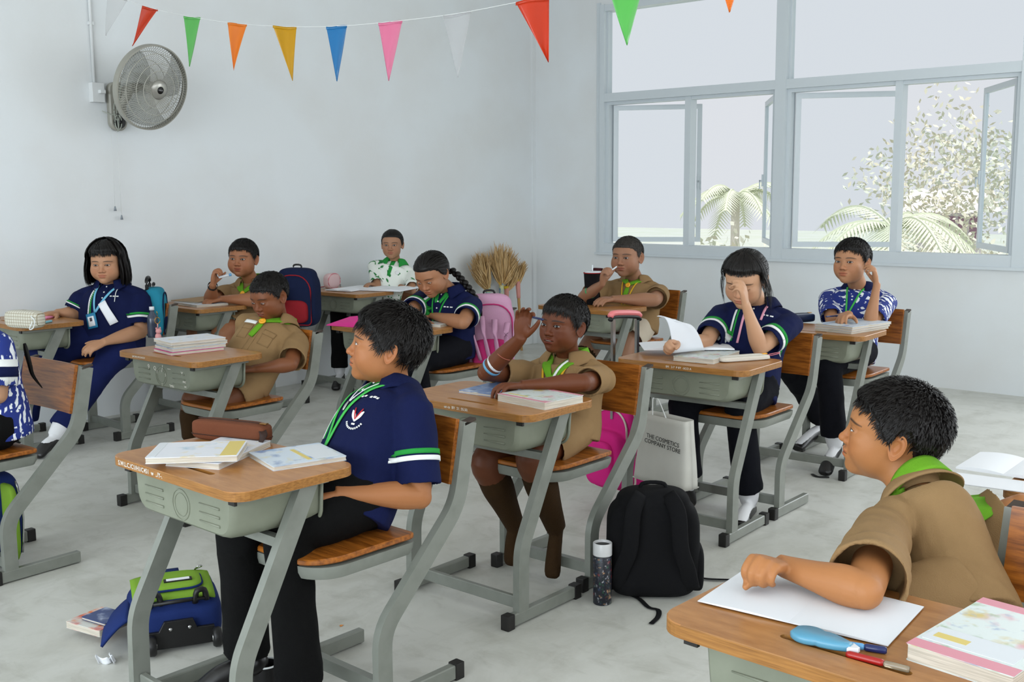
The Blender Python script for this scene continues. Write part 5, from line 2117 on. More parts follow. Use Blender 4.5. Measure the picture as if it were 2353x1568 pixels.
def book(label, pxs, z, t, cover, group=None, tiltz=0, pages=M_PAGES, cat='book', name='workbook', curl=0.0, bands=()):
    """closed paperback; z is the height of its upper face"""
    A, u, v = quad(pxs, z)
    n = np.array([0, 0, 1.0])
    R = np.stack([nrm(u), nrm(v), n], 1)
    if np.linalg.det(R) < 0:
        A, u, v = A + v, u, -v
        R = np.stack([nrm(u), nrm(v), n], 1)
    lu, lv = np.linalg.norm(u), np.linalg.norm(v)
    root = empty(name, tuple(A + (u + v) / 2 - n * t), 0, label, cat, group)
    root.rotation_euler = Matrix(R.tolist()).to_euler()
    c = .0009
    o = rrect(lu, lv, [.004] * 4, 3)

    def top(uu, vv):
        x, y = (uu - .5) * lu, (vv - .5) * lv
        return np.stack([x, y, t - c + curl * np.clip((uu - .7) / .3, 0, 1) ** 2 * (.3 + vv) + 0 * x], -1)
    if curl:
        obj('front_cover', [grid(top, 18, 6, .0012)], cover, root)
    else:
        obj('front_cover', [prism(o, t - 2 * c, t)], cover, root, False)
    pg = rrect(lu - .003, lv - .003, [.002] * 4, 2)
    obj('pages', [prism(pg, c, t - 2 * c - .0001)], pages, root, False)
    obj('back_cover', [prism(o, 0, c)], cover, root, False)
    for (u0, u1, v0, v1, m_) in bands:
        obj('printed_panel', [bbox2(((u0 - .5) * lu, (v0 - .5) * lv, t - .0002), ((u1 - .5) * lu, (v1 - .5) * lv, t + .0003 + .0003 * bands.index((u0, u1, v0, v1, m_))))], m_, root, False)
    return root


def open_book(label, pxs, z, t, rise=.012, name='open_notebook', cover=None, m=None, group=None, cat='book'):
    """two page blocks meeting in a gutter; pxs: outer corner, other end of the long side, corner across"""
    A, u, v = quad(pxs, z)
    n = np.array([0, 0, 1.0])
    R = np.stack([nrm(u), nrm(v), n], 1)
    if np.linalg.det(R) < 0:
        A, u, v = A + v, u, -v
        R = np.stack([nrm(u), nrm(v), n], 1)
    lu, lv = np.linalg.norm(u), np.linalg.norm(v)
    root = empty(name, tuple(A + (u + v) / 2), 0, label, cat, group)
    root.rotation_euler = Matrix(R.tolist()).to_euler()
    for s in (-1, 1):
        def f(a, b):
            x = s * a * lu / 2
            return np.stack([x, (b - .5) * lv, t * .5 + rise * np.sin(np.clip(a * 3.0, 0, math.pi)) * .5 * (1 - .3 * a) + t * .4 * (1 - a) * a * 2], -1)
        V, F = grid(f, 18, 4)
        nv = len(V)
        Vb = V.copy()
        Vb[:, 2] = .001
        F2 = [tuple(q) for q in F] + [tuple(i + nv for i in q[::-1]) for q in F]
        idx = lambda i, j: i * 4 + j
        rim = [idx(i, 0) for i in range(18)] + [idx(17, j) for j in range(1, 4)] + [idx(i, 3) for i in range(16, -1, -1)] + [idx(0, j) for j in range(2, 0, -1)]
        for k in range(len(rim)):
            a_, b_ = rim[k], rim[(k + 1) % len(rim)]
            F2.append((a_, b_, b_ + nv, a_ + nv))
        obj('pages', [(np.concatenate([V, Vb]), F2)], m or M_PAPER, root, True, 40)
    if cover:
        obj('cover', [prism(rrect(lu + .006, lv + .004, .003, 2), 0, .001)], cover, root, False)
    return root


book('bottom workbook of the pair on the left desk, lying askew under the white one', [(378, 1057), (503, 1066), (462, 1002)], TZ + .016, .016, PR['white'], 'workbooks on the left desk')
book('white workbook with yellow band lying askew on another, on the left desk', [(332, 1053), (546, 1047), (321, 1019)], TZ + .034, .016, PR['white'], 'workbooks on the left desk', bands=[(.80, .98, .03, .97, M_BY), (.02, .10, .05, .95, M_BW)])
book('pale blue workbook with lifted corner beside the navy polo boy', [(628, 1073), (797, 1048), (570, 1040)], TZ + .012, .012, PR['sky'], 'workbooks on the left desk', bands=[(.60, .96, .10, .90, M_BW), (.50, .56, .1, .8, M_BY)])
book('blue workbook under the fingers of the scout boy at the centre desk', [(1053, 897), (1146, 909), (1112, 874)], TZ + .009, .009, PR['blue'], 'workbooks on the centre desk')
book('thick pink edged workbook with raised cover corner on the centre desk', [(1142, 905), (1252, 926), (1214, 886)], TZ + .024, .024, PR['pink'], 'workbooks on the centre desk', bands=[(0, 1, 0, .09, M_BP), (0, 1, .93, 1, M_BP), (.1, .5, .16, .20, M_BY)])
for i, (c, lab) in enumerate([('magenta', 'pink workbook at the bottom of the stack on the scribbled desk'), ('sky', 'blue edged workbook, second from the bottom of the stack on the scribbled desk'),
                              ('pink', 'white spined workbook, second from the top of the stack on the scribbled desk'), ('white', 'pale workbook with bent cover on top of the stack on the scribbled desk')]):
    z = TZ + .014 * (i + 1)
    j = [(0, 0), (3, -1), (5, -2), (0, -1)][i]
    dz = -9.0 * i * .82
    book(lab, [(352 + j[0], 801 + dz + j[1]), (393 + j[0], 811 + dz + j[1]), (466 + j[0], 787 + dz + j[1])], z, .0135, PR[c], 'workbooks stacked on the scribbled desk')
book('thick workbook under the open one on the propped girl\'s desk', [(1546, 818), (1640, 826), (1570, 796)], TZ + .020, .020, PR['pink'])
open_book('open notebook lying on a thick workbook before the propped girl', [(1480, 806), (1688, 805), (1510, 790)], TZ + .024, .010, .010, group=None)
for i in range(3):
    z = TZ + .012 * (i + 1)
    dz = -5.4 * i
    book(['bottom', 'middle', 'top'][i] + ' workbook of the three on the desk of the blue flowered shirt boy', [(1872 + i, 754 + dz), (1957 + i, 763 + dz), (1925, 738 + dz)], z, .0115, PR[['pink', 'white', 'sky'][i]], 'workbooks under the window')
book('closed workbook under the forearms of the girl with the braid', [(962, 744), (1012, 747), (985, 731)], TZ + .012, .012, PR['pink'])
open_book('smaller open book beside the red pencil on the corner desk', [(746, 668), (806, 671), (770, 657)], TZ + .002, .012, .012, group='open books on the corner desk')
open_book('larger open book under the hand of the girl in the corner', [(815, 668), (920, 671), (838, 655)], TZ + .002, .014, .014, group='open books on the corner desk')
book('white workbook on the desk by the left wall, beneath the brown covered one', [(398, 694), (452, 702), (432, 683)], TZ + .014, .014, PR['grey'])
book('brown paper covered book on the desk by the left wall', [(392, 690), (455, 694), (428, 676)], TZ + .022, .007, PR['brown'])
open_book('blank open notebook under the forearm of the foreground scout boy', [(1603, 1384), (2040, 1488), (1722, 1312)], TZ + .002, .004, .005, m=M_RULE)
book('thick flowery workbook with pink borders at the lower right corner', [(2082, 1478), (2330, 1556), (2178, 1352)], TZ + .026, .026, PR['pink'], 'workbooks at the right edge', bands=[(0, 1, 0, .11, M_BP), (0, 1, .90, 1, M_BP), (.04, .9, .14, .36, M_BW), (.10, .42, .20, .27, M_BY)])
open_book('open book on the desk at the right edge of the picture', [(2196, 1078), (2420, 1112), (2270, 1046)], TZ + .003, .010, .008)
book('white sheet of drawing paper on the desk at the right edge', [(2178, 1108), (2420, 1140), (2214, 1088)], TZ + .002, .002, M_PAPER, None, name='paper_sheet', cat='paper')


def soft_box(l, w, h, r=.35, nu=28, nv=14, puff=.12):
    """cushioned box, long axis x, resting on z=0"""
    V, F = ell((0, 0, 0), (1, 1, 1), nu=nu, nv=nv)
    s = np.sign(V) * np.abs(V) ** r
    V = s * np.array([l, w, h]) / 2
    V[:, 2] += h / 2
    return V, F


def place(root, A, B, z):
    """put root with its x axis from A to B (world xy)"""
    d = B - A
    root.location = (*((A + B) / 2)[:2], z)
    root.rotation_euler = (0, 0, math.atan2(d[1], d[0]))
    return np.linalg.norm(d[:2])


def zipcase(label, a, b, z, w, h, m, mz, name='pencil_case', pull=None):
    r = empty(name, (0, 0, 0), 0, label, 'pencil case')
    l = place(r, U(*a, z=z), U(*b, z=z), z)
    obj('body', [soft_box(l, w, h)], m, r)
    obj('zip', [tube([(-l * .45, 0, h * .995), (0, 0, h * 1.003), (l * .45, 0, h * .995)], (.005, .002), n=8, samples=9)], mz, r)
    obj('seam', [tube(np.c_[rrect(l * .94, w * 1.0, .02, 4), np.full(20, 0) + h * .5][:, :3] if False else np.array([(x, y, h * .30) for x, y in rrect(l * .985, w * .99, w * .25, 5)]), .0016, n=6, closed=True)], mz, r)
    obj('zip_pull', [bbox2((l * .40, -.006, h * .98), (l * .40 + .022, .006, h * .98 + .003))], M_GOLD if pull is None else pull, r, False)
    return r, l


M_BRONZE = mat('old_brass', (140, 100, 50), .35, .5, metal=.8)
M_METAL = mat('bright_metal', (190, 190, 190), .25, .5, metal=1.0)
pc, l = zipcase('brown canvas pencil case with hanging zip pulls on the left desk', (452, 1004), (618, 1022), TZ, .062, .058, cloth('brown_canvas', (106, 62, 42), (92, 52, 34)), mat('brown_zip', (58, 34, 24), .6, .2), pull=M_BRONZE)
obj('pull_strap', [tube([(l * .46, -.015, .045), (l * .52, -.030, .030), (l * .50, -.050, .004)], (.011, .002), n=8, samples=9, ref=(0, 0, 1))], mat('dark_leather', (44, 26, 20), .5, .3), pc)
obj('strap_stud', [bbox2((l * .485, -.052, .004), (l * .485 + .014, -.036, .007))], M_METAL, pc, False)
zipcase('dark blue pencil case with clear lid at the desk of the blue flowered shirt boy', (1800, 743), (1862, 738), TZ, .10, .045, mat('navy_vinyl', (30, 46, 76), .3, .5), M_BLACK)
pw, l = zipcase('white canvas pencil pouch with pink wrist strap on the propped girl\'s desk', (1650, 832), (1762, 824), TZ, .075, .020, cloth('natural_canvas', (214, 208, 196), (204, 198, 186)), mat('white_zip', (206, 202, 194), .6, .2))
a = np.linspace(-2.4, 2.4, 15)
obj('wrist_strap', [tube([(l * .5 + .030 + .032 * math.cos(t), .012 * math.sin(t), .016 + .005 * math.cos(t)) for t in a], (.004, .0012), n=6)], mat('pink_strap', (206, 120, 130), .6, .2), pw)
pm = empty('pencil_case', (0, 0, 0), 0, 'checked white fabric pencil case with drawstring on the left wall desk', 'pencil case')
l = place(pm, U(22, 752, z=TZ), U(96, 756, z=TZ), TZ)
mc = mat('checked_fabric', (204, 200, 186), .8, .2)
N_, L_ = mc.node_tree.nodes, mc.node_tree.links
ck = N_.new('ShaderNodeTexBrick')
ck.offset = 0
ck.inputs['Color1'].default_value = (*lin((208, 204, 190)), 1)
ck.inputs['Color2'].default_value = (*lin((208, 204, 190)), 1)
ck.inputs['Mortar'].default_value = (*lin((150, 138, 112)), 1)
ck.inputs['Scale'].default_value = 1
ck.inputs['Mortar Size'].default_value = .0012
ck.inputs['Brick Width'].default_value = .016
ck.inputs['Row Height'].default_value = .016
tc_ = [n for n in N_ if n.type == 'TEX_COORD'][0]
mpp = N_.new('ShaderNodeMapping')
mpp.inputs['Rotation'].default_value = (math.pi / 2, 0, 0)
L_.new(tc_.outputs['Object'], mpp.inputs[0])
L_.new(mpp.outputs[0], ck.inputs['Vector'])
L_.new(ck.outputs[0], N_['Principled BSDF'].inputs['Base Color'])
obj('body', [soft_box(l * 1.05, .09, .095, .5)], mc, pm)
obj('drawstring', [tube([(l * .40, -.045, .07), (l * .52, -.05, .05), (l * .50, -.055, .012), (l * .40, -.06, .004), (l * .45, -.05, .04)], .003, n=8, samples=20)], M_WHITEC, pm)


def pen(label, a, b, z, r, ms, cat='pen', name='pen', split=(.0, .6, 1), group=None):
    A, B = U(*a, z=z), U(*b, z=z)
    root = empty(name, tuple((A + B) / 2), 0, label, cat, group)
    c = (A + B) / 2
    d = B - A
    for i, m_ in enumerate(ms):
        p, q = A + d * split[i] - c, A + d * split[i + 1] - c
        pts = [p, p + (q - p) * .08, p + (q - p) * .92, q]
        k = 1.12 if i else 1.0
        obj(['barrel', 'cap', 'tip'][i], [tube(pts, [r * .8 * k, r * k, r * k, r * .7 * k], n=12)], m_, root)
    return root


pen('blue pen with navy cap on the foreground desk', (1925, 1478), (2038, 1496), TZ + .006, .0052, [mat('pale_blue_plastic', (90, 150, 196), .3, .5), mat('navy_plastic', (24, 34, 84), .3, .5)], split=(0, .55, 1))
pen('red pen with clear barrel lying in the groove of the foreground desk', (2090, 1540), (1945, 1503), TZ + .003, .0050, [mat('clear_plastic', (190, 176, 150), .1, .5, trans=.6), mat('red_plastic', (156, 26, 22), .3, .5)], split=(0, .40, 1))
pen('red pencil on the corner desk', (708, 664), (747, 659), TZ + .004, .004, [mat('red_paint', (170, 36, 30), .4, .4)], 'pencil', 'pencil', split=(0, 1))
pen('pink highlighter beside the checked pencil case', (103, 731), (133, 726), TZ + .008, .009, [mat('pink_plastic', (226, 140, 176), .4, .4), mat('yellow_plastic', (206, 190, 60), .4, .4)], 'marker', 'highlighter', split=(.25, 1, 1.0) if False else (0, .8, 1))
pen('pale blue eraser tube before the checked pencil case', (103, 741), (119, 738), TZ + .007, .007, [mat('aqua_plastic', (130, 190, 204), .4, .4)], 'eraser', 'eraser', split=(0, 1))
# glue roller: drop shaped body with a white tip
gr = empty('glue_roller', (0, 0, 0), 0, 'blue heart shaped glue roller on the foreground desk', 'glue roller')
A, B = U(1822, 1452, z=TZ + .008), U(1992, 1500, z=TZ + .008)
l = place(gr, A, B, TZ)
t_ = np.linspace(0, 1, 40, endpoint=False)
xx = np.concatenate([np.linspace(-.5, .30, 20), np.linspace(.30, -.5, 20)])
wid = lambda x: .20 * np.sqrt(np.clip(1 - ((x + .28) / .24) ** 2, 0, 1)) * (x < -.10) + np.where(x >= -.10, .150 * np.cos((x + .10) / .44 * 1.45) + .012, 0)
out = np.c_[np.concatenate([xx[:20], xx[20:]]), np.concatenate([-wid(xx[:20]), wid(xx[20:]) * 1.15])] * l
obj('body', [prism(out, .002, .015, .003)], mat('sky_blue_plastic', (84, 146, 174), .35, .5), gr, True, 50)
obj('tip', [prism(np.array([(.28 * l, -.012), (.40 * l, -.003), (.40 * l, .003), (.28 * l, .012)]), .004, .012, .001)], mat('white_plastic', (214, 216, 220), .35, .5), gr, False)
# pink felt pouch on the braid girl's desk
pp = empty('felt_pouch', (0, 0, 0), 0, 'bright pink folded pouch on the desk of the girl with the braid', 'pouch')
l = place(pp, U(770, 746, z=TZ), U(826, 750, z=TZ), TZ)
V = np.array([(-l * .6, -.06, 0), (l * .6, -.06, 0), (l * .6, .05, 0), (-l * .5, .05, 0), (-l * .55, -.055, .006), (l * .55, -.055, .03), (l * .5, .03, .055), (0, .03, .045)])
obj('body', [(V, [(0, 1, 5, 4), (1, 2, 6, 5), (2, 3, 7, 6), (3, 0, 4, 7), (4, 5, 6, 7), (3, 2, 1, 0)])], mat('hot_pink_felt', (214, 60, 140), .8, .2), pp, False)
bevel_mesh(pp.children[0].data, .004, 2)
# pink round case in the corner
pr_ = empty('round_case', (0, 0, 0), 0, 'round pale pink zipped case on the corner desk by the wall', 'case')
c = U(762, 640, y=6.16)
pr_.location = (c[0], c[1], TZ)
pr_.rotation_euler = (0, 0, .25)
V, F = soft_box(.155, .07, .115, .62)
obj('body', [(V, F)], cloth('pale_pink_vinyl', (214, 184, 184), (206, 174, 176)), pr_)
obj('piping', [tube([(.074 * math.cos(t), -.024, .058 + .054 * math.sin(t)) for t in np.linspace(0, 2 * np.pi, 28, endpoint=False)], .003, n=8, closed=True)], mat('pink_strap', (200, 120, 130)), pr_)
obj('zip_pull', [bbox2((.05, -.040, .01), (.058, -.034, .03))], M_METAL, pr_, False)
# tumbler in a black sleeve with a red rimmed flap and straw
tb_ = empty('tumbler', (0, 0, 0), 0, 'black sleeved tumbler with red edged flap and clear straw', 'tumbler')
c = U(1362, 700, z=TZ)
tb_.location = (c[0], c[1], TZ)
obj('sleeve', [lathe([(.001, 0), (.036, 0), (.038, .004), (.041, .075), (.050, .105), (.056, .195), (.053, .195), (.001, .190)], 30)], cloth('black_neoprene', (20, 18, 20), (16, 14, 15)), tb_)
obj('cup', [lathe([(.001, .180), (.050, .182), (.050, .206), (.044, .208), (.001, .207)], 30)], mat('milky_plastic', (206, 212, 216), .2, .5), tb_)
obj('sleeve_binding', [tube([(.0565 * math.cos(t), .0565 * math.sin(t), .196) for t in np.linspace(0, 2 * np.pi, 30, endpoint=False)], .003, n=8, closed=True)], mat('red_binding', (150, 34, 36), .6, .2), tb_)
obj('flap', [grid(lambda a, b: np.stack([.03 + a * .050, (b - .5) * .07 * (1 - .3 * a), .205 + .022 * np.sin(a * 2.6) - .012 * a], -1), 12, 8, .005)], cloth('maroon_neoprene', (66, 20, 26), (52, 16, 20)), tb_)
obj('straw', [tube([(-.006, 0, .19), (-.004, .0, .245)], .0045, n=10)], mat('clear_straw', (216, 222, 226), .1, .5), tb_)

# lettering painted on desk edges and the doodles on the tray
def edge_text(dk, body, size, y0, m=M_SCRIB, face='edge', z=None, rough=0):
    V, F = text_part(body, size, .0004, align='LEFT')
    R = np.array([[0, 0, -1.0], [-1.0, 0, 0], [0, 1.0, 0]])      # text x -> -y, text y -> z, normal -> -x
    zz = z if z is not None else TZ - .0125
    x = -.1862 if face == 'edge' else -.1512
    return obj('lettering', [xf((V, F), R, (x, y0, zz))], m, DO[dk], False)


edge_text('A', 'S.W.L.C./C1/H1/C451  w  ../Y-.', .0175, .245)
edge_text('B', 'un cs  BY  21. 55.50.', .013, .06)
edge_text('C', 'SM   2-7  P BY  -5CO A', .012, .05)
edge_text('D', 'JACOB J M.C.LUCCY', .011, .16)
edge_text('H', 'CHARTING 50', .011, .12)
edge_text('K', 'KAN', .013, .22)
for i, (t, y, z, s) in enumerate([('9', .10, .640, .030), ('Q', .055, .638, .024), ('1', .035, .622, .022), ('/', -.005, .640, .045), ('~~', -.05, .645, .022), ('5', -.03, .615, .018), ('Y', -.15, .632, .026),
                                  ('vvc', -.16, .600, .018), ('xx', -.17, .580, .016), ('1', .0, .570, .020), ('"MN', -.06, .570, .018)]):
    edge_text('D', t, s, y, face='tray', z=z)


# ---------------------------------------------------------------- bags and things on the floor
def smooth_bag(parts, v=.006, s=6):
    V, f = fuse(parts, v, s)
    return mesh_np('bag', V, f[0], f[1])


M_BAGBLK = cloth('black_nylon', (17, 17, 19), (13, 13, 15), bump=.2)
bp = empty('backpack', tuple(U(1498, 1362, z=0)), math.radians(128), 'black backpack standing on the floor behind the centre chair', 'backpack')
P = [xf(soft_box(.32, .18, .34, .42), None, (0, 0, .0)), xf(soft_box(.26, .16, .16, .6), None, (0, 0, .22)), xf(soft_box(.26, .08, .20, .45), None, (0, -.080, .03))]
obj('body', smooth_bag(P, .006, 8), M_BAGBLK, bp)
for s in (-1, 1):
    obj('shoulder_strap', [tube([(s * .045, .06, .37), (s * .075, .108, .32), (s * .085, .115, .20), (s * .11, .10, .12), (s * .13, .07, .04)], (.028, .008), n=12, samples=18, ref=(0, 1, 0))], M_BAGBLK, bp)
    obj('side_pocket', [xf(soft_box(.05, .13, .16, .5), None, (s * .150, 0, .02))], M_BAGBLK, bp)
obj('top_handle', [tube([(-.045, .0, .36), (-.035, .0, .392), (.035, .0, .392), (.045, .0, .36)], .007, n=8, samples=14)], M_BAGBLK, bp)
for i, pts in enumerate([[(1440, 1366), (1468, 1376), (1490, 1396), (1512, 1402), (1512, 1418), (1496, 1434)], [(1585, 1320), (1620, 1330), (1682, 1333)]]):
    o_ = np.array(bp.location)
    pp_ = [np.array(U(*q, z=.004 if i == 0 else .006)) - o_ for q in pts]
    pp_ = [p @ rotz(math.radians(128)) for p in pp_]
    obj('strap_end', [tube(pp_, (.009, .0012), n=6, samples=20, ref=(0, 0, 1))], M_BAGBLK, bp)
# drink bottle
bt = empty('drink_bottle', tuple(U(1384, 1386, z=0)), 0, 'dark printed flask with white lid standing by the black backpack', 'bottle')
obj('body', [lathe([(.001, 0), (.029, 0), (.0315, .003), (.0315, .168), (.030, .170), (.001, .170)], 36)], printed('flask_print', (18, 20, 32), [(150, 40, 40), (196, 150, 110), (40, 60, 90), (190, 190, 196), (30, 90, 60)], 42, thr=.60), bt, True, 40)
obj('lid', [lathe([(.030, .170), (.0325, .172), (.0325, .212), (.031, .214), (.029, .214), (.027, .205), (.001, .203)], 36)], mat('white_enamel', (200, 200, 200), .3, .5), bt, True, 40)
obj('lid_inset', [lathe([(.001, .204), (.027, .204), (.027, .2055), (.001, .2055)], 30)], M_BLACK, bt, True, 40)
# paper carrier bag
A, B = U(1470, 1092, x=3.66), U(1590, 1106, x=3.60)
B[2] = A[2]
pb = empty('paper_bag', tuple((A + B) / 2), math.atan2(B[1] - A[1], B[0] - A[0]), 'white paper carrier bag with black lettering, hanging under the desk of the propped girl', 'bag')
wl = np.linalg.norm((B - A)[:2])
hb = .275


def bagside(a, b):
    k = 1 - .17 * b
    th = a * 2 * np.pi
    e = .35
    cx_, cy_ = np.sign(np.cos(th)) * np.abs(np.cos(th)) ** e, np.sign(np.sin(th)) * np.abs(np.sin(th)) ** e
    return np.stack([cx_ * wl / 2 * k + .012 * b, cy_ * .05 * (1 - .35 * b) + .012 * np.sin(b * 5 + a * 6) * .2, b * hb + .0 * th], -1)


obj('body', [grid(bagside, 49, 12, .0015)], mat('white_card', (196, 194, 186), .7, .2, rgb2=(186, 184, 176), nscale=4), pb)
obj('base', [prism(rrect(wl * .98, .098, .008), .001, .003)], mat('white_card', (196, 194, 186)), pb, False)
for i, (t, z) in enumerate([('THE COSMETICS', .185), ('COMPANY STORE', .163)]):
    V, F = text_part(t, .0245, .0003)
    obj('lettering', [xf((V, F), rotx(math.pi / 2) @ rotz(-.07), (.028, -.0575 + .018 * (z / hb) * .9, z))], mat('black_ink', (26, 26, 28), .6, .2), pb, False)
obj('cord_handle', [tube([(-.045, -.03, hb - .01), (-.055, -.02, hb + .06), (-.065, 0, .555 - A[2])], .0022, n=6, samples=10)], M_WHITEC, pb)
obj('cord_handle', [tube([(.035, -.03, hb - .01), (-.02, -.02, hb + .06), (-.06, 0, .555 - A[2])], .0022, n=6, samples=10)], M_WHITEC, pb)
# pink trolley school bag, tall handle up
T0 = U(1402, 1168, z=0)
tg = empty('trolley_bag', (T0[0] + .07, T0[1] + .0, 0), math.radians(-12), 'pink school trolley bag with raised handle behind the centre chair', 'trolley bag')
mp_ = cloth('hot_pink_nylon', (206, 40, 126), (190, 32, 112), bump=.15)
ml_ = mat('pale_piping', (206, 188, 180), .6, .2)
obj('body', smooth_bag([xf(soft_box(.16, .24, .40, .45), None, (.02, 0, .07)), xf(soft_box(.10, .20, .26, .45), None, (-.065, 0, .09))], .006, 6), mp_, tg)
for k, (x, w, h) in enumerate([(-.055, .205, .34), (-.015, .235, .385)]):
    oo = rrect(w, h, [w * .42, w * .42, .03, .03], 7)
    obj('piping', [tube([(x, y, z + .10 + h / 2) for y, z in oo], .0045, n=8, closed=True)], ml_, tg)
obj('front_pocket', smooth_bag([xf(soft_box(.05, .16, .20, .5), None, (-.12, 0, .11))], .006, 4), mp_, tg)
for s in (-1, 1):
    obj('wheel', [xf(lathe([(.012, -.010), (.028, -.010), (.032, -.004), (.032, .004), (.028, .010), (.012, .010)], 20), rotx(math.pi / 2), (-.075 - .035 * s, -.12, .034))], mat('pink_tyre', (110, 40, 60), .5, .3), tg)
    obj('wheel_spider', [tube([(-.075, -.12, .09), (-.075 - .035 * s, -.12, .034)], .010, n=8)], M_BLACK, tg)
    q0_, q1_ = U(1409 + 56 * (s > 0), 830, y=T0[1]), U(1409 + 55 * (s > 0), 735, y=T0[1])
    Rz = rotz(math.radians(-12))
    l0 = (np.array([T0[0] + .14, T0[1] + .10 * 0, .42]) - np.array(tg.location))
    top_ = (q1_ - np.array(tg.location)) @ Rz
    obj('handle_pole', [tube([(top_[0] - .0, top_[1], .40), top_], .0075, n=4)], M_METAL, tg, False)
hh = [(U(1402, 728, y=T0[1]) - np.array(tg.location)) @ Rz, (U(1412, 720, y=T0[1]) - np.array(tg.location)) @ Rz, (U(1460, 720, y=T0[1]) - np.array(tg.location)) @ Rz, (U(1470, 726, y=T0[1]) - np.array(tg.location)) @ Rz]
obj('handle_grip', [tube(hh, (.014, .013), n=12, samples=14)], mat('coral_plastic', (222, 120, 122), .35, .5), tg)
obj('grip_underside', [tube([h - np.array([0, 0, .016]) for h in hh], (.012, .009), n=12, samples=14)], M_BLACK, tg)

# blue and green trolley bag lying on its back
L0, L1 = U(300, 1512, z=0), U(520, 1478, z=0)
lb = empty('trolley_bag', (0, 0, 0), 0, 'blue and lime green wheeled school bag lying open on the floor at lower left', 'trolley bag')
d_ = L1 - L0
wb = np.linalg.norm(d_[:2])
ang = math.atan2(d_[1], d_[0])
lb.location = (L0[0], L0[1], 0)
lb.rotation_euler = (0, 0, ang)
Mb, Mg = cloth('royal_nylon', (30, 48, 104), (24, 38, 84), bump=.2), cloth('lime_nylon', (126, 164, 56), (112, 150, 46), bump=.2)
obj('body', smooth_bag([xf(soft_box(wb, .29, .13, .38), None, (wb / 2, .158, .005)), xf(soft_box(wb * .9, .26, .05, .5), None, (wb / 2, .168, .108))], .006, 5), Mb, lb)
V, F = grid(lambda a, b: np.stack([wb * (.06 + .86 * a), .045 + .25 * b, .160 - .010 * (2 * a - 1) ** 4 - .012 * (2 * b - 1) ** 4], -1), 16, 12, .006)
obj('green_panel', [(V, F)], Mg, lb)
V, F = soft_box(wb * .62, .15, .040, .5)
obj('front_pocket', [xf((V, F), None, (wb * .50, .155, .142))], Mg, lb)
obj('pocket_piping', [tube([(wb * .50 + x, .155 + y, .165) for x, y in rrect(wb * .62, .15, .045, 6)], .004, n=8, closed=True)], Mb, lb)
obj('blue_inlay', [grid(lambda a, b: np.stack([wb * (.30 + .30 * a), .25 + .04 * b, .163 + 0 * a], -1), 6, 4, .004)], Mb, lb)
obj('name_window', [box((wb * .55, .120, .1835), (.085, .026, .003))], M_BLACK, lb, False)
obj('name_card', [box((wb * .55, .120, .1855), (.070, .017, .002))], M_PAPER, lb, False)
obj('lid_flap', [grid(lambda a, b: np.stack([-.00 - .08 * b + .02 * a, .03 + .20 * a, .105 - .070 * b ** 1.4 + .012 * np.sin(a * 3)], -1), 12, 8, .008)], Mb, lb)
obj('wheel_plate', [prism(np.array([(.10 * wb, .0), (.92 * wb, .0), (.88 * wb, .055), (.70 * wb, .055), (.66 * wb, .085), (.36 * wb, .085), (.30 * wb, .055), (.14 * wb, .055)]), -.004, .010, .002)], M_BLACK, lb, False)
lb.children[-1].rotation_euler = (math.pi / 2, 0, 0)
lb.children[-1].location = (0, .004, .012)
for x in (.22, .90):
    obj('wheel', [xf(lathe([(.006, -.013), (.026, -.013), (.031, -.006), (.031, .006), (.026, .013), (.006, .013)], 24), roty(math.pi / 2), (wb * x, -.022, .034))], M_BLACK, lb)
    obj('wheel_hub', [xf(lathe([(.001, -.0145), (.010, -.0145), (.010, .0145), (.001, .0145)], 14), roty(math.pi / 2), (wb * x, -.022, .034))], M_METAL, lb)
for x in (.42, .62):
    obj('rivet', [ell((wb * x, -.006, .072), (.006, .004, .006), None, 10, 6)], M_METAL, lb)
for x in (.22, .70):
    obj('foot_bracket', [tube([(wb * x, .026, .135), (wb * (x + .02), .024, .172), (wb * (x + .10), .028, .172), (wb * (x + .12), .030, .14)], (.012, .009), n=8, samples=10)], M_BLACK, lb)
obj('bracket_bar', [tube([(wb * .26, .020, .148), (wb * .80, .022, .148)], (.007, .005), n=8)], M_BLACK, lb)
obj('zip_pull', [tube([(wb * .78, .27, .158), (wb * .82, .26, .172), (wb * .86, .275, .165), (wb * .80, .28, .158)], .003, n=6, samples=12)], M_METAL, lb)
rb = book('red and white magazine sticking out of the lying blue and green bag', [(150, 1428), (228, 1450), (208, 1388)], .050, .022, PR['red'], name='magazine')
book('dark blue booklet half inside the lying blue and green bag', [(186, 1418), (240, 1434), (232, 1392)], .062, .008, PR['navy'], name='booklet')
# crumpled tissue and floor scraps
ts = empty('tissue', tuple(U(248, 1526, z=0)), 0, 'crumpled white tissue on the floor by the lying bag', 'tissue')
rr = np.random.RandomState(4)
for k, a0 in enumerate((-.5, 1.1)):
    V, F = grid(lambda a, b: np.stack([(a - .5) * .05 * np.cos(a0) - b * .01 + .02 * k, (a - .5) * .05 * np.sin(a0) + .01 * np.sin(a * 9), .001 + b * .030 * (1 - .5 * a) + .004 * np.sin(a * 14)], -1), 14, 6, .001)
    obj('fold', [(V, F)], M_PAPER, ts)
tag(obj('paper_scrap', [(np.array([(0, 0, .001), (.016, .004, .002), (.012, .014, .001), (.002, .010, .003)]) + U(783, 1442, z=0), [(0, 1, 2, 3)])], mat('orange_scrap', (214, 140, 70), .7, .2), None, False), 'tiny orange scrap of paper on the floor right of the navy polo boy', 'scrap')
tag(obj('floor_strip', [tube([U(1866, 1090, z=.006), U(1880, 1096, z=.004), U(1905, 1097, z=.004)], (.010, .003), n=8, samples=8)], M_BLACK, None), 'small dark strip lying on the floor under the window side chair', 'strap')
cu = empty('cup', tuple(U(612, 1588, z=0)), 0, 'white rimmed black cup on the floor at the bottom edge', 'cup')
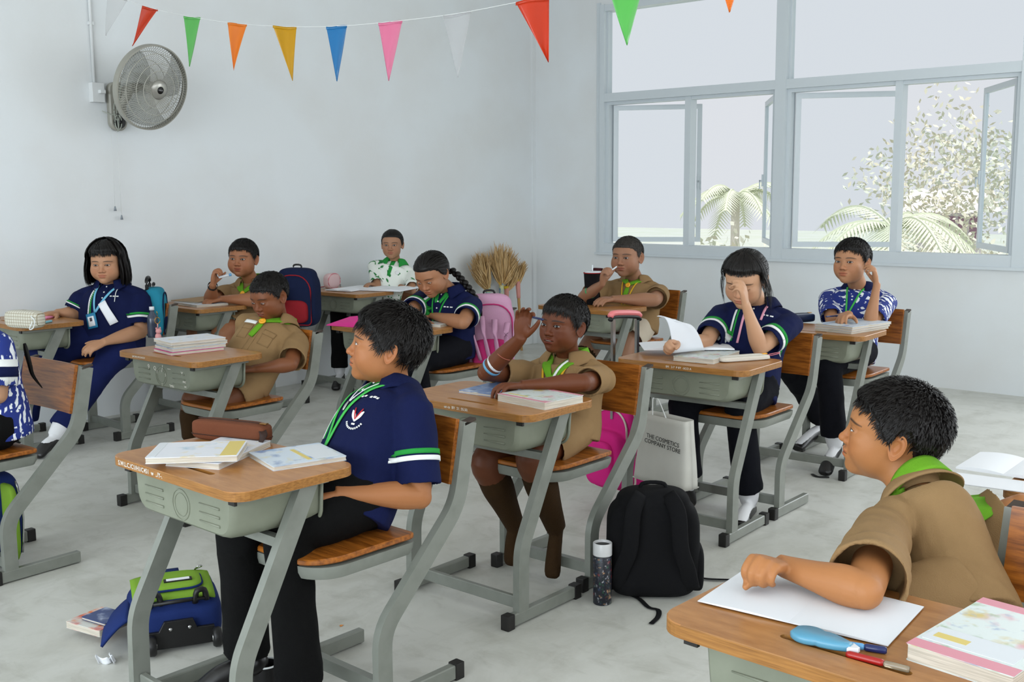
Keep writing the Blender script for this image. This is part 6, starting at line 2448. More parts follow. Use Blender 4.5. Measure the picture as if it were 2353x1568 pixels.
obj('body', [lathe([(.001, 0), (.030, 0), (.036, .02), (.037, .080), (.034, .080), (.032, .02), (.001, .012)], 30)], M_BLACK, cu, True, 50)
obj('rim', [tube([(.0365 * math.cos(t), .0365 * math.sin(t), .082) for t in np.linspace(0, 2 * np.pi, 32, endpoint=False)], .0028, n=8, closed=True)], M_WHITEC, cu)
# bag under the left-edge chair
c = U(8, 1296, z=0)
eb = empty('school_bag', (c[0] - .02, c[1] + .05, 0), .1, 'blue and green school bag standing under the chair at the left edge', 'bag')
obj('body', smooth_bag([soft_box(.16, .26, .36, .45)], .007, 4), Mb, eb)
obj('green_panel', [xf(soft_box(.035, .14, .30, .5), None, (.0, -.125, .03))], Mg, eb)
obj('zip', [tube([(.05, -.130, .05), (.06, -.132, .2), (.04, -.130, .33)], .004, n=6, samples=8)], M_METAL, eb)


# ---------------------------------------------------------------- bags hanging on the chair backs
def hung_bag(label, c, rz, w, d, h, m, m2, name='backpack', extra=True):
    r = empty(name, tuple(c), rz, label, 'backpack')
    obj('body', smooth_bag([soft_box(w, d, h, .45), xf(soft_box(w * .9, d * .9, h * .4, .6), None, (0, 0, h * .68))], .007, 5), m, r)
    obj('front_pocket', smooth_bag([xf(soft_box(w * .72, d * .6, h * .42, .5), None, (0, -d * .42, h * .08))], .007, 3), m2, r)
    oo = rrect(w * .86, h * .9, [w * .36, w * .36, .03, .03], 6)
    obj('piping', [tube([(x, -d * .46, z + h * .5) for x, z in oo], .004, n=8, closed=True)], m2, r)
    obj('top_handle', [tube([(-.03, 0, h * 1.04), (-.025, 0, h * 1.04 + .03), (.025, 0, h * 1.04 + .03), (.03, 0, h * 1.04)], .006, n=8, samples=10)], M_BLACK, r)
    return r


tl = hung_bag('teal backpack hanging on the chair of the girl with bobbed hair', U(338, 775, y=5.74) + np.array([.06, 0, 0]), .9, .20, .13, .27, cloth('teal_nylon', (42, 136, 160), (34, 116, 140)), cloth('navy_nylon', (24, 34, 66), (18, 26, 50)))
obj('telescopic_handle', [tube([(-.06, .03, .27), (-.06, .03, .34), (.05, .03, .34), (.05, .03, .27)], .010, n=8, samples=14)], M_BLACK, tl)
kb = empty('water_bottle', tuple(U(352, 775, y=5.56)), 0, 'clear bottle with dark label tucked beside the teal backpack', 'bottle')
obj('body', [lathe([(.001, 0), (.028, 0), (.030, .01), (.030, .10), (.026, .12), (.012, .145), (.012, .155), (.001, .155)], 20)], mat('smoky_plastic', (52, 60, 76), .15, .5), kb)
obj('cap', [lathe([(.001, .155), (.014, .155), (.014, .175), (.001, .175)], 16)], mat('white_plastic', (214, 216, 220)), kb)
ch = empty('key_charm', tuple(U(364, 782, y=5.50)), 0, 'pink pig charm on a gold ring hanging from the teal backpack', 'charm')
mpk = mat('pink_rubber', (214, 150, 150), .5, .4)
obj('body', [ell((0, 0, .020), (.018, .016, .022), None, 14, 10)], mpk, ch)
obj('head', [ell((0, -.006, .052), (.017, .015, .016), None, 14, 10)], mpk, ch)
for s in (-1, 1):
    obj('ear', [ell((s * .012, -.004, .068), (.005, .003, .007), None, 8, 6)], mpk, ch)
    obj('foot', [ell((s * .011, -.010, .002), (.008, .010, .007), None, 8, 6)], mpk, ch)
obj('ring', [tube([(.016 * math.cos(t), 0, .112 + .018 * math.sin(t)) for t in np.linspace(0, 2 * np.pi, 20, endpoint=False)], .002, n=6, closed=True)], mat('gold_metal', (190, 140, 50), .3, .5, metal=.8), ch)
obj('strap', [tube([(0, 0, .066), (0, 0, .095)], .003, n=6), ], mpk, ch)
obj('chain', [tube([(0, 0, .13), (.002, 0, .15), (-.002, 0, .165)], .0025, n=6)], mat('gold_metal', (190, 140, 50)), ch)
hung_bag('navy and red backpack hanging on the chair of the chubby scout boy', U(674, 752, y=5.70) + np.array([.05, 0, 0]), -1.2, .30, .14, .36, cloth('navy_nylon', (24, 34, 66)), cloth('red_nylon', (150, 36, 44), (130, 28, 36)))
b5 = hung_bag('pink and lilac backpack hanging on the chair of the girl with the braid', U(1120, 862, y=3.98) + np.array([.02, 0, 0]), -.75, .28, .15, .42, cloth('lilac_nylon', (196, 150, 176), (184, 136, 164)), cloth('rose_nylon', (186, 50, 110), (170, 42, 98)))
for k in range(4):
    obj('fabric_fold', [tube([(-.12 + .07 * k, -.10, .36 - .02 * k), (-.10 + .06 * k, -.125, .24), (-.06 + .05 * k, -.11, .10)], (.016, .008), n=8, samples=10)], cloth('lilac_nylon', (196, 150, 176)), b5)

# ---------------------------------------------------------------- brooms in the corner
M_STRAW = mat('broom_grass', (208, 176, 128), .8, .2, rgb2=(178, 142, 92), nscale=40, stretch=(1, 1, .1))
M_BAMB = mat('bamboo_handle', (186, 144, 88), .55, .3, rgb2=(160, 120, 68), nscale=12, stretch=(4, 4, .6))


def broom(label, neck, foot, left, right, toplen, wrap, seed, n=620):
    """neck, foot: world points; the brush fans up from the neck between two directions"""
    neck, foot = np.array(neck), np.array(foot)
    r = empty('broom', (foot[0], foot[1], 0), 0, label, 'broom', 'grass brooms leaning in the corner')
    o = np.array([foot[0], foot[1], 0])
    obj('handle', [xf(tube([foot, neck * .5 + foot * .5, neck], [.011, .012, .014], n=12, samples=8), None, -o)], M_BAMB, r)
    if wrap is not None:
        obj('binding', [xf(tube([neck - nrm(neck - foot) * .13, neck + nrm(neck - foot) * .02], [.017, .022], n=14, samples=6), None, -o)], wrap, r)
        obj('yellow_lacing', [xf(tube([neck + nrm(neck - foot) * .015, neck + nrm(neck - foot) * .04], [(.030, .016), (.040, .016)], n=14, ref=(0, 1, 0)), None, -o)], mat('yellow_cord', (214, 178, 50), .6, .2), r)
    rng = np.random.RandomState(seed)
    t = rng.rand(n)
    K = 7
    L_, R_ = np.array(left) - neck, np.array(right) - neck
    D = L_[None] * (1 - t)[:, None] + R_[None] * t[:, None]
    D = nrm(D) * (toplen * (1 - .18 * np.abs(2 * t - 1) ** 2) * rng.uniform(.72, 1.06, n))[:, None]
    D += rng.normal(size=(n, 3)) * np.array([.012, .012, .01])
    s = np.linspace(0, 1, K)[:, None, None]
    side = rng.normal(size=(n, 3)) * .012
    P = neck + (rng.normal(size=(n, 3)) * .006)[None] + D[None] * s + side[None] * np.sin(s * 3) + np.array([0, -.02, -.02]) * s ** 3
    V, f = ribbons(P, .0050, O=neck - np.array([0, 1.0, 0]), seed=seed, jitter=.6)
    b = obj('brush', mesh_np('brush', V - o, f[0], f[1], None, False), M_STRAW, r)
    b['kind'] = 'stuff'
    return r


yb = 6.20
mw = mat('pale_cord_wrap', (196, 196, 140), .6, .2, rgb2=(120, 170, 180), nscale=2, stretch=(1, 1, 40))
mb = mat('blue_print_wrap', (40, 110, 170), .5, .3, rgb2=(196, 196, 150), nscale=18)
broom('grass broom with pale striped binding, leftmost of the brooms', U(1121, 668, y=yb), U(1150, 880, y=yb - .12), U(1064, 596, y=yb), U(1118, 568, y=yb), .37, mw, 1)
broom('grass broom with blue printed binding, in the middle of the brooms', U(1152, 658, y=yb - .04), U(1156, 880, y=yb - .16), U(1112, 572, y=yb), U(1196, 582, y=yb), .38, mb, 2)
broom('grass broom with pink binding, half hidden behind the blue bound one', U(1164, 668, y=yb + .02), U(1166, 870, y=yb), U(1180, 590, y=yb + .03), U(1212, 596, y=yb + .03), .30, mat('pink_cord', (214, 150, 140), .6, .2), 3, 220)
broom('worn broom with thick bare bamboo handle, rightmost of the brooms', U(1190, 652, y=yb), U(1202, 868, y=yb - .1), U(1196, 590, y=yb), U(1210, 592, y=yb), .22, mat('pink_cord', (214, 150, 140)), 4, 160)

# ---------------------------------------------------------------- bunting
def at_depth(px, py, d):
    v = _fw * FPX + _rt * (px - 1176.5) - _up * (py - 784.0)
    return np.array([0, 0, CH]) + v * (d / FPX)


FL = [('white', (246, -14), (292, -2), (243, 82), 6.3, (206, 206, 206)), ('red', (328, 14), (364, 22), (304, 106), 6.1, (214, 72, 40)), ('light green', (422, 37), (462, 41), (435, 153), 5.8, (110, 196, 104)),
      ('orange', (524, 53), (567, 55), (537, 162), 5.5, (240, 140, 50)), ('mustard yellow', (628, 60), (682, 62), (672, 186), 5.1, (212, 162, 24)), ('blue', (749, 61), (798, 59), (774, 187), 4.8, (44, 130, 190)),
      ('pink', (869, 52), (925, 48), (893, 186), 4.6, (234, 134, 170)), ('clear white', (1018, 36), (1083, 26), (1052, 178), 4.3, (200, 200, 202)), ('large red', (1185, 5), (1262, -8), (1260, 143), 3.9, (216, 66, 32)),
      ('large green', (1398, -28), (1482, -48), (1441, 104), 3.6, (104, 200, 96)), ('cut off orange', (1640, -92), (1722, -112), (1677, 28), 3.4, (240, 130, 40))]
pts = [at_depth(130, -44, 6.2)] + [at_depth((a[0] + b[0]) / 2, (a[1] + b[1]) / 2, d) for _, a, b, c_, d, _ in FL] + [at_depth(2000, -260, 3.2)]
tag(obj('bunting_string', [tube(resample(np.array(pts), 90), .0013, n=6)], M_WHITEC, None), 'thin white string of the bunting sagging across the room', 'string')
for nm, a, b, c_, d, rgb in FL:
    A, B, C_ = at_depth(*a, d), at_depth(*b, d), at_depth(*c_, d)
    k = len(nm) * 1.7

    def f(u, v):
        P_ = (A[None, None] * (1 - u[..., None]) + B[None, None] * u[..., None])
        mid = P_ * (1 - v[..., None]) + (C_ + (B - A) * .02 * (u[..., None] - .5)) * v[..., None]
        return mid + _fw * (.010 * np.sin(u * 5 + v * 3 + k) * (1 - v * .5))[..., None]
    o = A * .5 + B * .5
    mt = mat('flag_plastic_' + nm.replace(' ', '_'), rgb, .25, .5)
    if 'TR' not in mt:
        pb_ = mt.node_tree.nodes['Principled BSDF']
        nt_ = mt.node_tree
        tr_ = nt_.nodes.new('ShaderNodeBsdfTranslucent')
        tr_.inputs[0].default_value = (*lin(rgb), 1)
        tp_ = nt_.nodes.new('ShaderNodeBsdfTransparent')
        m1 = nt_.nodes.new('ShaderNodeMixShader')
        m1.inputs[0].default_value = .35
        m2 = nt_.nodes.new('ShaderNodeMixShader')
        m2.inputs[0].default_value = .72 if 'white' in nm else .06
        out_ = [n for n in nt_.nodes if n.type == 'OUTPUT_MATERIAL'][0]
        nt_.links.new(pb_.outputs[0], m1.inputs[1])
        nt_.links.new(tr_.outputs[0], m1.inputs[2])
        nt_.links.new(m1.outputs[0], m2.inputs[1])
        nt_.links.new(tp_.outputs[0], m2.inputs[2])
        nt_.links.new(m2.outputs[0], out_.inputs[0])
        mt['TR'] = 1
    V, F = grid(f, 10, 14, .0004)
    fl = tag(obj('bunting_flag', [(V, F)], mt, None), nm + ' triangular flag hanging on the bunting string', 'flag', 'bunting flags')
    fl2 = obj('folded_hem', [grid(lambda u, v: (A[None, None] * (1 - u[..., None]) + B[None, None] * u[..., None]) - np.array([0, 0, 1.0]) * (v * .012)[..., None] - _fw * (.0025 - .010 * np.sin(u * 5 + k))[..., None], 8, 3, .0006)], mt, fl)

# ---------------------------------------------------------------- wall fan, socket box, conduit
M_FAN = mat('fan_grey_plastic', (150, 148, 138), .4, .4)
M_WIRE = mat('fan_grille_wire', (176, 174, 164), .3, .5)
fan = empty('wall_fan', (3.585, YW - .02, 1.93), 0, 'grey oscillating wall fan on the left wall under the bunting', 'fan')
fo = np.array(fan.location)
bpl = rrect(.115, .295, [.045, .045, .055, .055], 6)
V, F = prism(bpl, 0, .045, .008)
obj('wall_plate', [xf((V, F), rotx(math.pi / 2), (0, .02, 0))], M_FAN, fan, True, 40)
obj('speed_dial', [xf(lathe([(.001, 0), (.040, 0), (.038, .007), (.001, .009)], 28), rotx(math.pi / 2), (.0, -.026, -.095))], M_BLACK, fan, True, 40)
obj('dial_knob', [xf(lathe([(.001, 0), (.012, 0), (.010, .014), (.001, .015)], 16), rotx(math.pi / 2), (.0, -.033, -.095))], M_BLACK, fan)
FC = U(347, 201, y=5.98) - fo
tocam = nrm(np.array([0, 0, CH]) - U(347, 201, y=5.98))
fd = nrm(tocam * .62 + _rt * .75 - _up * .24)
R_ = frame3(fd, (0, 0, 1))
R_ = np.stack([R_[:, 1], R_[:, 2], R_[:, 0]], 1)       # local z = blowing direction
put = lambda part: xf(part, R_, FC)
obj('arm', [tube([(0, 0, .02), (0, -.08, .02), FC - fd * .20 - np.array([0, 0, .04]), FC - fd * .17], [.022, .024, .03, .03], n=14, samples=14)], M_FAN, fan)
obj('motor_housing', [put(lathe([(.001, -.245), (.035, -.243), (.052, -.225), (.060, -.15), (.064, -.09), (.055, -.075), (.001, -.07)], 28))], M_FAN, fan, True, 50)
rad = .248
obj('cage_rim', [put(lathe([(rad - .002, -.022), (rad + .006, -.020), (rad + .008, .0), (rad + .006, .020), (rad - .002, .022), (rad - .005, 0)], 72, caps=False))], M_FAN, fan, True, 60)
w_, tr_ = [], []
prof_f = lambda s: (rad * (1 - s) + .058 * s, .018 + .062 * math.sin(min(1, s * 1.05) * math.pi / 2))
prof_b = lambda s: (rad * (1 - s) + .060 * s, -.018 - .070 * math.sin(min(1, s * 1.0) * math.pi / 2))
for side, prof in ((0, prof_f), (1, prof_b)):
    for k in range(96):
        a_ = 2 * math.pi * (k + .5 * side) / 96
        pts_ = [(prof(s)[0] * math.cos(a_ + .18 * s), prof(s)[0] * math.sin(a_ + .18 * s), prof(s)[1]) for s in np.linspace(0, 1, 7)]
        w_.append(tube(pts_, .0015, n=3, caps=False))
    for s in (.22, .5, .72):
        r_, z_ = prof(s)
        w_.append(tube([(r_ * math.cos(t), r_ * math.sin(t), z_) for t in np.linspace(0, 2 * np.pi, 60, endpoint=False)], .0017, n=4, closed=True))
g_ = obj('grille', [put(p) for p in w_], M_WIRE, fan)
g_['kind'] = 'stuff'
obj('hub_badge', [put(lathe([(.001, .088), (.030, .088), (.048, .083), (.060, .074), (.060, .070), (.001, .070)], 36))], mat('satin_badge', (170, 168, 160), .25, .6, metal=.5), fan, True, 50)
obj('badge_emblem', [put(lathe([(.001, .0895), (.022, .0895), (.022, .088), (.001, .088)], 24))], M_BLACK, fan)
V, F = text_part('MIRA', .013, .0004)
obj('lettering', [put((V + np.array([0, 0, .0900]), F))], M_METAL, fan, False)
for k in range(3):
    def bl(u, v):
        a_ = 2 * math.pi * k / 3 + (u - .5) * 1.35 * (1 - .1 * v) + .5 * v
        rr_ = .035 + .195 * v
        return np.stack([rr_ * np.cos(a_), rr_ * np.sin(a_), .025 * np.sin((u - .5) * 2.4)], -1)
    obj('blade', [put(grid(bl, 14, 10, .002))], mat('translucent_blade', (168, 172, 168), .2, .5, alpha=.45), fan)
obj('spinner', [put(lathe([(.001, .030), (.025, .026), (.036, .010), (.036, -.03), (.001, -.03)], 24))], M_FAN, fan)
a_ = np.linspace(0, 2 * np.pi, 16)
cordp = [(-.10, -.005, -.03), (-.06, -.03, -.05), (-.02, -.035, -.045)] + [(-.02 + .018 * math.sin(t), -.036, .035 + .075 * math.cos(t) * .8 - .06) for t in a_] + [(-.02, -.036, -.06)] + \
        [(-.015 + .022 * math.sin(t), -.038, -.095 - .045 * math.cos(t)) for t in a_] + [(.01, -.035, .10), (.03, -.05, .13)]
obj('bundled_cord', [tube(np.array(cordp), .0032, n=6, samples=90)], mat('grey_cord', (160, 164, 154), .5, .3), fan)
obj('cable_tie', [box((-.018, -.038, -.048), (.014, .012, .005))], M_BLACK, fan, False)
sb = empty('socket_box', (3.459, YW, 2.008), 0, 'white surface socket box left of the wall fan', 'socket')
M_PVC = mat('white_pvc', (216, 218, 218), .4, .4)
b_ = obj('box', [bbox2((-.040, -.045, -.058), (.040, 0, .058))], M_PVC, sb, False)
bevel_mesh(b_.data, .004, 2)
obj('plug', [bbox2((-.002, -.075, -.006), (.030, -.045, .014))], M_PVC, sb, False)
cd = empty('conduit', (3.452, YW, 2.06), 0, 'white cable conduit rising from the socket box to the ceiling', 'conduit')
obj('pipe', [tube([(0, -.012, 0), (0, -.012, ZC - 2.06)], .010, n=12)], M_PVC, cd)
for z in (.35, .85):
    obj('pipe_clip', [bbox2((-.016, -.020, z), (.016, 0, z + .018))], M_PVC, cd, False)
for (x, z, lab) in ((3.532, 1.29, 'left'), (3.573, 1.235, 'right')):
    pc_ = empty('pull_cord', (x, YW - .03, z), 0, lab + ' pull cord with a small grey cap hanging below the wall fan', 'pull cord', 'fan pull cords')
    obj('cap', [lathe([(.001, .030), (.004, .028), (.009, .0), (.001, 0)], 14)], mat('grey_knob', (130, 136, 142), .4, .4), pc_)
    obj('cord', [tube([(0, 0, .03), (.0, 0, 1.80 - z)], .0008, n=4)], M_WHITEC, pc_)

# ---------------------------------------------------------------- outdoors
gnd = struct('ground', [box((60, 10, -3.3), (110, 160, .2))], mat('haze_paled_ground', (196, 200, 192), .9, .1, rgb2=(190, 196, 182), nscale=.3))  # ground colour paled to stand in for overexposed glare outdoors
M_PALM = mat('haze_paled_palm', (208, 213, 190), .7, .2)  # outdoor haze and overexposure are put into the palm colour
M_LEAF = mat('haze_paled_leaf', (206, 211, 196), .8, .1, rgb2=(212, 206, 186), nscale=.8)  # leaf colour whitened to imitate haze beyond the windows
M_BARK = mat('haze_paled_bark', (216, 210, 200), .8, .1)  # bark paled to match, haze painted into the colour


def palm(label, c, h, n, L, seed):
    r = empty('palm_tree', (c[0], c[1], -3.2), 0, label, 'tree', 'trees beyond the windows')
    rng = np.random.RandomState(seed)
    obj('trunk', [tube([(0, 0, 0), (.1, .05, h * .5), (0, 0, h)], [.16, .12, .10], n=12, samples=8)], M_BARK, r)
    for k in range(n):
        a = 2 * math.pi * k / n + rng.uniform(-.2, .2)
        up_ = rng.uniform(.2, 1.2)
        C = [np.array([math.cos(a) * L * s, math.sin(a) * L * s, h + up_ * L * s * .9 - 1.0 * L * s * s]) for s in np.linspace(.03, 1, 12)]
        parts = [tube(C, .02, n=4)]
        for i in range(1, 12):
            t = nrm(C[i] - C[i - 1])
            sd = nrm(np.cross(t, [0, 0, 1]))
            for s_ in (-1, 1):
                for q in (0, .5):
                    b0 = C[i - 1] * (1 - q) + C[i] * q
                    ll = L * .26 * math.sin(math.pi * (.12 + .8 * i / 12)) + .1
                    e = b0 + sd * s_ * ll * .8 + t * ll * .5 - np.array([0, 0, ll * .35])
                    w = t * .035
                    parts.append((np.array([b0 - w, b0 + w, e]), [(0, 1, 2)]))
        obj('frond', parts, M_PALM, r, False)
    return r


def leafy(label, c, h, rad, n, seed, name='leafy_tree'):
    r = empty(name, (c[0], c[1], -3.2), 0, label, 'tree', 'trees beyond the windows')
    rng = np.random.RandomState(seed)
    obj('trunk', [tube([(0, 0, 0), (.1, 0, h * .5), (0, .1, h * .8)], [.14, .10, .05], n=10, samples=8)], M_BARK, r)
    q = nrm(rng.normal(size=(n, 3))) * (rng.rand(n) ** .5)[:, None] * rad + np.array([0, 0, h])
    cl = nrm(rng.normal(size=(9, 3))) * rad * .55 + np.array([0, 0, h])
    idx = rng.randint(0, 9, n)
    q = cl[idx] + (q - np.array([0, 0, h])) * .55
    a = nrm(rng.normal(size=(n, 3))) * .11
    b = nrm(np.cross(a, rng.normal(size=(n, 3)))) * .05
    V = np.stack([q - a, q + b, q + a, q - b], 1).reshape(-1, 3)
    I = np.arange(n * 4).reshape(-1, 4)
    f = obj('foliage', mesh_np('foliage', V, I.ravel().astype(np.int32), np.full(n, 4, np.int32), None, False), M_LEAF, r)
    f['kind'] = 'stuff'
    return r


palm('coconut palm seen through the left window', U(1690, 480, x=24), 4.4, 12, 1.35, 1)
leafy('loose haze-paled tree below the palm in the left window', U(1690, 545, x=21), 2.4, 1.5, 900, 2)
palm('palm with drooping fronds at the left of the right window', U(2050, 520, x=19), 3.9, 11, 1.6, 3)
leafy('tall haze-paled tree in the right window', U(2185, 450, x=32), 4.6, 3.0, 2600, 4)
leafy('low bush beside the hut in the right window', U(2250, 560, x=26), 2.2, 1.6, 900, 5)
leafy('haze-paled tree left of the hut in the right window', U(2110, 560, x=28), 2.4, 1.7, 900, 6)
hc = U(2180, 545, x=40)
ht = empty('hut', (hc[0], hc[1], -3.2), .3, 'small hut with dark striped shutters far outside the right window', 'building')
hz = float(hc[2]) + 3.2
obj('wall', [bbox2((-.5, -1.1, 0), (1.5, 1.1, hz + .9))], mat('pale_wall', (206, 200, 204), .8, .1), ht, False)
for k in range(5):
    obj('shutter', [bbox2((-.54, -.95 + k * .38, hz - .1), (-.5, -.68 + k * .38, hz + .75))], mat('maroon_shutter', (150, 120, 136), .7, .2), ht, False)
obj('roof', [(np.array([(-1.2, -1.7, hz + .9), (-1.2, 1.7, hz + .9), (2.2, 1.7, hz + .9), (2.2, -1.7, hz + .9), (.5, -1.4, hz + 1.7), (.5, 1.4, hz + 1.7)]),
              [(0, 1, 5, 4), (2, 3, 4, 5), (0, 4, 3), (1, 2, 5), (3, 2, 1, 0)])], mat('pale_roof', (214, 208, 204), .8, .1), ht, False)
# ---------------------------------------------------------------- small things people wear and hold
def held_pen(p, sd, label, a, b, m_, tip=None, r=.0042):
    A, B = np.asarray(a, float), np.asarray(b, float)
    c = (A + B) / 2
    root = empty('pen', tuple(c), 0, label, 'pen')
    d = B - A
    obj('barrel', [tube([A - c, A + d * .06 - c, A + d * .8 - c], [r * .7, r, r], n=12)], m_, root)
    obj('cap', [tube([A + d * .8 - c, B - d * .02 - c, B - c], [r * 1.1, r * 1.1, r * .8], n=12)], tip or m_, root)
    return root


def band(p, sd, t, w, r, m_, name='wristband', lab=None, tilt=(0, 0, 0)):
    Sh, E, Wp, X = p['S'][sd]
    c = E + (Wp - E) * t
    ax = nrm(nrm(Wp - E) + np.array(tilt))
    R_ = frame3(ax, (0, 0, 1) if abs(ax[2]) < .9 else (1, 0, 0))
    th = np.linspace(0, 2 * np.pi, 30, endpoint=False)
    pts_ = c + R_[:, 1] * (r * np.cos(th))[:, None] + R_[:, 2] * (r * np.sin(th))[:, None]
    V, F = tube(pts_, (w * .5, w * .5) if w < .004 else (.0016, w * .5), n=8, ref=ax, closed=True)
    return tag(obj(name, [xf((V, F), None, -p['off'])], m_, p['root']), lab)


# navy polo boy: green lanyard, cord with pendant, emblem
T, b = p6['T'], p6['bvh']
add = p6['add']
add('lanyard', T.strip(b, [(.070, -.016), (.052, -.10), (.030, -.20), (.016, -.26)], .0052, nv=3, n=16, off=.005, thick=.0012), M_LAN)
add('lanyard', T.strip(b, [(-.060, -.040), (-.030, -.10), (.000, -.19), (.012, -.26)], .0060, nv=3, n=16, off=.006, thick=.0012), M_LAN)
add('neck_cord', T.strip(b, [(.040, -.020), (.016, -.075), (.002, -.12)], .0016, nv=3, n=12, off=.006, thick=.001), M_WHITEC)
add('neck_cord', T.strip(b, [(-.040, -.028), (-.016, -.075), (.000, -.12)], .0016, nv=3, n=12, off=.006, thick=.001), M_WHITEC)
pd_ = T.strip(b, [(0, -.120), (-.001, -.135), (-.001, -.150)], [.002, .005, .003], nv=4, n=8, off=.007, thick=.002)
add('pendant', pd_, M_METAL)
M_REDC = mat('red_thread', (176, 40, 48), .7, .2)
for s in (-1, 1):
    add('emblem_wing', T.strip(b, [(-.066, -.178), (-.066 + s * .010, -.160), (-.066 + s * .020, -.146)], [.0015, .0075, .0015], nv=4, n=9, off=.0026, thick=.0008), M_WHITEC)
    add('emblem_wing', T.strip(b, [(-.066, -.172), (-.066 + s * .008, -.154), (-.066 + s * .013, -.138)], [.0010, .0022, .0012], nv=4, n=9, off=.0036, thick=.0008), M_REDC)
add('emblem_base', T.patch(b, (-.066, -.186), .012, .005, off=.003, thick=.0008), M_WHITEC)
for k in range(11):
    a_ = math.radians(205 + k * 13)
    add('emblem_letter', T.patch(b, (-.066 + .030 * math.cos(a_), -.170 + .030 * math.sin(a_)), .0042, .0055, rot=math.degrees(a_) + 90, nu=3, nv=3, off=.003, thick=.0007), M_WHITEC)
for k, (x, w_) in enumerate([(-.040, .010), (-.054, .008), (-.078, .007), (-.088, .008), (-.098, .006)]):
    add('stitched_name', T.patch(b, (x, -.098 + (.002 if k % 2 else 0)), w_, .006, nu=4, nv=3, off=.003, thick=.0007), M_WHITEC)
for p in (p1, p5, p9):
    for k, (x, w_) in enumerate([(-.046, .012), (-.062, .010), (-.080, .014)]):
        p['add']('stitched_name', p['T'].patch(p['bvh'], (x, -.092), w_, .006, nu=4, nv=3, off=.003, thick=.0008), M_WHITEC)
# girl with the bobbed hair: two badges
T, b, add = p1['T'], p1['bvh'], p1['add']
ml = mat('sky_lanyard', (110, 176, 206), .6, .2)
add('lanyard', T.strip(b, [(-.060, -.030), (-.02, -.10), (.030, -.185)], .0065, nv=3, n=14, off=.007, thick=.0012), ml)
add('lanyard', T.strip(b, [(.050, -.030), (.045, -.10), (.034, -.185)], .0050, nv=3, n=14, off=.007, thick=.0012), ml)
add('badge_holder', T.patch(b, (.046, -.235), .058, .088, rot=-14, off=.012, thick=.003), mat('cyan_holder', (30, 120, 160), .4, .4))
add('badge_card', T.patch(b, (.046, -.238), .038, .058, rot=-14, off=.016, thick=.001), M_PAPER)
add('badge_photo', T.patch(b, (.048, -.228), .014, .022, rot=-14, off=.0185, thick=.0006), mat('photo_print', (70, 60, 66), .5, .3))
add('name_card', T.patch(b, (-.042, -.190), .044, .140, rot=-32, off=.012, thick=.001), M_PAPER)
add('card_cord', T.strip(b, [(-.066, -.05), (-.070, -.09), (-.072, -.125)], .0018, nv=3, n=10, off=.008, thick=.001), M_WHITEC)
for k in range(16):
    tt = k / 15
    add('bead', T.disc(b, (.060 + .018 * tt, -.03 - .17 * tt), .0042, nu=8, nv=3, off=.004, thick=.003), M_WHITEC)
# braid girl, propped girl, window boy: lanyards
for p, m_ in ((p5, M_GREENC), (p10, M_LAN)):
    p['add']('lanyard', p['T'].strip(p['bvh'], [(.045, -.03), (.025, -.12), (.012, -.22)], .0045, nv=3, n=12, off=.005, thick=.001), m_)
    p['add']('lanyard', p['T'].strip(p['bvh'], [(-.045, -.03), (-.022, -.12), (.006, -.22)], .0045, nv=3, n=12, off=.005, thick=.001), m_)
p9['add']('lanyard', p9['T'].strip(p9['bvh'], [(.030, -.03), (.034, -.12), (.036, -.24)], .0050, nv=3, n=14, off=.005, thick=.001), mat('pink_lanyard', (214, 150, 170), .6, .2))
p9['add']('lanyard', p9['T'].strip(p9['bvh'], [(-.050, -.02), (-.046, -.07), (-.040, -.12)], .0050, nv=3, n=12, off=.005, thick=.001), mat('pink_lanyard', (214, 150, 170)))
for k in range(2):
    p10['add']('button', p10['T'].disc(p10['bvh'], (0, -.06 - .045 * k), .006, nu=10, nv=3, off=.003, thick=.0012), M_WHITEC)
# scout lanyards (yellow) for the centre boy and the straw boy
my = mat('yellow_lanyard', (206, 160, 40), .6, .2)
for p in (p7, p8):
    p['add']('lanyard', p['T'].strip(p['bvh'], [(.050, -.045), (.034, -.12), (.018, -.22)], .0042, nv=3, n=12, off=.008, thick=.001), my)
    p['add']('lanyard', p['T'].strip(p['bvh'], [(-.050, -.045), (-.030, -.12), (-.004, -.22)], .0042, nv=3, n=12, off=.008, thick=.001), my)
p7['add']('whistle_cord', p7['T'].strip(p7['bvh'], [(-.040, -.035), (-.012, -.10), (.016, -.18)], .0040, nv=3, n=12, off=.013, thick=.0015), M_WHITEC)
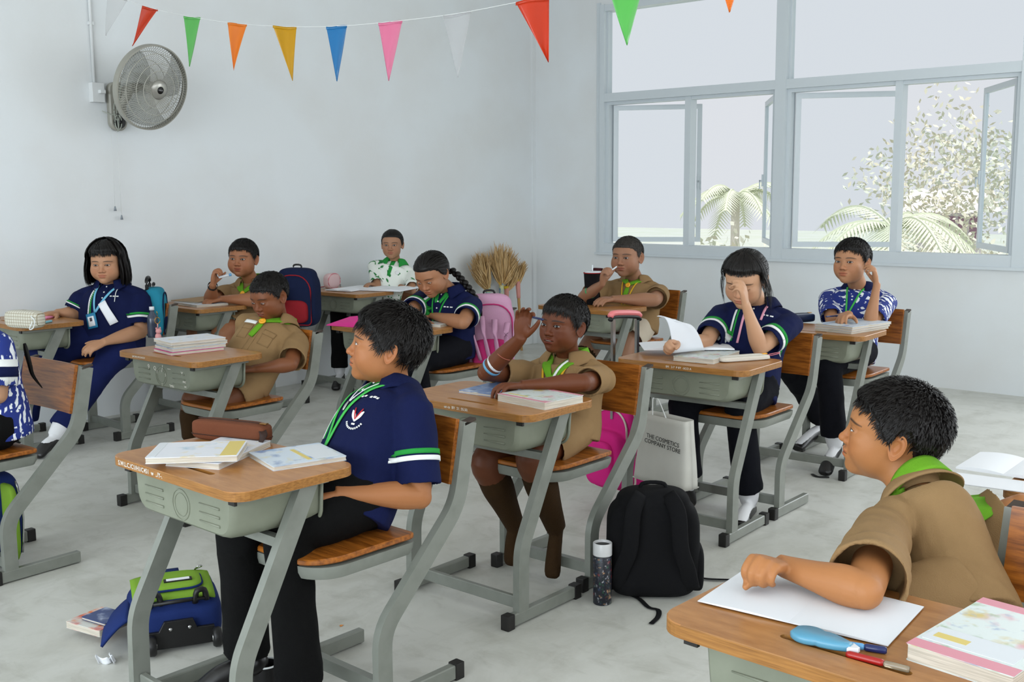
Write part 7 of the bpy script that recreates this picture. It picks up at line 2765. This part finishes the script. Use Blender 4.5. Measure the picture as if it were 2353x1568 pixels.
# bracelets
band(p7, 'R', .26, .012, .0330, mat('white_silicone', (210, 212, 214), .4, .4), lab='white wristband', tilt=(.1, -.25, 0))
band(p7, 'R', .16, .011, .0345, mat('blue_silicone', (96, 156, 190), .4, .4), lab='pale blue wristband')
band(p7, 'R', .52, .0032, .0290, mat('copper_beads', (150, 80, 60), .4, .5), 'bead_bracelet', tilt=(.1, .35, 0))
band(p5, 'L', .88, .0030, .0240, mat('gold_metal', (190, 140, 50)), 'bracelet')
band(p2, 'R', .90, .024, .0285, M_BLACK, 'wrist_watch')
band(p8, 'R', .40, .020, .0400, mat('green_silicone', (70, 150, 90), .4, .4), lab='green wristband')
band(p9, 'R', .86, .0035, .0250, mat('white_silicone', (210, 212, 214)), 'bracelet')
# pens and the straw
held_pen(p7, 'R', 'blue pen held against the temple of the scout boy at the centre desk', U(1248, 735, y=2.36), U(1212, 726, y=2.44), mat('navy_plastic', (24, 34, 84)))
held_pen(p2, 'R', 'white and blue marker held by the chubby scout boy', U(502, 638, y=5.74), U(532, 631, y=5.70), mat('white_plastic', (214, 216, 220)), mat('pale_blue_plastic', (90, 150, 196)), r=.008)
held_pen(p10, 'R', 'short pen under the fingers of the boy by the window', U(1898, 728, y=2.30), U(1925, 726, y=2.30), mat('navy_plastic', (24, 34, 84)))
q0, q1 = U(1417, 613, y=3.80), U(1388, 634, y=3.84)
tag(obj('drinking_straw', [tube([q0, q1], .0045, n=10)], mat('clear_straw', (216, 222, 226)), None), 'short white straw between the lips of the scout boy with the tumbler', 'straw')
# page curling up over the propped girl's notebook
def page(u, v):
    base0, base1 = U(1545, 812, z=TZ + .032), U(1618, 806, z=TZ + .032)
    P_ = base0 * (1 - u[..., None]) + base1 * u[..., None]
    hgt = .155 * np.sin(np.clip(v, 0, 1) * 1.75)
    bk = .05 * v + .06 * v * v
    return P_ + np.array([-.55, .55, 0]) * bk[..., None] * .9 + np.array([0, 0, 1.0]) * (hgt * (1 - .25 * u * 1.0) )[..., None] + np.array([.02, 0, 0]) * np.sin(u * 3 + v * 2)[..., None]


tag(obj('notebook_page', [grid(page, 14, 14, .0006)], M_RULE, None), 'ruled page standing up in a curl above the open notebook of the propped girl', 'paper')
